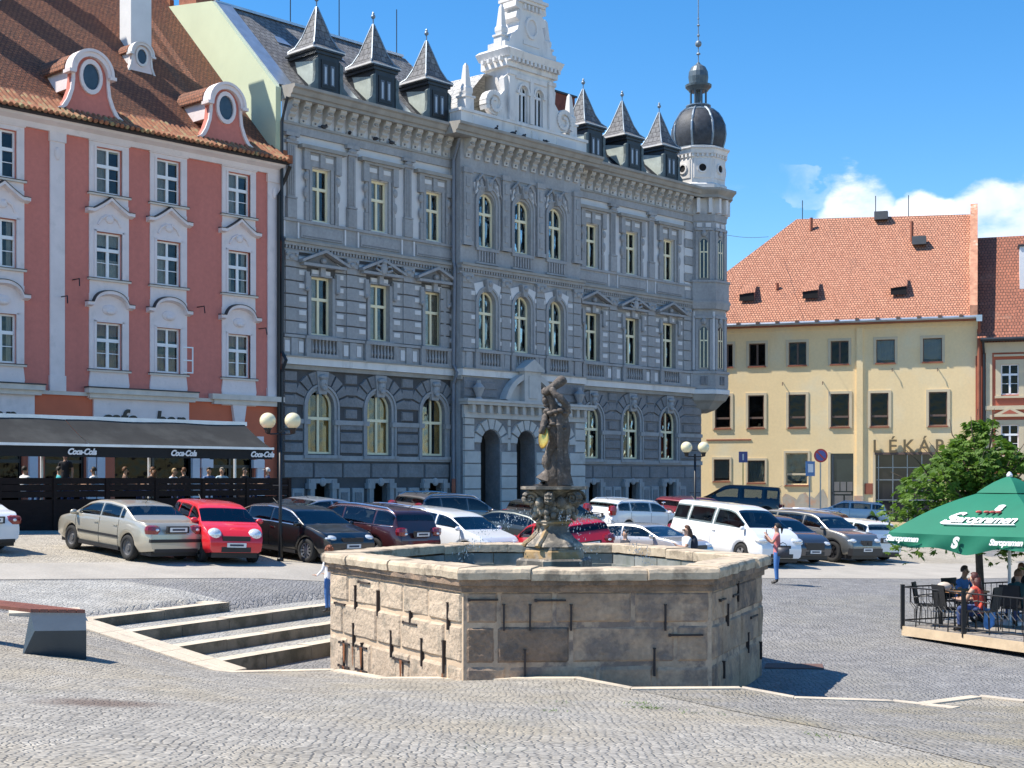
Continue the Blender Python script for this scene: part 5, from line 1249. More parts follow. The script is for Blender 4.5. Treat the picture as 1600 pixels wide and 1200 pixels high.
for k in range(5): m1.box(-6.0 + k * .9, -5.95 + k * .9, .06, .12, .3, 4.6)
for z in (1.6, 2.9, 3.7): m1.box(-6.1, -2.3, .06, .12, z, z + .05)
m1.mi = 2; m1.box(-6.2, -2.2, -.25, .1, 4.55, 4.7)
m1.build('shop_window', [mat('shop_dark', (.02, .02, .025), .12), mat('aluminium', (.35, .36, .38), .35, .7), dkf], YH)
bronze = mat('bronze_letters', (.20, .15, .08), .5, .4, var=.2)
for i, ch in enumerate('LÉKÁRNA'):
    text(ch, 1.15, bronze, YH, (-6.15 + i * .98 + .1, -.22, 4.72), (R(90), 0, 0), 'sign_letter', .07, 0, .015)
for x, z in ((-5.1, 10.1), (-2.3, 10.05), (-12.1, 9.35), (-9.5, 9.35)):
    m1 = MB(); m1.tube([(x, 0, z), (x, -.22, z), (x, -.26, z - .2)], .03, 5); m1.mi = 0; m1.build('wall_hook', dkf, YH)
# roof: hip at the left end
ym = MB(); ze = 13.3; zr = 21.3; dR = 6.5
eL, eR = -20.7, -.35; rl = -12.0
E1, E2 = (eL, -.55, ze), (eR, -.55, ze); Rl, Rr = (rl, dR, zr + .0), (eR, dR, zr - .35)
ym.face([E1, E2, Rr, Rl]); ym.face([E1, Rl, (eL, 13, ze)]); ym.face([(eL, 13, ze), Rl, Rr, (eR, 13, ze)])
import bmesh
def subd(o, n):
    bm = bmesh.new(); bm.from_mesh(o.data); bmesh.ops.subdivide_edges(bm, edges=bm.edges, cuts=n, use_grid_fill=True)
    for v in bm.verts:
        v.co.z += .12 * (NZ.noise(v.co * .35)) - .0
    bm.to_mesh(o.data); bm.free()
ro = ym.build('tiled_roof', tile_y, YH); uv_slope(ro)
m1 = MB(); m1.mi = 0; m1.tube([(eL, -.68, 13.2), (.1, -.68, 13.2)], .11, 8); m1.mi = 1; m1.box(eL, .05, -.6, .02, 13.02, 13.16)
for k in range(14): xx = -17.5 + k * 1.28; m1.mi = 2; m1.box(xx - .12, xx + .12, -.82, -.5, 13.22, 13.36)
m1.auto('gutter', [zinc, rust, dkf], YH)
m1 = MB(); m1.mi = 0; m1.prism([(-.6, 13.1), (.1, 13.1), (6.5, 20.9), (6.7, 21.6), (6.2, 21.6), (-.6, 13.95)], -.35, .12, 'x'); 
m1.mi = 1; m1.prism([(2.0, 16.0), (3.4, 17.6), (3.4, 18.4), (2.0, 16.85)], -.37, -.34, 'x')
m1.build('fire_wall', [mat('patched_brick', (.50, .24, .15), .9, var=.3, vs=3, bump=.5, bs=10, col2=(.6, .52, .4), c2lo=.6, c2hi=.68, c2s=.8), yw], YH)
m1 = MB()
def hatch(x, y):
    z = ze + (y + .55) * (zr - ze) / (dR + .55); m1.mi = 0
    m1.face([(x - .55, y - .35, z + .35), (x + .55, y - .35, z + .45), (x + .5, y + .9, z + 1.25), (x - .45, y + .9, z + 1.15)]); m1.mi = 1
    m1.face([(x - .5, y - .3, z - .1), (x + .5, y - .3, z - .1), (x + .5, y - .3, z + .4), (x - .5, y - .3, z + .35)]); m1.mi = 0; m1.face([(x + .5, y - .3, z - .1), (x + .5, y - .3, z + .4), (x + .5, y + .8, z + 1.2)]); m1.face([(x - .5, y - .3, z - .1), (x - .5, y - .3, z + .35), (x - .5, y + .8, z + 1.1)])
for x in (-14.6, -10.4, -4.75): hatch(x, 1.0)
m1.split('hatch_dormer', [tile_y, BLACKV], YH, [-12, -7])
m1 = MB()
for x, y in ((-6.2, 6.1), (-3.6, 4.2)):
    z = ze + (y + .55) * (zr - ze) / (dR + .55); m1.box(x - .45, x + .45, y - .3, y + .4, z, z + .55)
m1.split('roof_vent', mat('dark_grey_vent', (.09, .1, .11), .6), YH, [-5])
m1 = MB()
for x, y, h in ((-10.9, 5.7, .8), (-4.1, 4.6, 1.2), (-12.7, 1.7, .35)): z = ze + (y + .55) * (zr - ze) / (dR + .55); m1.tube([(x, y, z - .1), (x, y, z + h)], .11, 8)
m1.split('vent_pipe', rust, YH, [-12, -7])
m1 = MB(); zz = ze + 8
for x, h in ((-11.6, 1.3), (-6.6, 1.3), (-4.4, 1.2)): m1.tube([(x, dR, zr - .3), (x, dR, zr + h)], .03, 5)
m1.split('lightning_rod', IRON, YH, [-9, -5])
m1 = MB(); m1.tube([(.22, -.68, 13.1), (.22, -.2, 12.3), (.22, -.15, 1)], .12, 8); m1.mi = 1; m1.box(.05, .4, -.85, -.5, 12.9, 13.3); m1.build('downpipe', [rust, zinc], YH)
# ------------------------------------------------------------------ red and yellow house at the right edge
OH = thing('corner_house', 'house with red panels and white sash windows at the right edge, behind the tree', 'building', (29.4, 89.3, 0), YANG)
orr = mat('oxide_red_render', (.45, .13, .08), .9, var=.06); tile_o = tile_mat('brown_red_tiles', (.34, .125, .075), (.27, .10, .06), sx=5, sz=3.4, dirt=(.40, .25, .18), dl=.55, dh=.8)
w = MB(); w.mi = 0; oo = [(2.05, 1.05, 8.3, 10.2, False), (2.05, 1.05, 4.55, 6.4, False), (5.4, 1.05, 8.3, 10.2, False), (5.4, 1.05, 4.55, 6.4, False)]
wall(w, .0, 14, -1, 11.6, oo, .003, .15); w.build('wall', [orr], OH)
m1 = MB(); m1.mi = 0; m1.box(.62, 1.0, -.08, .02, -1, 11.6) ; m1.box(.45, 14, -.1, .02, 10.95, 11.6); m1.box(.45, 14, -.16, .02, 7.35, 7.6); m1.box(.45, 14, -.1, .02, 2.9, 3.3)
for x in (2.05, 5.4):
    for z0_, z1_ in ((8.3, 10.2), (4.55, 6.4)):
        m1.mi = 0; m1.box(x - .85, x - .525, -.06, .02, z0_ - .1, z1_ + .3); m1.box(x + .525, x + .85, -.06, .02, z0_ - .1, z1_ + .3); m1.box(x - .525, x + .525, -.06, .02, z1_, z1_ + .3); m1.box(x - .95, x + .95, -.22, .02, z1_ + .5, z1_ + .62); m1.box(x - .9, x + .9, -.12, .02, z0_ - .22, z0_ - .08)
    m1.prism([(x - 1.0, 7.02), (x + 1.0, 7.02), (x, 7.5)], -.2, .02); m1.mi = 1; m1.prism([(x - .5, 7.08), (x + .5, 7.08), (x, 7.35)], -.21, .0)
m1.box(3.4, 4.0, -.08, .02, -1, 11)
m1.auto('stucco_trim', [yw, orr], OH)
for x in (2.05, 5.4): window(OH, x, 1.05, 8.3, 10.2, .06, wp, tr=.66, curt=None, glass=GLS_D, bars=1, fw=.07); window(OH, x, 1.05, 4.55, 6.4, .06, wp, tr=.66, curt=None, glass=GLS_D, bars=1, fw=.07)
m1 = MB(); m1.box(.5, 13.8, .9, 1.0, -1, 11); m1.build('interior', ROOM, OH)
m1 = MB(); m1.face([(.1, -.6, 11.85), (14.2, -.6, 11.85), (14.2, 6.4, 19.3), (.1, 6.4, 19.3)]); m1.face([(.1, 6.4, 19.3), (14.2, 6.4, 19.3), (14.2, 12, 12), (.1, 12, 12)]); uv_slope(m1.build('tiled_roof', tile_o, OH))
m1 = MB(); m1.tube([(.3, -.7, 11.75), (14, -.7, 11.75)], .12, 8); m1.tube([(.45, -.65, 11.7), (.5, -.15, 10.9), (.55, -.12, 1)], .08, 8); m1.auto('gutter', zincd, OH)
m1 = MB(); m1.box(2.7, 4.0, 2.6, 3.8, 14.5, 18.0); m1.mi = 1; m1.box(2.6, 4.1, 2.5, 3.9, 18.0, 18.12); m1.build('chimney', [mat('white_chimney', (.75, .76, .78), .85, var=.05), zincd], OH)
# ------------------------------------------------------------------ overhead cable between the tower and the roof
m1 = MB(); a, b = facept(32.6, .2, 17.8), V((17.6, 96.6, 19.6)); m1.tube([a.lerp(b, k / 10) - V((0, 0, .15 * math.sin(math.pi * k / 10))) for k in range(11)], .012, 4)
tag(m1.build('overhead_cable', IRON), 'thin dark cable strung from the tower across to the salmon roof', 'cable')
# ------------------------------------------------------------------ fountain
RIM = EYE - 1.33
st_l = mat('fountain_limestone', (.48, .375, .27), .85, var=.18, vs=1.3, bump=.8, bs=12, col2=(.33, .27, .20), c2lo=.54, c2hi=.62, c2s=2.4, var2=.12, vs2=14, bd=.04)
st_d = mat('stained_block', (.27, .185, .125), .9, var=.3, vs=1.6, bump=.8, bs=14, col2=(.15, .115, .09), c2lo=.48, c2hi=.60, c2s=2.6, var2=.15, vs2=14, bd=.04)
st_m = mat('pale_mortar_band', (.58, .435, .295), .9, var=.15, vs=2, bump=.4, bs=14, col2=(.30, .22, .15), c2lo=.5, c2hi=.75, c2s=1.0)
st_c = mat('coping_stone', (.52, .42, .30), .85, var=.18, vs=1.8, bump=.7, bs=14, col2=(.27, .215, .155), c2lo=.5, c2hi=.62, c2s=2.6, var2=.1)
st_g = mat('inner_grey_stone', (.25, .255, .235), .8, var=.25, vs=2, bump=.5, bs=12, col2=(.13, .15, .12), c2lo=.45, c2hi=.7, c2s=1.5)
ironc = mat('clamp_iron', (.035, .025, .022), .7, var=.3)
rustc = mat('rust_streak', (.22, .08, .03), .85, var=.4, vs=5)
FT = thing('fountain', 'large hexagonal stone fountain basin with iron clamps and pale coping', 'fountain', (.6, 25.2, ZL)); FT.location = (0, 0, 0)
HV = [V((a, b, 0)) for a, b in HEX]; n6 = 6
cen = sum(HV, V()) / 6
def off(d):     # offset polygon outward by d
    out = []
    for i in range(6):
        p0, p1, p2 = HV[i - 1], HV[i], HV[(i + 1) % 6]
        e1 = (p1 - p0).normalized(); e2 = (p2 - p1).normalized()
        m1_ = V((e1.y, -e1.x, 0)); m2_ = V((e2.y, -e2.x, 0))
        k = (m1_ + m2_).normalized(); out.append(p1 + k * (d / k.dot(m1_)))
    return out
def ring_wall(mb, do, di, z0, z1):
    O, I_ = off(do), off(di)
    for i in range(6):
        j = (i + 1) % 6; p = [O[i], O[j], I_[j], I_[i]]
        mb.rings([[(v.x, v.y, z0) for v in p], [(v.x, v.y, z1) for v in p]])
st_k = mat('shaded_mortar', (.48, .35, .24), .9, var=.2, vs=1.6, bump=.6, bs=14, col2=(.24, .18, .14), c2lo=.50, c2hi=.58, c2s=2.4, var2=.12)
w = MB(); ring_wall(w, -.0, -.42, ZL - .4, RIM - .2); w.m = [1 if 0 <= i < 12 else 0 for i in range(len(w.f))]; w.build('basin_wall', [st_m, st_k], FT)
bl = MB(); rr = random.Random(12)
for i in range(6):
    p, q = HV[i], HV[(i + 1) % 6]; L_ = (q - p).length; d = (q - p).normalized(); ang = math.atan2(d.y, d.x)
    bl.T = MX.Translation(p) @ MX.Rotation(ang, 4, 'Z')
    dark = (i in (0, 1))  # camera-side faces: shade painted into the block colour along with stains
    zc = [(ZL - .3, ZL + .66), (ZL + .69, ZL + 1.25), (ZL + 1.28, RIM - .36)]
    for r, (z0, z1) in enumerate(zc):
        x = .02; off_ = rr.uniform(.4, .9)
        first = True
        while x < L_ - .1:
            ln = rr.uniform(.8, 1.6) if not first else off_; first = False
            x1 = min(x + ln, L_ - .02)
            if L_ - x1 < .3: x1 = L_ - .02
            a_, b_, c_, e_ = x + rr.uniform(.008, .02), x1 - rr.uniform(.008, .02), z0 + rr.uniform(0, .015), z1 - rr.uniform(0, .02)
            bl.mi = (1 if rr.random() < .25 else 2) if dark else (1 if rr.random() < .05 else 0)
            n_, m_ = max(6, int((b_ - a_) / .045)), 14; pr = rr.uniform(.025, .045); sd_ = rr.uniform(0, 50)
            def f(u, v):
                ed = min(u, 1 - u) * (b_ - a_), min(v, 1 - v) * (e_ - c_); k = min(1, ed[0] / .035) ** .6 * min(1, ed[1] / .035) ** .6
                wob = NZ.noise(V((u * 3 * (b_ - a_) + sd_, v * 3, sd_))) * .016 + NZ.noise(V((u * 14 * (b_ - a_) + sd_, v * 8, sd_))) * .007
                return (a_ + (b_ - a_) * u + wob * .6 * (1 - k), .01 - (pr + wob) * k, c_ + (e_ - c_) * v + wob * .8 * (1 - k))
            bl.grid(f, n_, m_); x = x1
bl.T = MX.Identity(4)
bl.build('stone_blocks', [st_l, st_d, mat('stained_block_shaded', (.42, .29, .19), .9, var=.3, vs=1.3, bump=.8, bs=14, col2=(.25, .185, .14), c2lo=.48, c2hi=.60, c2s=2.2, var2=.15, vs2=14)], FT, fix=False, smooth=False)
# under-coping moulding and coping slabs
w = MB(); ring_wall(w, .10, -.3, RIM - .26, RIM - .17); ring_wall(w, .045, -.3, RIM - .36, RIM - .26); w.build('moulding', st_d, FT)
cp = MB(); O, I_ = off(.15), off(-.48)
for i in range(6):
    j = (i + 1) % 6; L_ = (O[j] - O[i]).length; n = max(2, round(L_ / 1.25)); 
    cuts = sorted([0, 1] + [(k + rr.uniform(-.2, .2)) / n for k in range(1, n)])
    for a, b in zip(cuts, cuts[1:]):
        m_ = 8; a += .0015; b -= .0015; rz = rr.uniform(-.018, .018); oo_ = rr.uniform(-.035, .03); rs = []
        for k in range(m_ + 1):
            t = a + (b - a) * k / m_; o_ = O[i].lerp(O[j], t); q = I_[i].lerp(I_[j], t); dd = (o_ - q).normalized(); s1 = rr.uniform(-.022, .02) + oo_
            if 0 < k < m_ or True: pass
            o2 = o_ + dd * (s1 if 0 < t < 1 else 0); z = RIM + rz + rr.uniform(-.006, .006)
            rs.append([(q.x, q.y, z - .17), (q.x, q.y, z - .02), ((q + dd * .03).x, (q + dd * .03).y, z), ((o2 - dd * .06).x, (o2 - dd * .06).y, z), ((o2 - dd * .02).x, (o2 - dd * .02).y, z - .02), (o2.x, o2.y, z - .07), ((o2 - dd * .015).x, (o2 - dd * .015).y, z - .17)])
        cp.rings(rs)
cp.build('coping', st_c, FT)
w = MB(); w.mi = 0; P_ = off(-.425)
for i in range(6):
    a, b = P_[i], P_[(i + 1) % 6]; L_ = (b - a).length; n = 5
    for k in range(n):
        c0, c1 = a.lerp(b, k / n + .004), a.lerp(b, (k + 1) / n - .004); nn = (cen - (c0 + c1) / 2).normalized() * .03
        w.rings([[(v.x, v.y, z) for v in (c0, c1, c1 + nn, c0 + nn)] for z in (RIM - .9, RIM - .2)])
        if i in (3, 4, 2):
            w.rings([[(v.x, v.y, z) for v in (c0 + nn, c1 + nn, c1 + nn * 4, c0 + nn * 4)] for z in (RIM - .9, RIM - .40 - .04 * (k % 2))])
w.build('inner_facing', st_g, FT)
wm = bpy.data.materials.new('fountain_water'); wm.use_nodes = True
P = wm.node_tree.nodes['Principled BSDF']; P.inputs['Base Color'].default_value = (.06, .075, .05, 1); P.inputs['Roughness'].default_value = .04; P.inputs['Specular IOR Level'].default_value = .8
def wavenodes(m, sc, st):
    nt = m.node_tree; n = nt.nodes.new('ShaderNodeTexNoise'); n.inputs['Scale'].default_value = sc; n.inputs['Detail'].default_value = 3; t = nt.nodes.new('ShaderNodeTexCoord'); b = nt.nodes.new('ShaderNodeBump')
    b.inputs['Strength'].default_value = st; b.inputs['Distance'].default_value = .04; nt.links.new(t.outputs['Object'], n.inputs['Vector']); nt.links.new(n.outputs[0], b.inputs['Height']); nt.links.new(b.outputs[0], nt.nodes['Principled BSDF'].inputs['Normal'])
wavenodes(wm, 6, .6)
w = MB(); w.face([(v.x, v.y, RIM - .52) for v in off(-.44)]); tag(w.build('water', wm), kind='structure')
# iron clamps: (edge, along, height above ground, length, vertical)
CL = []
def et(e, px):      # distance along basin edge e seen at photo column px, and its depth
    a, b = HV[e], HV[(e + 1) % 6]; u = (px - 800) / F; t = (u * a.y - a.x) / ((b.x - a.x) - u * (b.y - a.y)); return t * (b - a).length, a.y + (b.y - a.y) * t
for e, v, lst in ((5, 1, ((558, 911, 952), (593, 919, 962), (703, 937, 984), (555, 970, 1010), (614, 981, 1027), (662, 993, 1041), (696, 996, 1052), (540, 997, 1040), (568, 1000, 1050), (644, 952, 976))),
                  (5, 0, ((564, 909, 580), (527, 942, 542), (634, 972, 655), (534, 1003, 549), (560, 1009, 576), (533, 1039, 548), (560, 1045, 577), (619, 1028, 642))),
                  (0, 1, ((787, 940, 985), (828, 940, 985), (892, 940, 985), (1039, 940, 985), (820, 1010, 1058), (1022, 1008, 1056))),
                  (0, 0, ((734, 937, 778), (838, 938, 884), (1047, 992, 1098))),
                  (1, 1, ((1134, 940, 978), (1128, 1030, 1060), (1166, 985, 1020), (1150, 905, 940), (1186, 1000, 1030))), (1, 0, ((1122, 938, 1130), (1142, 931, 1150), (1170, 965, 1180)))):
    for a_, b_, c_ in lst:
        x, Yd = et(e, a_)
        if v: z1 = EYE - (b_ - HZ) * Yd / F - ZL; z0 = EYE - (c_ - HZ) * Yd / F - ZL; CL.append((e, x, z0, z1 - z0, 1))
        else: x2, _ = et(e, c_); CL.append((e, x, EYE - (b_ - HZ) * Yd / F - ZL, x2 - x, 0))
for e, x, z, l, v in CL:
    p, q = HV[e], HV[(e + 1) % 6]; d = (q - p).normalized(); c = MB()
    c.T = MX.Translation(p) @ MX.Rotation(math.atan2(d.y, d.x), 4, 'Z'); z += ZL
    c.mi = 0
    if v: c.box(x - .014, x + .014, -.055, 0, z, z + l * .92); c.box(x - .022, x + .022, -.06, 0, z + l * .88, z + l * .92)
    else: c.box(x - .02, x + l, -.055, 0, z - .013, z + .013); c.box(x - .03, x + .01, -.06, 0, z - .022, z + .022)
    c.build('iron_clamp', [ironc], FT)
rs_ = MB()
for e, x, z, l, v in [CL[k] for k in (3, 6, 7, 8, 13, 14, 15, 16, 17, 22)]:
    p, q = HV[e], HV[(e + 1) % 6]; d = (q - p).normalized(); rs_.T = MX.Translation(p) @ MX.Rotation(math.atan2(d.y, d.x), 4, 'Z')
    w0 = .03 if v else .05; xc = x if v else x + l / 2
    rs_.face([(xc - w0, -.056, ZL + z), (xc + w0, -.056, ZL + z), (xc + w0 * .6, -.056, ZL + z - .35), (xc - w0 * .4, -.056, ZL + z - .3)])
rs_.T = MX.Identity(4); rs_.auto('rust_stain', rustc, FT)
# ------------------------------------------------------------------ statue and pedestal
sc_d = mat('weathered_statue_stone', (.095, .078, .066), .8, var=.3, vs=4, bump=.9, bs=22, col2=(.27, .225, .185), c2lo=.56, c2hi=.72, c2s=9, var2=.2, vs2=20)
sc_p = mat('wet_pedestal_stone', (.13, .115, .095), .6, var=.35, vs=3, bump=.7, bs=16, col2=(.40, .33, .25), c2lo=.5, c2hi=.62, c2s=3.5)
ochre = mat('ochre_lime_stain', (.36, .23, .10), .7, var=.35, vs=4, bump=.5, bs=16, col2=(.33, .28, .22), c2lo=.45, c2hi=.6, c2s=3)
gold = mat('gilded_shield', (.75, .48, .12), .35, .85, var=.25, vs=9, bump=.3, bs=14)
SX, SY = .76, 25.3
PD = thing('pedestal', 'dark carved stone pedestal with scroll capital and ochre stains rising from the basin', 'pedestal', (SX, SY, 0), R(12)); PD.location = (SX, SY, RIM); PD.scale = (1, 1, .885)
def ngon(r, z, n=6, ph=0, e=.0): return [(r * math.cos(ph + 2 * math.pi * k / n), r * math.sin(ph + 2 * math.pi * k / n), z) for k in range(n)]
p = MB(); p.mi = 0; p.rings([ngon(.70, -1.6, 6), ngon(.70, -.14, 6), ngon(.65, -.10, 6)]); p.mi = 1; p.rings([ngon(.60, -.10, 6, .2), ngon(.58, .04, 6, .2), ngon(.55, .08, 6, .2)]); p.mi = 0; p.rings([ngon(.56, .08, 6, .2), ngon(.54, .14, 6, .2)]); p.build('foot', [sc_p, ochre], PD)
p = MB(); p.mi = 0; sm = [(.56, .14), (.52, .2), (.40, .3), (.30, .42), (.27, .55), (.30, .60)]
p.rings([ngon(r, z, 8, .2) for r, z in sm]); p.mi = 1
for a in (math.pi, math.pi * 1.25): p.tube([((r + .01) * math.cos(a), (r + .01) * math.sin(a), z) for r, z in sm], .055, 6)
p.rings([ngon(.34, .6, 8, .2), ngon(.36, .64, 8, .2), ngon(.30, .68, 8, .2)])
p.build('shaft', [sc_p, ochre], PD)
p = MB(); p.rings([ngon(.24, .66, 8), ngon(.30, .8, 8), ngon(.28, 1.1, 8), ngon(.42, 1.26, 8), ngon(.62, 1.29, 8), ngon(.62, 1.35, 8)])
for k in range(6):       # scrolls and acanthus
    a = 2 * math.pi * k / 6 + .1; T = MX.Rotation(a, 4, 'Z')
    P_ = [T @ V((.27, 0, .70)), T @ V((.31, 0, .82)), T @ V((.33, 0, .95))]; n_ = 22
    for j in range(n_ + 1):
        t = j / n_; r = .145 * (1 - .8 * t); b = math.pi * 1.1 - t * 4.2 * math.pi * .8; P_.append(T @ V((.47 + r * math.cos(b), 0, 1.10 + r * math.sin(b))))
    p.tube(P_, [.05, .055, .055] + [.055 - .03 * j / n_ for j in range(n_ + 1)], 8)
    for dy in (-.045, .045): p.tube([T @ V((v.x, v.y, v.z)) + T @ V((0, dy, 0)) for v in [T.inverted() @ q for q in P_]], [.03] * len(P_), 6)
    for j in range(6): c = T @ V((.36 + .03 * math.sin(j), (j % 2 - .5) * .12, .72 + j * .055)); p.ball(c, .055, 8, 6, (1, 1, 1.3))
    T2 = MX.Rotation(a + math.pi / 6, 4, 'Z'); c = T2 @ V((.37, 0, 1.02)); p.ball(c, .10, 10, 8, (1, 1, 1.25)); c = T2 @ V((.43, 0, 1.0)); p.ball(c, .03, 6, 5)
    for j in range(4): c = T2 @ V((.33 - .01 * j, (j - 1.5) * .05, .86 - .03 * (j % 2))); p.ball(c, .05, 8, 6, (1, 1, 1.6))
p.build('scroll_capital', sc_p, PD)
def skinmesh(joints, edges, name, mats, parent=None, sub=2, tagger=None, disp=0, loc=None):
    """joints: list of (co, radius); grown with a Skin modifier into one continuous surface"""
    me = bpy.data.meshes.new('tmp'); me.from_pydata([j[0] for j in joints], edges, [])
    o = bpy.data.objects.new('tmp', me); COL.objects.link(o)
    o.modifiers.new('s', 'SKIN'); me.skin_vertices or None
    sv = me.skin_vertices[0].data
    for i, j in enumerate(joints):
        r = j[1] if isinstance(j[1], tuple) else (j[1], j[1]); sv[i].radius = r; sv[i].use_root = (i == 0)
    m = o.modifiers.new('u', 'SUBSURF'); m.levels = sub; m.render_levels = sub
    dg = bpy.context.evaluated_depsgraph_get(); dg.update(); me2 = bpy.data.meshes.new_from_object(o.evaluated_get(dg)); bpy.data.objects.remove(o)
    me2.name = name; me2.materials.clear()
    for q in mats: me2.materials.append(q)
    if disp:
        me2.update()
        nrm = [v.normal.copy() for v in me2.vertices]
        for v, n_ in zip(me2.vertices, nrm):
            c = v.co; v.co = c + n_ * (disp * NZ.noise(V((c.x * 9, c.y * 9, c.z * 5))) + disp * .5 * NZ.noise(c * 22))
    for pl in me2.polygons:
        pl.use_smooth = True
        if tagger: pl.material_index = tagger(pl.center, pl.normal)
    q = bpy.data.objects.new(name, me2); COL.objects.link(q)
    if parent is not None: q.parent = parent
    if loc is not None: q.location = loc
    return q
ST_ = thing('statue', 'dark stone statue of a man swinging a club and holding a gilded shield', 'statue', (SX, SY, RIM + 1.19), 0); ST_.scale = (.95, .95, .89)
# figure turned to the left, weight on the rear leg, club raised over the head; statue base z=0
J = [((.02, 0, 1.02), .17), ((.04, 0, 1.22), .17), ((.05, 0, 1.42), .20), ((.0, 0, 1.60), .12), ((-.05, -.02, 1.72), .085), ((-.10, -.03, 1.82), .105), ((-.10, -.03, 1.92), .09),   # pelvis..head
     ((.10, -.05, .8), .13), ((.12, -.06, .5), .10), ((.14, -.05, .22), .085), ((.10, -.05, .05), .08), ((-.02, -.07, .04), .05),        # rear leg
     ((-.06, -.03, .78), .12), ((-.15, -.02, .5), .09), ((-.10, .02, .25), .07), ((-.16, .02, .06), .06), ((-.28, 0, .04), .045),      # front leg
     ((.2, -.08, 1.50), .10), ((.22, -.2, 1.66), .08), ((.02, -.24, 1.84), .065), ((-.06, -.14, 1.96), .055),     # right arm up to the club
     ((-.14, .05, 1.48), .09), ((-.2, -.12, 1.32), .07), ((-.22, -.24, 1.18), .06), ((-.26, -.24, 1.05), .05)]     # left arm to shield
E_ = [(0, 1), (1, 2), (2, 3), (3, 4), (4, 5), (5, 6), (0, 7), (7, 8), (8, 9), (9, 10), (10, 11), (0, 12), (12, 13), (13, 14), (14, 15), (15, 16), (2, 17), (17, 18), (18, 19), (19, 20), (2, 21), (21, 22), (22, 23), (23, 24)]
skinmesh(J, E_, 'body', [sc_d], ST_, 2, disp=.035)
c = MB(); c.sm = True    # cloak falling down the back to the ground and the tree stump
def clk(u, v):
    z = 1.56 - 1.54 * u; a = -1.7 + 3.0 * v; r = [.13, .22, .25, .22, .20, .21, .235, .26, .27][min(8, int(u * 8))] * (1 - (u * 8 - int(u * 8))) + [.13, .22, .25, .22, .20, .21, .235, .26, .27, .27][min(9, int(u * 8) + 1)] * (u * 8 - int(u * 8)); k_ = abs(math.sin(v * 9 + u * 2.2 + math.sin(u * 6) * .5)); r += .05 * k_ - .035 + .015 * math.sin(u * 17 + v * 5)
    return (.06 + .03 * u + r * math.cos(a) * .95, -.02 + r * math.sin(a) * .9, z)
c.grid(clk, 40, 90)
c.build('cloak', sc_d, ST_, fix=False)
m = MB(); m.sm = True
m.tube([(.06, .05, 0), (.06, .05, .4), (.08, .06, .8), (.07, .03, 1.1)], [.27, .2, .19, .12], 12); m.tube([(-.22, 0, 0), (-.2, 0, .15), (-.12, -.05, .32)], [.2, .16, .06], 8)
m.build('tree_stump', sc_d, ST_)
m = MB(); m.sm = True; m.tube([(-.17, -.15, 1.86), (-.1, -.13, 1.95), (.0, -.1, 2.02), (.12, -.06, 2.12), (.18, -.04, 2.17), (.2, -.03, 2.19)], [.045, .07, .085, .105, .09, .03], 10); m.build('club', sc_d, ST_)
m = MB(); m.sm = True; rr = random.Random(2)
for k in range(16):      # beard, locks and wreath
    a = rr.uniform(0, 6.28); m.ball((-.10 + .1 * math.cos(a), -.03 + .1 * math.sin(a), 1.9 + rr.uniform(-.03, .07)), .05, 8, 6)
m.ball((-.19, -.05, 1.80), .018 * 2, 6, 5); m.ball((-.17, -.04, 1.73), .07, 8, 6, (.9, 1, 1.3)); m.ball((-.15, -.04, 1.64), .055, 8, 6)
for k in range(14): a = k * .5; m.ball((.05 + .2 * math.cos(a), -.03 + .18 * math.sin(a), 1.5 + .03 * math.sin(k * 2.1)), .07, 8, 6, (1, 1, .7))
for k in range(12): a = k * .55; m.ball((.03 + .2 * math.cos(a), -.02 + .17 * math.sin(a), 1.22 + .04 * math.sin(k * 1.7)), .06, 8, 6, (1.2, 1.2, .7))
m.build('hair_and_drapery_folds', sc_d, ST_)
m = MB(); m.sm = True; m.lathe([(.0, .03), (.1, .028), (.16, .015), (.185, 0), (.17, -.015), (0, -.02)], 20); so_ = m.build('shield', gold, ST_, loc=(-.21, -.2, .98)); so_.rotation_euler = (R(80), R(-10), R(-50)); so_.scale = (.8, 1.25, 1)
m = MB(); m.sm = True; m.ball((-.02, 0, 0), .05, 8, 8, (1, .6, 1.2)); m.ball((0, 0, .075), .03, 8, 6)
# water jets and splashes
spm = bpy.data.materials.new('water_drops'); spm.use_nodes = True; P = spm.node_tree.nodes['Principled BSDF']; P.inputs['Base Color'].default_value = (.85, .9, .95, 1); P.inputs['Roughness'].default_value = .05; P.inputs['Transmission Weight'].default_value = .55; P.inputs['IOR'].default_value = 1.33
s = MB(); rr = random.Random(4)
for az, n in ((math.pi + .25, 260), (.15, 260), (math.pi * 1.5 + .3, 120), (math.pi * .55, 100)):
    for k in range(n):
        t = rr.random(); r = .35 + 1.55 * t + rr.gauss(0, .04); z = RIM + .62 + .35 * t - 1.35 * t * t + rr.gauss(0, .05 + .05 * t); a = az + rr.gauss(0, .09)
        if z < RIM - .5: continue
        q = rr.uniform(.004, .012); cx, cy = SX + r * math.cos(a), SY + r * math.sin(a)
        s.rings([[(cx + q * math.cos(b), cy + q * math.sin(b), z) for b in (0, 2.1, 4.2)], [(cx, cy, z + q * 2.2)] * 3], cap=False); s.rings([[(cx + q * math.cos(b), cy + q * math.sin(b), z) for b in (0, 2.1, 4.2)], [(cx, cy, z - q * 2)] * 3], cap=False)
tag(s.build('water_spray', spm, fix=False), 'sparkling drops of water falling from the pedestal spouts into the basin', 'water spray', kind='stuff')
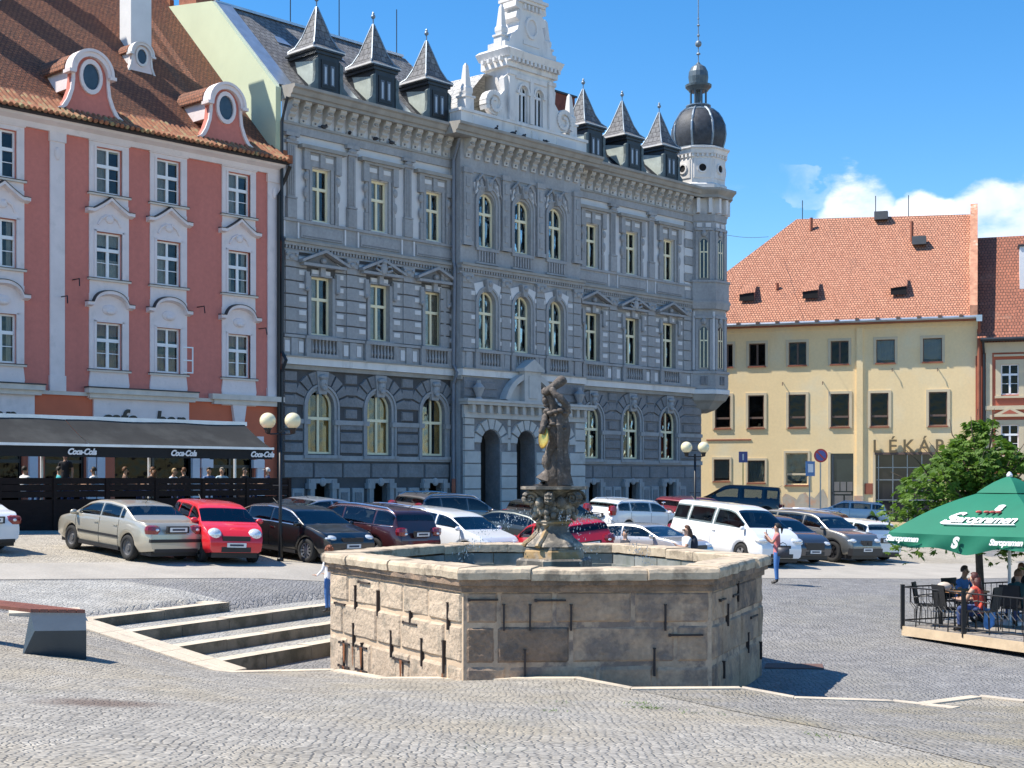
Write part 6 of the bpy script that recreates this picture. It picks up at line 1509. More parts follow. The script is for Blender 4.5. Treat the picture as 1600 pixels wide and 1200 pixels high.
# ------------------------------------------------------------------ cars
cg = glass_mat('car_glass', tint=(.42, .47, .47), refl=.02, wob=.03, rough=.01, ior=1.45); seatm = mat('seat_fabric', (.05, .05, .052), .9, var=.2, vs=5); dashm = mat('dashboard', (.02, .02, .022), .7)
rub = mat('tyre_rubber', (.018, .018, .018), .85, var=.2, vs=10)
rimm = mat('alloy_rim', (.55, .56, .58), .3, .8, var=.1); rimk = mat('black_rim', (.05, .05, .055), .35, .5)
trim = mat('black_trim', (.018, .018, .02), .5, var=.1); chrome = mat('chrome_trim', (.75, .76, .78), .15, 1)
tail = mat('tail_lamp', (.22, .006, .008), .12, coat=1, var=.2, vs=20); head = mat('head_lamp', (.75, .78, .82), .08, .3, coat=1, var=.3, vs=20)
amb = mat('indicator_amber', (.8, .3, .04), .2, coat=1); plate = mat('number_plate', (.75, .75, .74), .4); pdk = mat('plate_marks', (.04, .05, .08), .5)
seam = mat('panel_gap', (.01, .01, .012), .8, var=0)
def paint(name, c, met=.35, rough=.32): return mat(name, c, rough, met, var=.03, vs=2, coat=1)
PR = {   # roofline: (x/L, z) rear to front; z in metres for the given height H
 'sedan': (4.55, 1.45, [(-.5, .70), (-.495, .93), (-.46, 1.0), (-.36, 1.04), (-.20, 1.39), (-.05, 1.45), (.08, 1.42), (.15, 1.35), (.29, .99), (.36, .93), (.45, .83), (.49, .70), (.5, .58)], (-.315, -.215, .075 + .085, .285)),
 'coupe': (4.35, 1.38, [(-.5, .70), (-.495, .92), (-.46, .99), (-.38, 1.03), (-.17, 1.33), (-.03, 1.38), (.08, 1.34), (.13, 1.28), (.28, .95), (.36, .90), (.45, .80), (.49, .68), (.5, .55)], (-.35, -.19, .14, .27)),
 'hatch': (4.05, 1.47, [(-.5, .60), (-.495, .90), (-.475, 1.08), (-.40, 1.38), (-.33, 1.44), (-.1, 1.47), (.07, 1.44), (.14, 1.37), (.30, 1.0), (.37, .94), (.45, .84), (.49, .70), (.5, .55)], (-.468, -.405, .15, .295)),
 'small': (3.55, 1.48, [(-.5, .60), (-.495, .92), (-.485, 1.08), (-.44, 1.38), (-.36, 1.46), (-.1, 1.48), (.07, 1.45), (.14, 1.38), (.32, 1.02), (.38, .96), (.45, .86), (.49, .72), (.5, .55)], (-.478, -.445, .15, .315)),
 'wagon': (4.65, 1.47, [(-.5, .62), (-.495, .92), (-.478, 1.06), (-.415, 1.36), (-.36, 1.43), (-.1, 1.47), (.07, 1.44), (.13, 1.37), (.27, 1.0), (.34, .94), (.45, .83), (.49, .70), (.5, .56)], (-.47, -.42, .14, .265)),
 'suv': (4.6, 1.67, [(-.5, .70), (-.495, 1.02), (-.48, 1.18), (-.43, 1.52), (-.37, 1.62), (-.1, 1.67), (.06, 1.64), (.12, 1.56), (.26, 1.14), (.34, 1.09), (.45, .99), (.485, .85), (.5, .62)], (-.474, -.433, .13, .255)),
 'van': (5.1, 1.9, [(-.5, .70), (-.498, 1.1), (-.49, 1.5), (-.475, 1.8), (-.43, 1.88), (-.1, 1.9), (.12, 1.88), (.19, 1.80), (.37, 1.2), (.42, 1.08), (.47, .95), (.492, .8), (.5, .6)], (-.492, -.479, .2, .365)),
}
WCACHE = {}
def make_wheel(r, style):
    m = MB(); m.mi = 0; m.sm = True; w = .105
    T = MX.Rotation(R(90), 4, 'X'); m.T = T
    m.rings([[(q * math.cos(2 * math.pi * k / 28), q * math.sin(2 * math.pi * k / 28), z) for k in range(28)] for q, z in [(r * .64, -w * .8), (r * .68, -w), (r * .9, -w), (r, -w * .75), (r, w * .75), (r * .9, w), (r * .68, w), (r * .64, w * .8)]], cap=False)
    q = MB(); q.T = T; q.mi = 1; q.lathe([(.01, -w * .2), (r * .62, -w * .3), (r * .62, w * .3), (.01, w * .3)], 24); q.mi = 0
    for s_ in (1, -1):
        zz = s_ * w * .78
        if style == 'steel':
            q.lathe([(r * .66, zz), (r * .6, zz), (r * .55, zz * .6), (r * .3, zz * .55), (r * .25, zz * .9), (.01, zz * .9)] if s_ > 0 else [(.01, zz * .9), (r * .25, zz * .9), (r * .3, zz * .55), (r * .55, zz * .6), (r * .6, zz), (r * .66, zz)], 20, cap=False)
        else:
            q.lathe([(r * .67, zz), (r * .61, zz * 1.0), (r * .6, zz * .5), (r * .67, zz * .5)], 24, cap=False); q.lathe([(.01, zz * .55), (r * .14, zz * .6), (r * .14, zz * .9), (.01, zz * .95)], 12)
            for k in range(10 if style == 'multi' else 5):
                a = 2 * math.pi * k / (10 if style == 'multi' else 5); ww = .022 if style == 'multi' else .035
                for da in ((0,) if style == 'multi' else (-.13, .13)):
                    c, s2 = math.cos(a + da), math.sin(a + da)
                    P_ = [(r * .1 * math.cos(a) - s2 * ww, r * .1 * math.sin(a) + c * ww), (r * .63 * c - s2 * ww * .7, r * .63 * s2 + c * ww * .7), (r * .63 * c + s2 * ww * .7, r * .63 * s2 - c * ww * .7), (r * .1 * math.cos(a) + s2 * ww, r * .1 * math.sin(a) - c * ww)]
                    q.prism(P_, zz * .55, zz * .88, 'z')
    return m, q
def car(name, label, kind, loc, yaw, pm, L=None, H=None, W=1.78, wheel='five', rimmat=None, rails=None, plateback=True, group=None, lamps='h', roofm=None, dlo=None, cat='car', strip=None, grille='bar'):
    L0, H0, prof, (xr0, xr1, xf1, xf0) = PR[kind]; L = L or L0; H = H or H0; hs = H / H0
    px = [p[0] * L for p in prof]; pz = [p[1] * (hs if p[1] > .9 else 1) for p in prof]
    def lin(x):
        if x <= px[0]: return pz[0]
        for i in range(len(px) - 1):
            if x <= px[i + 1]: return pz[i] + (pz[i + 1] - pz[i]) * (x - px[i]) / (px[i + 1] - px[i])
        return pz[-1]
    def zt(x):
        d = min(.07, max(.01, min(L / 2 - abs(x), .07)))
        return (lin(x - d) + 2 * lin(x) + lin(x + d) + lin(x - d / 2) + lin(x + d / 2)) / 6
    rw = {'suv': .36, 'van': .345, 'small': .28, 'wagon': .325}.get(kind, .315); tr_ = L * (.29 if kind != 'van' else .315); wx = (-tr_ + .0, L * .31 if kind != 'van' else L * .31)
    belt = {'suv': 1.1, 'van': 1.13, 'small': 1.0}.get(kind, .95) 
    def hw(x):
        t = max(0, (abs(x) - (L / 2 - .75)) / .75); return W / 2 * (1 - .03 * t - .13 * t ** 3.5)
    def zs(x): return min(belt + .07 * (-x / L + .2), zt(x) - .035)
    zb0 = .24 if kind != 'suv' else .3
    def zb(x):
        z = zb0 + (.07 * max(0, (abs(x) - (L / 2 - .5)) / .5))
        Ra = rw * 1.17
        for q in wx:
            if abs(x - q) < Ra: z = max(z, math.sqrt(Ra * Ra - (x - q) ** 2) + rw * .98)
        return z
    def yside(x, z):
        s = zs(x); w = hw(x); m_ = .62
        return w * (1 - .035 * ((z - m_) / .35) ** 2 if z > m_ else 1 - .05 * ((m_ - z) / .35) ** 2)
    def sec(x, v):
        """upper body: v 0 shoulder .. 1 centre line"""
        s, t = zs(x), zt(x); dh = t - s; ws = yside(x, s) - .012; k = .30 * dh
        if v < .5: a = v * 2; return (ws - k * a - .015 * math.sin(a * math.pi) * -1, s + dh * .87 * a)
        a = (v - .5) * math.pi; return ((ws - k) * max(0, math.cos(a)) ** .62, s + dh * .87 + dh * .13 * math.sin(a) ** .8)
    def bulge(x, z):
        t = max(0, (abs(x) - (L / 2 - .35)) / .35); return x - math.copysign(.13 * min(1.4, ((z - .52) / .42) ** 2) * t * (1 if z > .52 else .5), x)
    xs_ = sorted(set([-L / 2 + L * i / 44 for i in range(45)] + [q + rw * 1.17 * math.cos(a) for q in wx for a in [math.pi * k / 10 for k in range(11)]] + [p for p in px]))
    xs_ = [x for i, x in enumerate(xs_) if i == 0 or x - xs_[i - 1] > .008]
    root = thing(name, label, cat, (0, 0, 0), 0, group)
    mb = MB(); mb.sm = True; NL, NU = 6, 12
    rows = []
    for x in xs_:
        half = [(yside(x, zb(x) + (zs(x) - zb(x)) * j / NL) - (.06 if j == 0 else 0), zb(x) + (zs(x) - zb(x)) * j / NL) for j in range(NL + 1)] + [sec(x, (j + 1) / NU) for j in range(NU)]
        ring = [(bulge(x, z), -y, z) for y, z in half] + [(bulge(x, z), y, z) for y, z in half[:-1][::-1]]
        rows.append([mb.pt(p) for p in ring])
    nr = len(rows[0])
    rear_ = xr0 * L + (.30 if kind in ('sedan', 'coupe') else .16); fr_ = xf0 * L - .22
    ct = {'coupe': [rear_, -.05 * L, fr_], 'sedan': [rear_, -.20 * L, .0, fr_], 'hatch': [rear_, -.25 * L, .02 * L, fr_], 'small': [rear_, -.25 * L, .02 * L, fr_]}.get(kind, [rear_, -.27 * L, 0, fr_])
    for ai, (a, b) in enumerate(zip(rows, rows[1:])):
        xa, xb = xs_[ai], xs_[ai + 1]; deep = zt(xa) - zs(xa) > .2 and zt(xb) - zs(xb) > .2
        sw = any(p + .035 < xa and xb < q - .035 for p, q in zip(ct, ct[1:])) and deep
        ws_ = any(p < xa and xb < q for p, q in ((xf1 * L + .03, xf0 * L - .03), (xr0 * L + .04, xr1 * L - .02))) and zt(xa) - zs(xa) > .08
        for i in range(nr - 1):
            j = i if i < nr // 2 else nr - 2 - i; v0, v1 = (j - NL) / NU, (j - NL + 1) / NU
            if sw and v0 >= .08 and v1 <= .42: continue
            if ws_ and v0 >= .58: continue
            mb.face([a[i], a[i + 1], b[i + 1], b[i]], True)
    mb.sm = False
    mb.face(rows[0], True); mb.face(rows[-1][::-1], True)
    if roofm:
        pass
    body = mb.build('body', [pm], root)
    u = MB(); u.box(-L / 2 + .12, L / 2 - .12, -W / 2 + .2, W / 2 - .2, .17, .62)
    for q in wx: u.box(q - rw * 1.3, q + rw * 1.3, -W / 2 + .12, W / 2 - .12, .45, rw * 2.25)
    u.build('underbody', trim, root)
    zf = belt - .32; it = MB(); it.mi = 1; it.box(xr0 * L + .25, xf0 * L - .05, -W / 2 + .2, W / 2 - .2, .55, zf - .1)
    it.box(xf0 * L - .5, xf0 * L - .15, -W / 2 + .22, W / 2 - .22, zf - .1, belt - .04)
    rowsx = [.03 * L, -.17 * L] + ([-.33 * L] if kind == 'van' else []); it.mi = 0
    for sx_ in rowsx:
        for sg in (1, -1):
            yc = sg * W * .21; it.mi = 0
            it.rings([[(sx_ - .02 - .10 * k, yc - wd, zf - .1 + hgt), (sx_ + .10 - .10 * k, yc - wd, zf - .1 + hgt), (sx_ + .10 - .10 * k, yc + wd, zf - .1 + hgt), (sx_ - .02 - .10 * k, yc + wd, zf - .1 + hgt)] for k, hgt, wd in ((0, 0, .22), (.6, .3, .23), (1.1, .48, .17))])
            it.ball((sx_ - .08, yc, zf + .47), .1, 8, 6, (.5, 1.2, .8))
    st_c_ = [(xf0 * L - .48 - .12 * 0, W * .21 + .17 * math.cos(a), belt - .02 + .17 * math.sin(a)) for a in [math.pi * 2 * k / 14 for k in range(15)]]; it.mi = 1; it.tube(st_c_, .014, 5)
    it.build('interior', [seatm, dashm], root)
    # glass
    g = MB(); g.sm = True
    def gp(x, v, sgn, o=.007):
        y, z = sec(x, v); y2, z2 = sec(x, min(1, v + .02)); n = V((0, z2 - z, -(y2 - y))) if v < .98 else V((0, 0, 1))
        dz = (zt(x + .03) - zt(x - .03)) / .06; n = V((-dz * (1 if v > .45 else .0), max(0, n.y), abs(n.z))).normalized() if n.length else V((0, 0, 1))
        return (bulge(x, z) + n.x * o, sgn * (y + n.y * o), z + n.z * o)
    for xa, xb in ((xf1 * L + .02, xf0 * L - .015), (xr0 * L + .03, xr1 * L - .01)):
        n = 10
        I = [[g.pt(gp(xa + (xb - xa) * i / n, .56 + .44 * j / 8, 1)) for j in range(9)] + [g.pt(gp(xa + (xb - xa) * i / n, 1 - .44 * j / 8, -1)) for j in range(1, 9)] for i in range(n + 1)]
        for i in range(n):
            for j in range(16): g.face([I[i][j], I[i + 1][j], I[i + 1][j + 1], I[i][j + 1]], True)
    wins = MB()
    g.auto('windscreen', cg, root)
    xF, xR = xf0 * L - .22, (xr0 * L + .30 if kind not in ('wagon', 'suv', 'hatch', 'small', 'van') else xr0 * L + .16)
    if kind in ('coupe', ): cutx = [xR, -.05 * L, xF]
    elif kind == 'sedan': cutx = [xR, -.0 * L, xF]
    elif kind in ('hatch', 'small'): cutx = [xR, -.25 * L, .02 * L, xF]
    else: cutx = [xR, -.27 * L, -.0 * L, xF]
    if kind == 'sedan': cutx = [xR, -.20 * L, .0 * L, xF]
    gs = MB(); gs.sm = True; ch = MB()
    for a, b in zip(cutx, cutx[1:]):
        a += .028; b -= .028
        for sg in (1, -1):
            n = 10; I = []
            for i in range(n + 1):
                x = a + (b - a) * i / n; top_ = .455
                dh = zt(x) - zs(x)
                lo = min(.4, (.045 / max(.05, dh * .87)) / 2)
                if dh < .12: top_ = lo + .01
                I.append([gs.pt(gp(x, lo + (top_ - lo) * j / 4, sg, .008)) for j in range(5)])
            for i in range(n):
                for j in range(4): gs.face([I[i][j], I[i + 1][j], I[i + 1][j + 1], I[i][j + 1]], True)
    gs.auto('side_window', cg, root)
    if dlo:
        for sg in (1, -1):
            P_ = [gp(cutx[0] + (cutx[-1] - cutx[0]) * i / 20, .015, sg, .012) for i in range(21)]; ch.tube(P_, .012, 5)
            P_ = [gp(cutx[0] + (cutx[-1] - cutx[0]) * i / 20, .475, sg, .012) for i in range(20)]; ch.tube(P_, .012, 5)
        ch.auto('window_trim', dlo, root)
    # seams, handles, sill
    s = MB(); s.mi = 0
    for sg in (1, -1):
        for x in (cutx[1], cutx[2] if len(cutx) > 3 else cutx[-1] - .1, cutx[-1] + .08):
            zl = max(zb(x) + .02, .3)
            P_ = [(x, sg * (yside(x, zl + (zs(x) - zl) * j / 5) + .002), zl + (zs(x) - zl) * j / 5) for j in range(6)]
            s.tube(P_, .006, 4)
        for x in (cutx[1] + .14, (cutx[2] + .14) if len(cutx) > 3 else cutx[1] + .14): s.mi = 1; s.cbox((x, sg * (yside(x, .86) + .01), belt - .12), (.17, .03, .03)); s.mi = 0
        a, b = wx[0] + rw * 1.25, wx[1] - rw * 1.25
        if strip: s.mi = 2; s.box(a, b, min(sg * (W / 2 - .02), sg * (W / 2 + .012)), max(sg * (W / 2 - .02), sg * (W / 2 + .012)), .52, .58)
        s.mi = 2; s.box(a, b, min(sg * (W / 2 - .12), sg * (W / 2 - .035)), max(sg * (W / 2 - .12), sg * (W / 2 - .035)), zb0 - .03, zb0 + .05)
    s.auto('door_detail', [seam, pm if not dlo else chrome, trim], root)
    for sg in (1, -1):
        m = MB(); m.sm = True; x = xF + .05; y = yside(x, belt) + .1; m.ball((x, sg * y, belt + .05), .09, 10, 8, (.7, 1.15, .8)); m.tube([(x, sg * (y - .12), belt), (x, sg * y, belt + .02)], .025, 6); m.build('mirror', pm if kind != 'van' else pm, root)
    # ends
    e = MB(); xf_ = L / 2 - .0
    e.mi = 0; e.box(L / 2 - .2, L / 2 + .004, -W * .24, W * .24, .32, .45); 
    if grille == 'twin':
        for sg in (1, -1): e.box(L / 2 - .25, L / 2 - .015, sg * .14 - .12, sg * .14 + .12, .62, .82)
        e.box(L / 2 - .2, L / 2 + .01, -W * .46, W * .46, .3, .55)
    elif grille == 'big': e.box(L / 2 - .25, L / 2 + .002, -.42, .42, .5, .74)
    else: e.box(L / 2 - .25, L / 2 - .012, -.36, .36, .6, .72)
    e.mi = 1; e.cbox((L / 2 + .012, 0, .5 if grille != 'big' else .44), (.02, .5, .11)); e.mi = 2; e.cbox((L / 2 + .02, 0, .5 if grille != 'big' else .44), (.012, .36, .05))
    rz = {'wagon': .82, 'suv': .9, 'van': .85, 'hatch': .78, 'small': .78, 'coupe': .84, 'sedan': .84}[kind]
    e.mi = 0; e.box(-L / 2 - .004, -L / 2 + .2, -W * .36, W * .36, .27, .36); e.cbox((-L / 2 + .0, 0, rz), (.08, .62, .17)); e.mi = 1; e.cbox((-L / 2 - .035, 0, rz), (.02, .5, .11)); e.mi = 2; e.cbox((-L / 2 - .045, 0, rz), (.012, .36, .05))
    if strip: e.mi = 0; e.box(-L / 2 - .01, -L / 2 + .3, -W * .44, W * .44, .52, .6)
    e.auto('bumper_detail', [trim, plate, pdk], root)
    for sg in (1, -1):
        m = MB(); m.sm = True
        if kind == 'small': m.ball((L / 2 - .21, sg * (W / 2 - .27), .74), .23, 14, 10, (.8, .85, .75))
        else: m.ball((L / 2 - .22, sg * (W / 2 - .25), {'suv': .8, 'van': .86}.get(kind, .70)), .2 if kind != 'van' else .25, 14, 10, (.95, .95, .42))
        m.build('headlight', head, root)
        m = MB(); m.sm = False
        zc, hh = ((1.02, .2) if kind in ('wagon', 'suv', 'van') and lamps == 'v' else (.88 if kind != 'suv' else 1.0, .12))
        m.mi = 0
        yo = W / 2 * .84 - .0
        if kind in ('hatch', 'small', 'wagon', 'suv', 'van'): m.lathe([(.05, -hh), (.13, -hh * .8), (.15, 0), (.13, hh * .8), (.05, hh)], 12, (-L / 2 + .135, sg * (yo - .09), zc), 0, .95, 1.3)
        else: m.lathe([(.06, -hh), (.14, -hh * .8), (.16, 0), (.14, hh * .8), (.06, hh)], 12, (-L / 2 + .15, sg * (yo - .09), zc - .06), 0, 1.0, 1.3)
        m.mi = 1; m.ball((-L / 2 - .0, sg * (yo - .14), zc - hh * .4), .05, 8, 6, (.5, 1.1, .7)); m.build('tail_light', [tail, head], root)
    if rails:
        r = MB()
        for sg in (1, -1):
            P_ = [(x, sg * (sec(x, .5)[0] - .02), sec(x, .56)[1] + (.05 if 0 < i < 10 else .0)) for i, x in [(i, xr1 * L + .1 + (xf1 * L - xr1 * L - .15) * i / 10) for i in range(11)]]; r.tube(P_, .02, 6)
        r.auto('roof_rail', rails, root)
    a = MB(); a.tube([(xr1 * L + .25, 0, zt(xr1 * L + .25)), (xr1 * L + .05, 0, zt(xr1 * L + .25) + .12)], .008, 4); a.build('aerial', trim, root)
    kw = (round(rw, 3), wheel, (rimmat or rimm).name)
    for x in wx:
        for sg in (1, -1):
            if kw not in WCACHE:
                t, q = make_wheel(rw, wheel); o = t.build('wheel', rub, root); q.build('rim', [rimmat or rimm, trim], o); WCACHE[kw] = o; o.location = (x, sg * (W / 2 - .135), rw)
            else: inst(WCACHE[kw], root, (x, sg * (W / 2 - .135), rw))
    place(root, loc, yaw); return root
def place(root, loc, yaw, fn=None):
    fn = fn or (lambda a, b: court(a, b) + .01); a = R(yaw); f = V((math.cos(a), math.sin(a), 0)); l = V((-f.y, f.x, 0)); X_, Y_ = loc
    z = lambda d: fn(X_ + d.x, Y_ + d.y)
    f3 = V((f.x, f.y, (z(f * 1.3) - z(f * -1.3)) / 2.6)).normalized(); l3 = V((l.x, l.y, (z(l * .75) - z(l * -.75)) / 1.5)); up = f3.cross(l3).normalized(); l3 = up.cross(f3)
    root.location = (X_, Y_, (z(f * 1.3) + z(f * -1.3)) / 2); root.rotation_euler = MX((f3, l3, up)).transposed().to_euler()
GR1, GR2 = 'cars parked in the near row', 'cars parked along the town hall'
p_white = paint('white_paint', (.78, .79, .80), 0); p_black = paint('black_paint', (.008, .008, .009), 0); p_silver = None
car('parked_car', 'beige silver saloon with black door strips and steel wheels, left of the red hatchback', 'sedan', (-10.0, 36.55), 137, paint('beige_metallic', (.50, .46, .37), .45), L=4.5, H=1.43, W=1.73, wheel='steel', rimmat=mat('grey_hubcap', (.13, .13, .135), .4, .3), group=GR1, strip=True)
car('parked_car', 'small bright red hatchback with round headlights facing the camera, beside the left street lamp', 'small', (-7.85, 37.0), -60, paint('bright_red', (.72, .02, .03), 0), W=1.6, wheel='five', group=GR1)
car('parked_car', 'black saloon with chrome window trim and multi-spoke alloys, behind the left street lamp', 'sedan', (-6.04, 38.84), -40, p_black, L=4.75, W=1.85, wheel='multi', group=GR1, dlo=chrome)
car('parked_car', 'very dark maroon estate with silver roof rails, seen from behind', 'wagon', (-4.3, 40.3), 140, paint('dark_maroon', (.06, .015, .018), .3), H=1.53, W=1.84, group=GR1, rails=chrome, dlo=chrome)
car('parked_car', 'white coupe-like hatchback facing right with a pale bonnet, left of the fountain pedestal', 'hatch', (-1.9, 42.0), -38, p_white, H=1.43, L=4.2, group=GR1)
car('parked_car', 'dark grey green saloon seen through the water spray left of the pedestal', 'sedan', (.2, 44.8), 140, paint('dark_green_grey', (.05, .06, .055), .4), H=1.42, group=GR1)
car('parked_car', 'red hatchback with dark rear window seen from behind just right of the pedestal', 'hatch', (1.45, 41.1), 115, paint('carmine_red', (.5, .015, .03), .1), H=1.45, W=1.75, L=4.0, lamps='v', group=GR1)
car('parked_car', 'silver saloon facing right, between the red hatchback and the white van', 'sedan', (3.8, 43.0), -37, paint('warm_silver', (.58, .56, .54), .5), H=1.42, group=GR1)
car('parked_van', 'large white passenger van with dark side windows facing right', 'van', (7.35, 47.3), -60, p_white, H=1.9, W=1.92, group=GR1, cat='van')
car('parked_car', 'dark grey crossover between the white van and the dark silver sport utility', 'hatch', (8.95, 49.0), -56, paint('graphite', (.06, .062, .07), .5), H=1.52, L=4.3, W=1.8, group=GR1, grille='big')
car('parked_car', 'dark silver sport utility with black wheels facing right', 'suv', (10.9, 50.7), -50, paint('grey_silver', (.20, .195, .18), .6), W=1.87, L=4.5, wheel='five', rimmat=rimk, group=GR1, grille='twin', dlo=trim)
car('parked_car', 'small white hatchback seen from behind at the right end of the near row', 'hatch', (12.4, 52.3), 122, p_white, L=3.97, H=1.46, W=1.74, group=GR1)
car('parked_car', 'silver estate parked sideways by the pharmacy house, facing left', 'wagon', (20.4, 85), 162, paint('pale_silver', (.60, .61, .63), .1), group='cars by the pharmacy house', rails=chrome)
car('parked_van', 'tall black van parked at the corner of the town hall', 'van', (13.9, 86), 165, p_black, L=5.2, H=2.05, W=1.95, group='cars by the pharmacy house', cat='van')
car('parked_car', 'black estate with roof rails parked behind the silver sport utility', 'wagon', (11.6, 58), 150, p_black, group='cars by the pharmacy house', rails=chrome)
SUVM = car('parked_car', 'dark red sport utility with a bicycle on its tail', 'suv', (7.8, 60), 46, paint('wine_red', (.16, .012, .025), .2), H=1.62, group=GR2)
car('parked_car', 'white estate seen from its rear left, parked by the right wing of the town hall', 'wagon', (4.9, 57), 46, p_white, group=GR2, rails=p_white, lamps='v')
car('parked_car', 'small black hatchback parked before the portal, behind the pedestal', 'hatch', (1.5, 52.6), 46, p_black, L=4.0, H=1.42, group=GR2)
car('parked_car', 'grey brown estate with silver roof rails parked left of the portal', 'wagon', (-2.2, 49.8), 46, paint('grey_brown', (.14, .13, .13), .55), H=1.55, W=1.85, group=GR2, rails=chrome, dlo=chrome, lamps='v')
car('parked_car', 'low silver coupe at the left end of the row by the town hall', 'coupe', (-6.2, 45.5), 46, paint('silver_blue', (.40, .43, .48), .5), H=1.34, group=GR2)
car('parked_car', 'white saloon cut by the left edge of the picture, only its tail in view', 'sedan', (-14.6, 36.0), 142, p_white, L=4.6, group=GR1)
# bicycle on the dark red car
b = MB(); 
for c in (-.5, .5):
    P_ = [(0, c + .33 * math.cos(2 * math.pi * k / 20), .33 * math.sin(2 * math.pi * k / 20)) for k in range(21)]; b.mi = 0; b.tube(P_, .022, 6)
    for k in range(8): a = math.pi * k / 8; b.mi = 1; b.tube([(0, c + .31 * math.cos(a), .31 * math.sin(a)), (0, c - .31 * math.cos(a), -.31 * math.sin(a))], .004, 3)
b.mi = 1
for p in (((0, -.5, 0), (0, -.1, .0), (0, .35, .45), (0, -.22, .45), (0, -.1, 0)), ((0, -.5, 0), (0, -.22, .45), (0, -.25, .58)), ((0, .5, 0), (0, .35, .45), (0, .32, .62)), ((-.25, .3, .62), (.25, .3, .62))): b.tube(p, .018, 6)
b.ball((0, -.25, .6), .07, 8, 6, (.7, 1.6, .5))
bi = b.build('bicycle', [rub, chrome]); tag(bi, 'bicycle strapped to the tail of the dark red sport utility', 'bicycle')
d46 = V((math.cos(R(46)), math.sin(R(46)), 0)); p = V((7.8, 60, 0)) - d46 * 2.5; bi.location = (p.x, p.y, court(p.x, p.y) + .75); bi.rotation_euler = (0, 0, R(46))
# ------------------------------------------------------------------ people
skinm = mat('skin', (.50, .30, .21), .6, var=.08); skin2 = mat('tanned_skin', (.36, .20, .13), .6, var=.08)
hd = mat('dark_hair', (.02, .014, .01), .6, var=.3, vs=30, bump=.5, bs=60); hb = mat('brown_hair', (.12, .05, .02), .6, var=.3, vs=30, bump=.5, bs=60); hr = mat('auburn_hair', (.075, .014, .01), .5, var=.3, vs=30, bump=.5, bs=60); hg = mat('fair_hair', (.35, .25, .14), .6, var=.3, vs=30)
CLM = {}
def cloth(c):
    if c not in CLM: CLM[c] = mat('cloth_%02x%02x%02x' % tuple(int(v * 255) for v in c), c, .9, var=.1, vs=6, bump=.3, bs=25)
    return CLM[c]
shoe = mat('black_boots', (.015, .013, .012), .5)
STAND = dict(pel=((0, 0, .93), (.10, .145)), wai=((0, 0, 1.08), (.09, .125)), che=((.0, 0, 1.28), (.105, .15)), nkb=((-.01, 0, 1.43), (.06, .075)), nek=((0, 0, 1.49), (.05, .05)), hea=((.015, 0, 1.57), (.085, .07)), top=((.0, 0, 1.665), (.07, .06)),
 sl=((0, .175, 1.385), .058), el=((-.02, .22, 1.12), .043), wl=((.05, .22, .89), .03), hl=((.08, .21, .80), (.022, .036)), sr=((0, -.175, 1.385), .058), er=((-.02, -.22, 1.12), .043), wr=((.05, -.22, .89), .03), hr=((.08, -.21, .80), (.022, .036)),
 pl=((0, .085, .86), .092), kl=((.02, .095, .49), .06), al=((0, .10, .09), .043), tl=((.14, .11, .035), (.03, .04)), pr=((0, -.085, .86), .092), kr=((.02, -.095, .49), .06), ar=((0, -.10, .09), .043), tr=((.14, -.11, .035), (.03, .04)))
EDG = [('pel', 'wai'), ('wai', 'che'), ('che', 'nkb'), ('nkb', 'nek'), ('nek', 'hea'), ('hea', 'top'), ('che', 'sl'), ('sl', 'el'), ('el', 'wl'), ('wl', 'hl'), ('che', 'sr'), ('sr', 'er'), ('er', 'wr'), ('wr', 'hr'), ('pel', 'pl'), ('pl', 'kl'), ('kl', 'al'), ('al', 'tl'), ('pel', 'pr'), ('pr', 'kr'), ('kr', 'ar'), ('ar', 'tr')]
def SIT(lean=0, arms='table'):
    d = {}; dz = -.46
    for k, (c, r) in STAND.items(): d[k] = (V(c) + V((0, 0, dz)), r)
    for k in ('wai', 'che', 'nkb', 'nek', 'hea', 'top', 'sl', 'sr'): c = d[k][0]; d[k] = (c + V((lean * (c.z - .47), 0, -abs(lean) * .25 * (c.z - .47))), d[k][1])
    for s, sg in (('l', 1), ('r', -1)):
        d['p' + s] = (V((.04, sg * .09, .47)), .09); d['k' + s] = (V((.44, sg * .12, .50)), .062); d['a' + s] = (V((.42, sg * .12, .09)), .043); d['t' + s] = (V((.56, sg * .12, .035)), (.03, .04))
        sh = d['s' + s][0]
        d['e' + s] = (sh + V((.12, sg * .05, -.24)), .043); d['w' + s] = (sh + V((.33, -sg * .03, -.24)), .03); d['h' + s] = (sh + V((.41, -sg * .05, -.22)), (.022, .036))
    return d
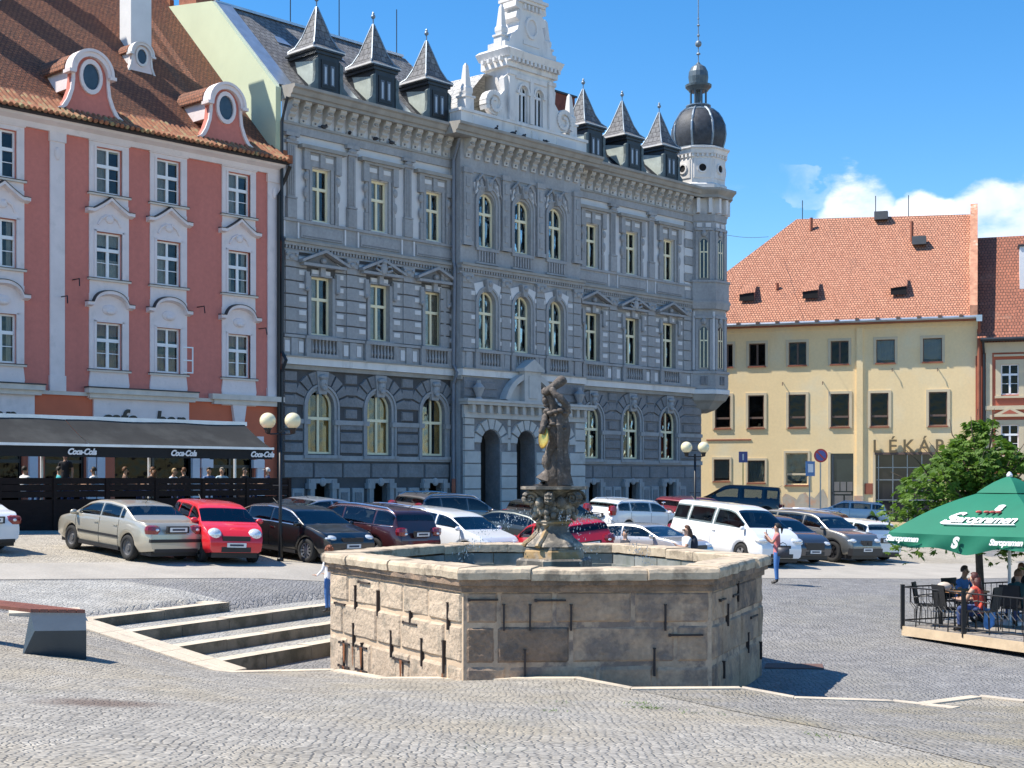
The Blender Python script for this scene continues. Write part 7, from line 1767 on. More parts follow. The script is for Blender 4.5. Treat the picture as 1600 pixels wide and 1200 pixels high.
def person(label, loc, yaw, pose=None, top=(.5, .5, .5), legs=(.05, .08, .2), hairm=None, skn=None, sc=1, sleeves='short', hair='short', shoes=None, bare=False, extra=None, group=None, z=None, over=None):
    P_ = dict(STAND if pose is None else pose)
    if over:
        for k, v in over.items(): P_[k] = (V(v), P_[k][1])
    keys = list(P_); ix = {k: i for i, k in enumerate(keys)}; keys = ['pel'] + [k for k in keys if k != 'pel']; ix = {k: i for i, k in enumerate(keys)}
    J = [(tuple(P_[k][0]), P_[k][1]) for k in keys]; E_ = [(ix[a], ix[b]) for a, b in EDG]
    co = {k: V(P_[k][0]) for k in keys}
    segm = []
    for a, b in EDG:
        if b in ('hea', 'top', 'nek'): m_ = 0
        elif a in ('pel', 'wai', 'che') and b in ('wai', 'che', 'nkb', 'sl', 'sr'): m_ = 1
        elif b in ('el', 'er'): m_ = 1
        elif b in ('wl', 'wr'): m_ = 1 if sleeves == 'long' else 0
        elif b in ('hl', 'hr'): m_ = 0
        elif b in ('tl', 'tr'): m_ = 3
        else: m_ = 2
        segm.append((co[a], co[b], m_, b))
    def tg(c, n):
        best = 9; r = 0
        for a, b, m_, nm in segm:
            d = b - a; t = max(0, min(1, (c - a).dot(d) / d.dot(d))); q = (a + d * t - c).length - (.06 if nm in ('che', 'wai') else 0) - (.02 if nm == 'hea' else 0)
            if q < best:
                best = q; r = m_
                if nm in ('el', 'er') and sleeves == 'short' and t > .6: r = 0
                if nm in ('el', 'er') and sleeves == 'none': r = 0
                if nm in ('al', 'ar') and t > .85: r = 3
                if nm == 'nek' and t < .2: r = 1
        return r
    o = skinmesh(J, E_, 'person', [skn or skinm, cloth(top), cloth(legs), shoes or shoe], None, 2, tg)
    tag(o, label, 'person', group)
    h = MB(); h.sm = True; t = co['hea'] + V((-.012, 0, .035)); f = (co['hea'] - co['nek']).normalized()
    def cap(n=16, m_=9, drop=.35):
        rs = []
        for j in range(m_ + 1):
            th = (math.pi * .5 + drop) * j / m_; rs.append([(t.x - .012 + .098 * math.sin(th + .02) * math.cos(a) * (1 if math.cos(a) < 0 else (1 if th < 1.05 else .55)), t.y + .085 * math.sin(th + .02) * math.sin(a), t.z + .012 + .108 * math.cos(th) + .0) for a in [2 * math.pi * k / n for k in range(n)]])
        h.rings(rs, cap=False)
    if hair != 'bald': cap()
    if hair == 'long': h.tube([t + V((-.06, 0, 0)), t + V((-.085, 0, -.12)), t + V((-.10, 0, -.26)), t + V((-.09, 0, -.36))], [.075, .085, .075, .03], 10, 1)
    if hair == 'tail': h.tube([t + V((-.09, 0, .02)), t + V((-.13, 0, -.03)), t + V((-.12, 0, -.18))], [.04, .035, .012], 8)
    if hair == 'curly':
        q = random.Random(3)
        for k in range(34): a = q.uniform(0, 6.28); b = q.uniform(-.2, 1.4); h.ball((t.x - .01 + .1 * math.cos(a) * math.cos(b), t.y + .09 * math.sin(a) * math.cos(b), t.z + .02 + .1 * math.sin(b)), .035, 6, 5)
    if hair == 'cap': h.box(t.x + .05, t.x + .16, t.y - .06, t.y + .06, t.z + .03, t.z + .05)
    h.build('hair', hairm or hd, o)
    fc_ = MB(); fc_.sm = True; e = co['hea']
    fc_.mi = 0; fc_.ball((e.x + .09, e.y, e.z + .005), .017, 6, 6, (1.1, .8, 1.3))
    for sg in (1, -1): fc_.mi = 0; fc_.ball((e.x - .0, e.y + sg * .076, e.z + .01), .024, 6, 6, (.8, .4, 1.2)); fc_.mi = 1; fc_.ball((e.x + .078, e.y + sg * .03, e.z + .028), .011, 6, 5)
    fc_.mi = 2; fc_.ball((e.x + .082, e.y, e.z - .036), .02, 8, 4, (.4, 1, .3)); fc_.build('face', [skn or skinm, IRON, mat('lips', (.35, .10, .08), .5) if 'lips' not in bpy.data.materials else bpy.data.materials['lips']], o)
    fg = MB(); fg.sm = True
    for s in 'lr':
        w_, h_ = co['w' + s], co['h' + s]; d = (h_ - w_).normalized(); a = d.cross(V((0, 0, 1))); a = a.normalized() if a.length > .1 else V((0, 1, 0)); n_ = a.cross(d)
        for k in range(4):
            b = h_ + a * (.026 - .0175 * k); L_ = (.065, .078, .072, .055)[k]; fg.tube([b - d * .01, b + d * L_ * .5 - n_ * .006, b + d * L_ * .85 - n_ * .025], [.0095, .009, .007], 6)
        fg.tube([w_ + d * .03 + a * .025, w_ + d * .06 + a * .05, w_ + d * .09 + a * .052 - n_ * .015], [.012, .011, .008], 6)
    fg.build('fingers', skn or skinm, o)
    if extra: extra(o, co)
    o.location = (loc[0], loc[1], court(*loc) if z is None else z); o.rotation_euler = (0, 0, R(yaw)); o.scale = (sc,) * 3
    return o
def cam_at(px, Y): return ((px - 800) / F * Y, Y)
# woman photographing, right of the fountain: faces left, phone in raised hands, bag at her hip
c = cam_at(1214, 39.6)
o = person('woman in pink top and blue jeans holding a phone up, standing right of the fountain', c, 172, top=(.62, .20, .20), legs=(.06, .17, .42), hairm=hd, sc=1.0, sleeves='short', hair='tail', over=dict(el=(.12, .2, 1.17), wl=(.25, .08, 1.36), hl=(.28, .02, 1.43), er=(.1, -.2, 1.14), wr=(.24, -.06, 1.25), hr=(.27, -.01, 1.33)))
o.scale = (1.12, 1.12, 1.0); z0 = court(*c)
b = MB(); b.sm = True; b.rings([[(-.17 + .02, y, z) for y, z in ((-.05, 0), (.05, 0), (.06, .24), (-.06, .24))], [(.17, y, z) for y, z in ((-.05, 0), (.05, 0), (.06, .24), (-.06, .24))]]); b.tube([(-.12, 0, .24), (-.08, 0, .34), (.0, .02, .38), (.08, 0, .34), (.12, 0, .24)], .012, 6)
tag(b.build('handbag', mat('grey_leather', (.07, .07, .085), .5, var=.2), loc=(c[0] + .13, c[1] - .2, z0 + .80)), 'dark grey handbag hanging at the hip of the woman in pink', 'bag')
b = MB(); b.box(-.005, .005, -.035, .035, -.075, .075); q = b.build('phone', IRON, loc=(c[0] - .3, c[1] - .03, z0 + 1.46)); tag(q, 'dark phone held up by the woman in pink', 'phone')
# woman behind the fountain rim
c = cam_at(1073, 36.0)
o = person('long-haired woman in sunglasses and white top with a black backpack behind the fountain', c, 200, top=(.72, .72, .72), legs=(.05, .06, .1), hairm=hb, hair='long', sleeves='short', z=court(*c) - .02, over=dict(el=(.14, .2, 1.15), wl=(.3, .05, 1.2), hl=(.36, 0, 1.26)))
b = MB(); b.sm = True; b.ball((0, 0, 0), .2, 14, 10, (.6, .9, 1.25)); b.ball((-.09, 0, -.06), .12, 10, 8, (.6, 1, 1)); z_ = court(*c); a = R(200)
tag(b.build('backpack', cloth((.03, .035, .05)), loc=(c[0] - .19 * math.cos(a), c[1] - .19 * math.sin(a), z_ + 1.2)), 'black backpack on the back of the woman in white', 'backpack')
g_ = MB(); g_.mi = 0; g_.box(.075, .095, -.065, .065, 1.585, 1.615)
tag(g_.build('sunglasses', IRON, loc=(c[0], c[1], z_ - .02)), 'dark sunglasses worn by the long-haired woman', 'sunglasses').rotation_euler = (0, 0, a)
c = cam_at(977, 35.5); person('man in a dark shirt whose head shows above the back rim of the fountain', c, 205, top=(.04, .04, .05), legs=(.05, .05, .08), hairm=hd, skn=skinm, sc=.93, z=court(*c))
c = cam_at(1023, 34.5); person('small ginger-haired child of whom only the hair shows over the back fountain rim', c, 190, top=(.4, .3, .2), hairm=mat('ginger_hair', (.40, .15, .06), .6, var=.3, vs=30), sc=.70, hair='curly', z=court(*c) + .06)
c = cam_at(514, 28.9); person('curly-haired child in white shirt and blue jeans on the steps left of the fountain', c, 160, top=(.75, .76, .8), legs=(.05, .14, .36), hairm=mat('copper_curls', (.24, .08, .035), .6, var=.3, vs=30), sc=.80, hair='curly', sleeves='long', z=.24, over=dict(er=(.02, -.22, 1.15), wr=(.18, -.2, .98), hr=(.26, -.2, 1.0), el=(.05, .24, 1.12), wl=(.22, .22, .97), hl=(.30, .21, .99)))
# ------------------------------------------------------------------ cafe terrace under the awning
def ter(t, d): """t along the terrace from its left end, d behind the fence"""; p = V((-14.9, 40.9, 0)) + V((FD.x, FD.y, 0)) * t + V((-FD.y, FD.x, 0)) * d; return p
wood = mat('dark_stained_timber', (.016, .010, .009), .75, spec=.2, var=.3, vs=3, bump=.3, bs=20, streak=3)
TZ = 2.14
TF = thing('terrace_fence', 'dark stained timber plank fence closing off the cafe terrace', 'fence', tuple(ter(0, 0)), ANG)
for i in range(-5, 7):
    m1 = MB(); x0, x1 = i * 1.75, i * 1.75 + 1.75
    if i == 6: continue
    if i >= 6: continue
    p = ter(x0 + .9, 0); zb_ = court(p.x, p.y)
    zt_ = 3.0
    m1.box(x0 + .06, x1 - .06, 0, .04, zb_ - .3, zt_ - .62)
    for k, z in enumerate((zt_ - .56, zt_ - .36, zt_ - .16)): m1.box(x0 + .06, x1 - .06, -.01, .04, z, z + .185)
    m1.build('plank_panel', wood, TF)
    m1 = MB(); m1.box(x0 - .06, x0 + .06, -.04, .07, zb_ - .4, zt_ + .02); m1.build('post', wood, TF)
m1 = MB(); m1.box(10.44, 10.56, -.04, .07, .5, 3.03); m1.build('post', wood, TF)
m1 = MB()
for z in (1.4, 1.7, 2.0, 2.3, 2.6, 2.84): m1.box(10.46, 10.52, .07, 4.5, z - .12, z + .1)
m1.build('end_panel', wood, TF)
m1 = MB(); m1.box(-9, 10.4, .1, 5.5, TZ - .6, TZ); dk = m1.build('terrace_deck', wood, loc=tuple(ter(0, 0))); dk.rotation_euler = (0, 0, ANG); tag(dk, kind='structure')
AW = thing('awning', 'long black retractable awning with white logo script on its valance over the cafe terrace', 'awning', tuple(ter(0, 0)), ANG)
AW.location = (ter(0, 0).x, ter(0, 0).y, 0)
awm = mat('black_awning_cloth', (.02, .021, .021), .85, var=.25, vs=1.2, bump=.15, bs=6, col2=(.05, .052, .05), c2lo=.5, c2hi=.75, c2s=.6); val = mat('black_valance', (.008, .008, .009), .8)
alum = mat('white_aluminium', (.72, .73, .76), .35, .3)
AE = 9.75
for a, b in ((-8.5, 2.93), (2.945, AE)):
    m1 = MB(); m1.sm = True
    nn = max(8, int((b - a) * 2.5)); m1.grid(lambda u, v: (a + (b - a) * u, 1.6 * v - .02, 4.02 + .86 * v - .05 * math.sin(v * math.pi) + .014 * math.sin(u * nn * .8) * v), nn, 8); m1.build('canopy', awm, AW, fix=False)
m1 = MB(); m1.grid(lambda u, v: (-8.5 + (AE + 8.5) * u, -.04 + .012 * math.sin(u * 90), 3.66 + .32 * v), 120, 1); m1.build('valance', val, AW, fix=False)
m1 = MB(); m1.box(-8.5, AE + .03, -.1, .02, 3.98, 4.06); m1.box(-8.5, AE + .1, 1.55, 1.8, 4.84, 4.98); m1.build('front_rail', alum, AW)
for t_ in (-5.2, -1.3, 2.6, 6.2, 9.3):
    text('Coca-Cola', .25, mat('white_lettering', (.8, .8, .8), .6) if 'white_lettering' not in bpy.data.materials else bpy.data.materials['white_lettering'], AW, (t_, -.07, 3.74), (R(90), 0, 0), 'valance_lettering', .004, .35, .012, sp=.88)
for t_ in (-5.8, -1.8, 2.2, 6.0, 9.4):
    m1 = MB(); m1.box(t_ - .035, t_ + .035, 1.6, 1.67, TZ, 4.85); m1.build('support_post', alum, AW)
rr = random.Random(21)
def cafe(px, d, label, top, hairm=hd, lean=.05, yaw=0, hair='short', stand=False, skn=None, sl='short'):
    tt = 0
    for k in range(-90, 120):
        p = ter(k * .1, d)
        if (p.x / p.y * F + 800) >= px: break
    person(label, (p.x, p.y), yaw, None if stand else SIT(lean), top=top, hairm=hairm, hair=hair, z=TZ, group='guests on the cafe terrace', skn=skn, sleeves=sl)
cafe(33, 1.6, 'cafe guest in white at the far left of the terrace', (.7, .7, .72), yaw=60)
cafe(100, 2.9, 'dark-clothed waitress standing in front of the cafe door', (.02, .02, .025), yaw=-80, stand=True, hair='tail')
cafe(88, 1.9, 'cafe guest in turquoise beside the waitress', (.05, .35, .40), yaw=20)
cafe(145, 1.2, 'dark-haired man in a white shirt seated behind the terrace fence', (.72, .74, .8), yaw=170, lean=.12, skn=skin2)
cafe(193, 1.5, 'cafe guest in brown raising an arm, left of the white awning post', (.16, .10, .08), hb, yaw=10)
cafe(236, 1.4, 'cafe guest with long brown hair in the middle of the terrace', (.12, .08, .07), hb, yaw=160, hair='long')
cafe(263, 1.5, 'fair cafe guest in a pale blue shirt leaning over the table', (.55, .64, .8), hg, yaw=-20, lean=.3)
cafe(289, 1.5, 'cafe guest in black facing the one in pale blue', (.03, .03, .035), hb, yaw=150, lean=.1)
cafe(325, 1.3, 'dark-haired cafe guest in a mid blue shirt', (.10, .17, .35), yaw=-60)
cafe(344, 1.4, 'grey-haired cafe guest in a blue and white shirt facing the square', (.40, .55, .68), mat('grey_hair', (.3, .28, .26), .7), yaw=-70)
cafe(380, 1.8, 'cafe guest in black under the right part of the awning', (.02, .02, .02), yaw=-30)
cafe(416, 1.2, 'cafe guest in a white cap and navy shirt at the right end of the terrace', (.04, .06, .12), mat('white_cap', (.6, .6, .6), .8), yaw=190, hair='cap')
for px, lab in ((60, 'left'), (170, 'middle left'), (275, 'middle'), (335, 'middle right'), (398, 'right end')):
    for k in range(-90, 120):
        p = ter(k * .1, 1.9)
        if (p.x / p.y * F + 800) >= px: break
    t = thing('cafe_table', 'small dark round cafe table at the %s of the awning terrace' % lab, 'table', (p.x, p.y, TZ), 0, 'cafe tables behind the fence')
    m1 = MB(); m1.lathe([(.0, .72), (.38, .72), (.38, .75), (0, .75)], 20); m1.build('tabletop', wood, t)
    m1 = MB(); m1.lathe([(.22, 0), (.2, .03), (.03, .05), (.03, .72)], 12); m1.build('leg', IRON, t)
# ------------------------------------------------------------------ street lamps
globe = mat('opal_globe', (.78, .70, .45), .25, var=.05, coat=.5)
def lamp(px, Y, zg, yaw, lab):
    X = (px - 800) / F * Y; t = thing('street_lamp', lab, 'street lamp', (X, Y, zg), R(yaw), 'twin-globe street lamps')
    m = MB(); m.sm = True; m.tube([(0, 0, -.1), (0, 0, .9), (0, 0, 1.0), (0, 0, 3.45)], [.06, .06, .045, .04], 12); m.lathe([(.09, 0), (.09, .06), (.06, .1)], 12); m.build('pole', IRON, t)
    m = MB(); m.tube([(-.33, 0, 3.38), (-.25, 0, 3.36), (.25, 0, 3.36), (.33, 0, 3.38)], .022, 8); m.tube([(-.2, 0, 2.0), (.2, 0, 2.0)], .015, 6); m.ball((0, 0, 3.42), .05, 8, 6); m.build('crossarm', IRON, t)
    for sx in (-1, 1):
        m = MB(); m.sm = True; m.lathe([(.03, 3.36), (.07, 3.38), (.08, 3.46), (.11, 3.5), (.10, 3.52)], 12, (sx * .33, 0, 0)); h_ = m.build('holder', IRON, t)
        m = MB(); m.sm = True; m.ball((sx * .33, 0, 3.71), .215, 24, 16); m.build('globe', globe, h_)
p = gpt(434, 877); lamp(438, p.y, p.z, 0, 'twin-globe black street lamp standing before the black saloon at the left')
lamp(1086, 53, court(6.9, 53) , 8, 'black street lamp with two pale yellow globes rising behind the white van')
# ------------------------------------------------------------------ bench
bx = MB(); stl = mat('blue_grey_steel', (.05, .068, .085), .45, .3, var=.1, vs=3); hwd = mat('reddish_hardwood', (.20, .07, .045), .55, var=.3, vs=3, bump=.3, bs=15, streak=.3)
def bench(c0, c1, lab, zofs):
    """long faceted bench: steel end blocks and slatted timber top from c0 to c1 (near end c1)"""
    a, b = V((*c0, A(*c0))), V((*c1, A(*c1))); d = (b - a); L_ = d.length; ang = math.atan2(d.y, d.x); t = thing('bench', lab, 'bench', tuple(a), ang, 'faceted benches')
    m = MB(); w = .55
    m.rings([[(L_ + .22, -w, .0), (L_ + .05, w * .8, .0), (L_, w * .9, .42), (L_, -w * .72, .44)][::1], [(L_ - .55, -w, .0), (L_ - .55, w * .8, .0), (L_ - .45, w * .9, .42), (L_ - .45, -w * .72, .44)]]); m.build('end_block', stl, t)
    m = MB(); m.rings([[(0, -w, .0), (0, w * .8, .0), (0, w * .9, .42), (0, -w * .72, .44)], [(.5, -w, .0), (.5, w * .8, .0), (.5, w * .9, .42), (.5, -w * .72, .44)]]); m.build('end_block', stl, t)
    for k in range(6):
        m = MB(); y = -w * .72 + k * .155; m.box(.0, L_ - .46, y, y + .14, .40, .455); m.build('slat', hwd, t)
    return t
bc = None
def apt(px, py):
    Y = 5.0
    while Y < 40:
        X = (px - 800) / F * Y
        if (HZ - py) / F * Y + EYE <= A(X, Y): break
        Y += .02
    return V((X, Y, A(X, Y)))
e1 = apt(95, 1026)
t = thing('bench', 'angular bench of blue-grey steel with reddish timber slats at the left edge beside the steps', 'bench', tuple(e1), 0, 'faceted benches')
s85 = F / e1.y
def bp(px, py, dy): Y = e1.y + dy; return V(((px - 800) / F * Y - e1.x, dy, EYE + (HZ - py) / F * Y - e1.z))
m = MB()      # near end block: a leaning five-sided steel shell
fb = [bp(34, 1028, .0), bp(135, 1030, .0), bp(135, 985, -.16), bp(54, 986, -.16)]
bk = [fb[0] + V((-.25, .8, .0)), fb[1] + V((-.28, .8, .0)), bp(134, 958, .42), bp(47, 957, .42)]
m.face(fb); m.face([fb[3], fb[2], bk[2], bk[3]]); m.face([fb[1], bk[1], bk[2], fb[2]]); m.face([fb[0], fb[3], bk[3], bk[0]]); m.face([bk[0], bk[3], bk[2], bk[1]])
m.build('end_block', stl, t)
tl, tr_ = bk[3] + V((0, .02, .0)), bk[2] + V((0, .02, 0))
for k in range(6):       # slats running away to the left
    q0, q1 = bk[3].lerp(bk[2], k / 6 + .01), bk[3].lerp(bk[2], (k + 1) / 6 - .01); dd = V((-2.6, 1.35, .12)); z_ = V((0, 0, .05))
    m = MB(); m.rings([[q0, q1, q1 + z_, q0 + z_], [q0 + dd, q1 + dd, q1 + dd + z_, q0 + dd + z_]]); m.build('slat', hwd, t)
m = MB(); q = [v + V((-2.6, 1.35, .12)) for v in (bk[3], bk[2])]; m.rings([[q[0] + V((0, 0, -.5)), q[1] + V((0, 0, -.5)), q[1], q[0]], [q[0] + V((-.5, .3, -.5)), q[1] + V((-.5, .3, -.5)), q[1] + V((-.5, .3, 0)), q[0] + V((-.5, .3, 0))]]); m.build('end_block', stl, t)
t = thing('bench', 'second steel and timber bench behind the first, mostly outside the left edge', 'bench', (0, 0, 0), 0, 'faceted benches')
o_ = V((-9.35, 23.6, A(-9.35, 23.6))); t.location = o_
m = MB(); m.rings([[(0, -.4, 0), (.12, -.4, .0), (-.05, -.35, .45), (-.6, -.35, .48)], [(-.1, .5, 0), (.1, .5, .0), (0, .4, .40), (-.6, .4, .45)]]); m.build('end_block', stl, t)
for k in range(5): m = MB(); y = -.35 + k * .15; m.box(-2.6, -.5, y, y + .13, .42, .47); m.build('slat', hwd, t)
# stone block beside the bench
p_ = V((-8.3, 25.9, .42)); m = MB(); m.box(-.9, .35, -.3, .5, -.1, .16); o = m.build('stone_block', GRAN, loc=tuple(p_)); o.rotation_euler = (0, 0, R(20)); tag(o, 'low pale granite block behind the bench at the top of the steps', 'stone block')
# ------------------------------------------------------------------ beer terrace: deck, railing, chairs, guests, parasol
DK = [V((8.24, 29.7, 0)), V((9.75, 26.7, 0)), V((15.5, 29.6, 0)), V((14.0, 32.6, 0))]; DZ = -.10
tanw = mat('pale_deck_board', (.60, .46, .30), .7, var=.15, vs=3, bump=.2, bs=20); dkw = mat('deck_boards', (.30, .27, .24), .8, var=.2, vs=4, bump=.3, bs=20)
t = thing('terrace_platform', 'low platform with pale board edge carrying the beer terrace at the right', 'platform', (0, 0, 0))
u_, v_ = (DK[1] - DK[0]).normalized(), (DK[2] - DK[1]).normalized()
m = MB(); n = 24
for k in range(n):
    a, b = DK[0].lerp(DK[3], k / n + .001), DK[0].lerp(DK[3], (k + 1) / n - .002); c, d = DK[1].lerp(DK[2], (k + 1) / n - .002), DK[1].lerp(DK[2], k / n + .001)
    m.rings([[(q.x, q.y, z) for q in (a, b, c, d)] for z in (DZ - .03, DZ)])
m.build('deck', dkw, t)
m = MB()
for a, b in ((DK[0], DK[1]), (DK[1], DK[2])):
    d = (b - a).normalized(); nn = V((d.y, -d.x, 0)) * .03; m.rings([[(q.x, q.y, z) for q in (a - nn * -1, b + nn, b, a)] for z in (DZ - .2, DZ - .005)])
m.build('edge_board', tanw, t)
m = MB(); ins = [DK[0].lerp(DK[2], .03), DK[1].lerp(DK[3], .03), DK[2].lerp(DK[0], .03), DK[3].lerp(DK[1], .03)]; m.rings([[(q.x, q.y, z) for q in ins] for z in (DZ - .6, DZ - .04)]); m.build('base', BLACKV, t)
RL = thing('railing', 'black wrought-iron railing with bent bars round the beer terrace', 'railing', (0, 0, 0))
def rail(a, b, bars=True, posts=(0, 1)):
    d = b - a; L_ = d.length; H_ = .86
    m = MB()
    for z in (.82, .12): m.tube([(a.x, a.y, DZ + z), (b.x, b.y, DZ + z)], .017, 6)
    n = max(2, int(L_ / .16))
    for k in range(1, n):
        p = a.lerp(b, k / n); q = a.lerp(b, min(1, (k + .8) / n)); m.tube([(p.x, p.y, DZ + .82), (p.x, p.y, DZ + .5), (q.x, q.y, DZ + .38), (q.x, q.y, DZ + .12)], .009, 5)
    m.build('rail_panel', IRON, RL)
for a, b in ((DK[0], DK[0].lerp(DK[1], .52)), (DK[0].lerp(DK[1], .52), DK[1]), (DK[1], DK[1].lerp(DK[2], .33)), (DK[1].lerp(DK[2], .33), DK[1].lerp(DK[2], .66)), (DK[0], DK[0].lerp(DK[3], .33)), (DK[0].lerp(DK[3], .33), DK[0].lerp(DK[3], .66)), (DK[0].lerp(DK[3], .66), DK[3])):
    s_ = (b - a).normalized() * .06; rail(a + s_, b - s_)
for p in (DK[0], DK[0].lerp(DK[1], .52), DK[1], DK[1].lerp(DK[2], .33), DK[0].lerp(DK[3], .33), DK[0].lerp(DK[3], .66)):
    m = MB(); m.cbox((p.x, p.y, DZ + .4), (.075, .075, .94)); m.build('post', IRON, RL)
wick = mat('black_wicker', (.015, .015, .016), .6, var=.3, vs=40, bump=.6, bs=90)
def chair(loc, yaw, lab, first=[None]):
    if first[0] is None:
        c = thing('chair', lab, 'chair', (*loc, DZ), R(yaw), 'black wicker terrace chairs')
        m = MB(); m.box(-.23, .23, -.24, .24, .43, .46); m.build('seat', wick, c)
        m = MB(); m.grid(lambda u, v: (-.24 - .07 * v + .03 * math.sin(math.pi * u), -.23 + .46 * u, .47 + .46 * v), 10, 6); m.grid(lambda u, v: (-.265 - .07 * v + .03 * math.sin(math.pi * u), -.23 + .46 * u, .47 + .46 * v), 10, 6); m.build('backrest', wick, c, fix=False)
        for sx in (-1, 1):
            for sy in (-1, 1): m = MB(); m.tube([(sx * .21, sy * .23, .44), (sx * .24, sy * .24, 0)], .014, 6); m.build('leg', IRON, c)
            m = MB(); m.tube([(-.27, sx * .25, .62), (0, sx * .27, .66), (.22, sx * .26, .62), (.23, sx * .24, .44)], .014, 6); m.build('armrest', IRON, c)
        first[0] = c; return c
    return dup(first[0], (*loc, DZ), R(yaw), lab)
def wp_(px, Y): return ((px - 800) / F * Y, Y)
chair(wp_(1452, 29.6), -25, 'empty black wicker chair nearest the left corner post of the terrace')
chair(wp_(1487, 28.8), 15, 'empty black wicker chair behind the second railing post, pushed to the table')
chair(wp_(1500, 30.6), -60, 'black wicker chair under the man in blue')
c2_ = wp_(1535, 28.3); chair(c2_, 140, 'black wicker chair under the woman in the red top')
c3_ = wp_(1590, 28.9); chair(c3_, 40, 'black wicker chair under the guest in dark green at the right edge')
tb = thing('terrace_table', 'small wooden terrace table between the guests in blue and red', 'table', (*wp_(1505, 29.7), DZ), R(20))
m = MB(); m.box(-.4, .4, -.35, .35, .71, .75); m.build('tabletop', mat('orange_wood', (.42, .22, .11), .5, var=.2, vs=4), tb)
for sx in (-1, 1):
    for sy in (-1, 1): m = MB(); m.box(sx * .34 - .02, sx * .34 + .02, sy * .3 - .02, sy * .3 + .02, 0, .71); m.build('leg', IRON, tb)
p = wp_(1482, 29.5)
m = MB(); m.sm = True; m.lathe([(.0, 0), (.05, 0), (.055, .02), (.05, .15), (.045, .15), (.045, .02), (0, .02)], 12); tag(m.build('beer_glass', glass_mat('clear_glass', (.9, .9, .85), .1), loc=(p[0] + .1, p[1] + .05, DZ + .75)), 'empty glass on the terrace table', 'glass')
m = MB(); m.sm = True; m.ball((0, 0, .1), .12, 10, 8, (1.3, .9, .8)); m.box(-.05, .1, -.06, .06, .0, .15); tag(m.build('handbag', cloth((.6, .5, .42)), loc=(p[0] - .12, p[1] - .1, DZ + .75)), 'cream handbag lying on the terrace table', 'bag')
gr = 'guests on the beer terrace'
person('dark-haired man in a blue shirt at the terrace table', wp_(1500, 30.6), -60, SIT(.22), top=(.06, .17, .42), hairm=hd, z=DZ, group=gr, skn=skin2)
def denim(o, co):
    m = MB(); m.sm = True; m.grid(lambda u, v: (-.14 - .05 * math.sin(u * 5), -.28 + .45 * u + .03 * math.sin(v * 9), .55 - .42 * v + .05 * math.sin(u * 7)), 14, 10); tag(m.build('denim_jacket', mat('blue_denim', (.10, .26, .55), .9, var=.35, vs=6), o, fix=False), None)
person('woman with long auburn hair in a bright red top, elbows on the terrace table', c2_, 140, SIT(.28), top=(.80, .10, .06), hairm=hr, hair='long', z=DZ, group=gr, sleeves='none', extra=denim)
person('guest in dark green seen from behind at the right edge of the terrace', c3_, 60, SIT(.1), top=(.015, .05, .05), hairm=hb, z=DZ, group=gr, sleeves='short', skn=skin2)
person('guest in black at the far side of the terrace behind the parasol pole', wp_(1598, 31.2), -140, SIT(.1), top=(.015, .015, .02), hairm=hb, hair='long', z=DZ, group=gr)
UM = thing('parasol', 'large green beer parasol with white script lettering over the terrace at the right', 'parasol', (10.6, 30.0, DZ), 0)
grn = mat('green_parasol_cloth', (.004, .15, .085), .75, var=.07, vs=1.5, bump=.15, bs=4)
lc = [V((-2.5, .3, 0)), V((-.3, -2.5, 0)), V((2.5, -.3, 0)), V((.3, 2.5, 0))]; AZ, EZ = 3.16, 1.95
rr = random.Random(6)
cu = MB(); cu.sm = False
def cpt(i, s, h):     # s along side i, h 0 edge..1 apex, sag between ribs
    a, b = lc[i], lc[(i + 1) % 4]; p = a.lerp(b, s) * (1 - h * .84); sag = .10 * math.sin(math.pi * s) * (1 - h)
    m_ = (a.lerp(b, s)).normalized(); return V((p.x - m_.x * sag * .8, p.y - m_.y * sag * .8, EZ + (2.86 - EZ) * h + .10 * math.sin(math.pi * h) - sag * .2))
cu.sm = True
for i in range(4): cu.grid(lambda u, v, i=i: cpt(i, u, v), 12, 10)
cu.build('canopy', grn, UM, fix=False)
cu = MB(); cu.sm = True
for i in range(4):
    a, b = lc[i] * .27, lc[(i + 1) % 4] * .27
    cu.grid(lambda u, v: tuple(a.lerp(b, u) * (1 - v) + V((0, 0, 2.80 + .36 * v + .04 * math.sin(math.pi * v)))), 4, 4)
cu.build('top_cap', grn, UM, fix=False)
cu = MB(); cu.sm = True
for i in range(4):
    def vf(u, v, i=i):
        p = cpt(i, u, 0); d = (.20 + .15 * math.sin(math.pi * u) * (1 if i != 3 else .4) + .05 * math.sin(u * 15 + i)); n_ = (lc[i].lerp(lc[(i + 1) % 4], .5)).normalized(); k = .05 * math.sin(u * 21 + v * 2 + i * 2) * v
        return (p.x + n_.x * k, p.y + n_.y * k, p.z - d * v)
    cu.grid(vf, 30, 5)
cu.build('valance', grn, UM, fix=False)
cu = MB(); cu.tube([(0, 0, 0), (0, 0, 3.18)], .035, 12); cu.lathe([(.3, 0), (.3, .06), (.05, .09)], 16); cu.build('pole', alum, UM)
cu = MB(); cu.lathe([(.06, 3.14), (.07, 3.18), (.03, 3.24), (0, 3.25)], 10); cu.build('cap', alum, UM)
cu = MB()
for i in range(4): cu.tube([(0, 0, 2.82), tuple(cpt(i, 0, 0) + V((0, 0, -.02)))], .015, 5); cu.tube([(0, 0, 2.0), tuple(lc[i] * .5 + V((0, 0, 2.42)))], .012, 5)
cu.build('ribs', alum, UM)
wl = bpy.data.materials['white_lettering']
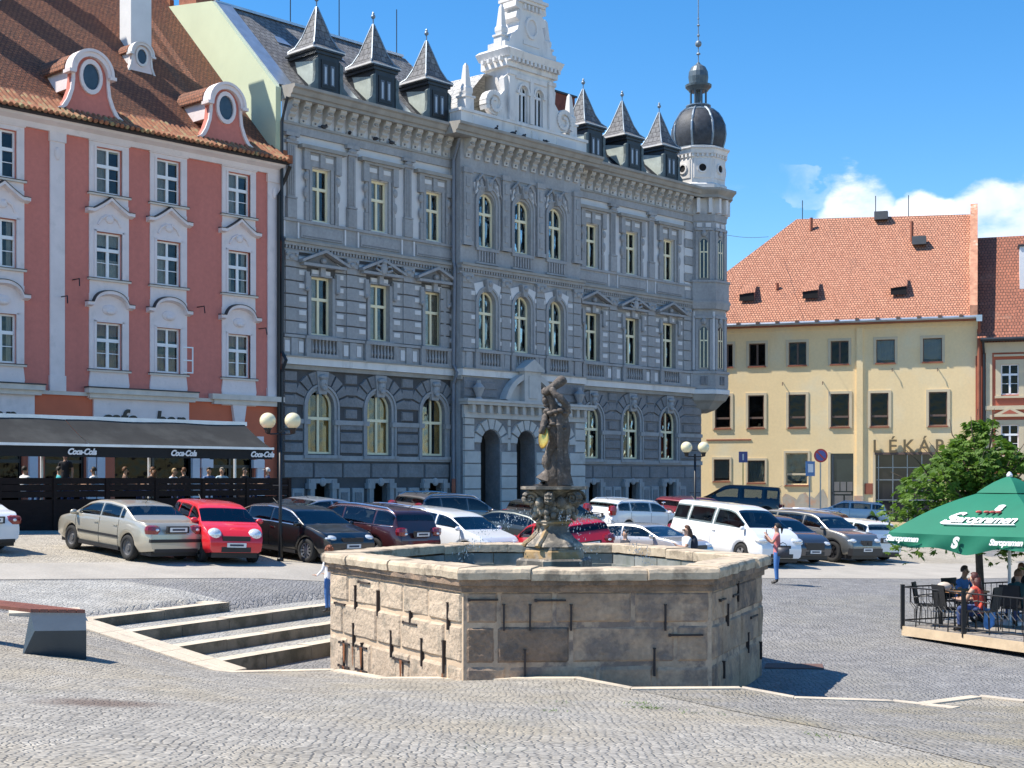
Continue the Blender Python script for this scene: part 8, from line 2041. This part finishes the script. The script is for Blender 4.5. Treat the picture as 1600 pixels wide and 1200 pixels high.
def ontext(s_, size, i, s0, h0, m, sp=1, off_=.03, bend=True, vd=None, bold=.01, shear=.4):
    """lettering wrapped on canopy panel i"""
    cu = bpy.data.curves.new('x', 'FONT'); cu.body = s_; cu.size = size; cu.shear = shear; cu.offset = bold; cu.align_x = 'CENTER'; cu.space_character = sp; cu.resolution_u = 5
    o = bpy.data.objects.new('x', cu); COL.objects.link(o); dg = bpy.context.evaluated_depsgraph_get(); me = bpy.data.meshes.new_from_object(o.evaluated_get(dg)); bpy.data.objects.remove(o)
    bm = bmesh.new(); bm.from_mesh(me); bmesh.ops.triangulate(bm, faces=bm.faces); bmesh.ops.subdivide_edges(bm, edges=[e for e in bm.edges if e.calc_length() > .15], cuts=2); bm.to_mesh(me); bm.free()
    L_ = (lc[(i + 1) % 4] - lc[i]).length; sl = math.hypot(1.3 + .6, .95)
    for v in me.vertices:
        if vd is None:
            h = h0 + v.co.y / 2.05; s = s0 + v.co.x / (L_ * (1 - h * .84)); a = cpt(i, s, h); n_ = (cpt(i, s + .02, h) - a).cross(cpt(i, s, h + .02) - a).normalized(); n_ = n_ if n_.z > 0 else -n_
            v.co = a + n_ * off_
        else:
            s = s0 + v.co.x / L_; n_ = (lc[i].lerp(lc[(i + 1) % 4], .5)).normalized(); p = cpt(i, s, 0); k = .06; v.co = V((p.x + n_.x * k, p.y + n_.y * k, p.z - vd + v.co.y))
    me.materials.clear(); me.materials.append(m); me.name = 'lettering'; q = bpy.data.objects.new('lettering', me); COL.objects.link(q); q.parent = UM; return q
ontext('Staropramen', .36, 0, .57, .20, wl, sp=.9, bold=.008); ontext('S', .60, 0, .30, .17, wl, bold=.014)
ontext('S', .30, 0, .70, .43, wl, bold=.03)
ontext('Staropramen', .17, 0, .80, 0, wl, vd=.17, sp=.85, bold=.008); ontext('Staropramen', .17, 0, .10, 0, wl, vd=.17, sp=.85, bold=.008); ontext('S', .30, 0, .45, 0, wl, vd=.25, bold=.02)
m = MB(); 
for s in (.52, .60, .66, .72): 
    a = cpt(0, s, .385); m.ball((a.x - .03, a.y - .03, a.z + .03), .06, 8, 6, (1.2, .5, .5))
m.build('crest', mat('crest_red', (.5, .10, .08), .6), UM)
m = MB(); P_ = [cpt(0, .30 + .56 * k / 14, .155 + .012 * k / 14) + V((-.02, -.025, .03)) for k in range(15)]; m.tube(P_, .017, 5); m.build('underline', wl, UM)
# ------------------------------------------------------------------ tree
bark = mat('tree_bark', (.07, .05, .035), .9, var=.3, vs=6, bump=.8, bs=15)
lf = mat('chestnut_leaves', (.075, .15, .02), .55, var=.35, vs=1.3, col2=(.15, .24, .04), c2lo=.45, c2hi=.65, c2s=2.2, spec=.4)
def leafmat(m):
    nt = m.node_tree; P = nt.nodes['Principled BSDF']; tr = nt.nodes.new('ShaderNodeBsdfTranslucent'); tr.inputs[0].default_value = (.16, .30, .03, 1); mx = nt.nodes.new('ShaderNodeMixShader'); mx.inputs[0].default_value = .3
    nt.links.new(P.outputs[0], mx.inputs[1]); nt.links.new(tr.outputs[0], mx.inputs[2]); nt.links.new(mx.outputs[0], nt.nodes['Material Output'].inputs[0])
leafmat(lf)
TX, TY = 11.1, 33.4
TR = thing('tree', 'young leafy chestnut tree with a bushy crown standing behind the green parasol', 'tree', (TX, TY, court(TX, TY)))
rr = random.Random(11); br_ = MB(); br_.sm = True
br_.tube([(0, 0, -.2), (.02, 0, .6), (-.02, .02, 1.6), (.02, 0, 2.3)], [.12, .095, .085, .08], 12)
tips = []
for k in range(60):
    a = k * 2.4; el = rr.uniform(-.12, 1.35); L_ = rr.uniform(1.3, 2.75) * (1.0 - .1 * (el > .9)); z0 = 1.75 + rr.uniform(0, 1.1)
    P_ = [V((0, 0, z0))]; d = V((math.cos(a) * math.cos(el), math.sin(a) * math.cos(el), math.sin(el)))
    for j in range(1, 7): P_.append(P_[-1] + (d + V((rr.uniform(-.25, .25), rr.uniform(-.25, .25), rr.uniform(-.1, .18)))).normalized() * L_ / 6)
    br_.tube(P_, [.05, .04, .032, .025, .018, .012, .006], 6); tips += [(p, j) for j, p in enumerate(P_) if j >= 2]
br_.build('trunk', bark, TR)
lv = MB()
def shape(q):      # broad below, narrowing to the top like the real crown
    zz = q.z + court(TX, TY); rm = 2.8 if zz < 2.0 else max(.35, 2.8 - (zz - 2.0) * 1.12); r = math.hypot(q.x, q.y)
    if zz > 4.3: q = V((q.x, q.y, q.z - (zz - 4.3) * .8))
    if r > rm: q = V((q.x * rm / r, q.y * rm / r, q.z - .12 * (r - rm)))
    return q
def leaf(mb, c, d, n, L_):
    """one palmate leaf of five leaflets, drooping"""
    d = d.normalized(); s = d.cross(n).normalized(); n = s.cross(d)
    for a in (-1.15, -.55, 0, .55, 1.15):
        e = d * math.cos(a) + s * math.sin(a); f = s * math.cos(a) - d * math.sin(a); l = L_ * (1 - .22 * abs(a)); w_ = l * .2
        mb.face([c, c + e * l * .6 + f * w_ - n * l * .06, c + e * l - n * l * .22, c + e * l * .6 - f * w_ - n * l * .06])
for p, j in tips:
    for k in range(19 if j > 3 else 8):
        q = shape(p + V((rr.gauss(0, .17), rr.gauss(0, .17), rr.gauss(0, .14)))); az = rr.uniform(0, 6.28)
        out = V((q.x, q.y, 0)).normalized() if q.length > .01 else V((1, 0, 0)); d = (out * .8 + V((math.cos(az), math.sin(az), rr.uniform(-.7, .1)))).normalized()
        leaf(lv, q, d, V((rr.gauss(0, .5), rr.gauss(0, .5), 1)).normalized(), rr.uniform(.08, .2))
lv.build('crown', lf, TR, fix=False)
# ------------------------------------------------------------------ traffic signs
sg_ = mat('sign_grey_metal', (.35, .36, .37), .4, .6)
def sign(px, Y, hz, kind, lab):
    X = (px - 800) / F * Y; z = court(X, Y); t = thing('traffic_sign', lab, 'traffic sign', (X, Y, z), 0)
    m = MB(); m.tube([(0, 0, 0), (0, 0, hz + .3)], .035, 8); m.build('pole', sg_, t)
    if kind == 'no':
        m = MB(); T = MX.Translation((0, -.06, hz)) @ MX.Rotation(R(90), 4, 'X'); m.T = T; m.mi = 0; m.lathe([(.0, 0), (.36, 0), (.36, .02), (0, .02)], 28); m.mi = 1; m.lathe([(.0, .02), (.27, .02), (.27, .03), (0, .03)], 28); m.T = MX.Translation((0, -.1, hz)) @ MX.Rotation(R(45), 4, 'Y'); m.mi = 0; m.box(-.27, .27, -.01, 0, -.035, .035)
        m.build('disc', [mat('sign_red', (.45, .04, .04), .4), mat('sign_blue', (.08, .10, .30), .4)], t)
    else:
        m = MB(); m.T = MX.Rotation(R(35), 4, 'Z'); m.mi = 0; m.box(-.35, .35, -.06, -.04, hz - .4, hz + .4); m.mi = 1; m.box(-.2, .2, -.075, -.06, hz - .2, hz + .25); m.build('panel', [mat('sign_blue_panel', (.05, .17, .40), .4), mat('sign_white', (.7, .72, .75), .4)], t)
sign(1282, 74, 3.15 + .55, 'no', 'round no-stopping sign on a grey pole in front of the pharmacy house')
sign(1265, 76, 3.0, 'info', 'blue and white parking sign on a pole left of the round red sign')
X = (1157 - 800) / F * 91; t = thing('traffic_sign', 'small dark blue sign with a white figure on a thin pole above the black van', 'traffic sign', (X, 90, court(X, 90)), 0)
m = MB(); m.tube([(0, 0, 0), (0, 0, 3.9)], .035, 8); m.build('pole', mat('yellow_pole', (.5, .42, .1), .5), t)
m = MB(); m.mi = 0; m.box(-.28, .28, -.06, -.04, 3.55, 4.25); m.mi = 1; m.box(-.05, .05, -.07, -.06, 3.7, 4.1); m.build('panel', [bpy.data.materials['sign_blue'], bpy.data.materials['sign_white']], t)
# street lamp foot cone: striped cone by the van
c = cam_at(1084, 42); 
# weeds between the setts
w = MB(); rr = random.Random(9); 
for px, py, n in ((1010, 1107, 60), (1000, 1100, 30), (870, 1098, 14), (865, 1112, 10), (1085, 1115, 12), (1290, 1150, 16)):
    c = apt(px, py)
    for k in range(n):
        a = rr.uniform(0, 6.28); x, y = c.x + rr.gauss(0, .14), c.y + rr.gauss(0, .10); z = A(x, y) + .004; l = rr.uniform(.03, .07)
        w.face([(x - .006, y, z), (x + .006, y, z), (x + l * math.cos(a), y + l * math.sin(a), z + l * .5)])
tag(w.build('weeds', mat('weed_green', (.10, .17, .03), .8), fix=False), 'tufts of green weeds in the joints of the foreground setts', 'weeds', kind='stuff')
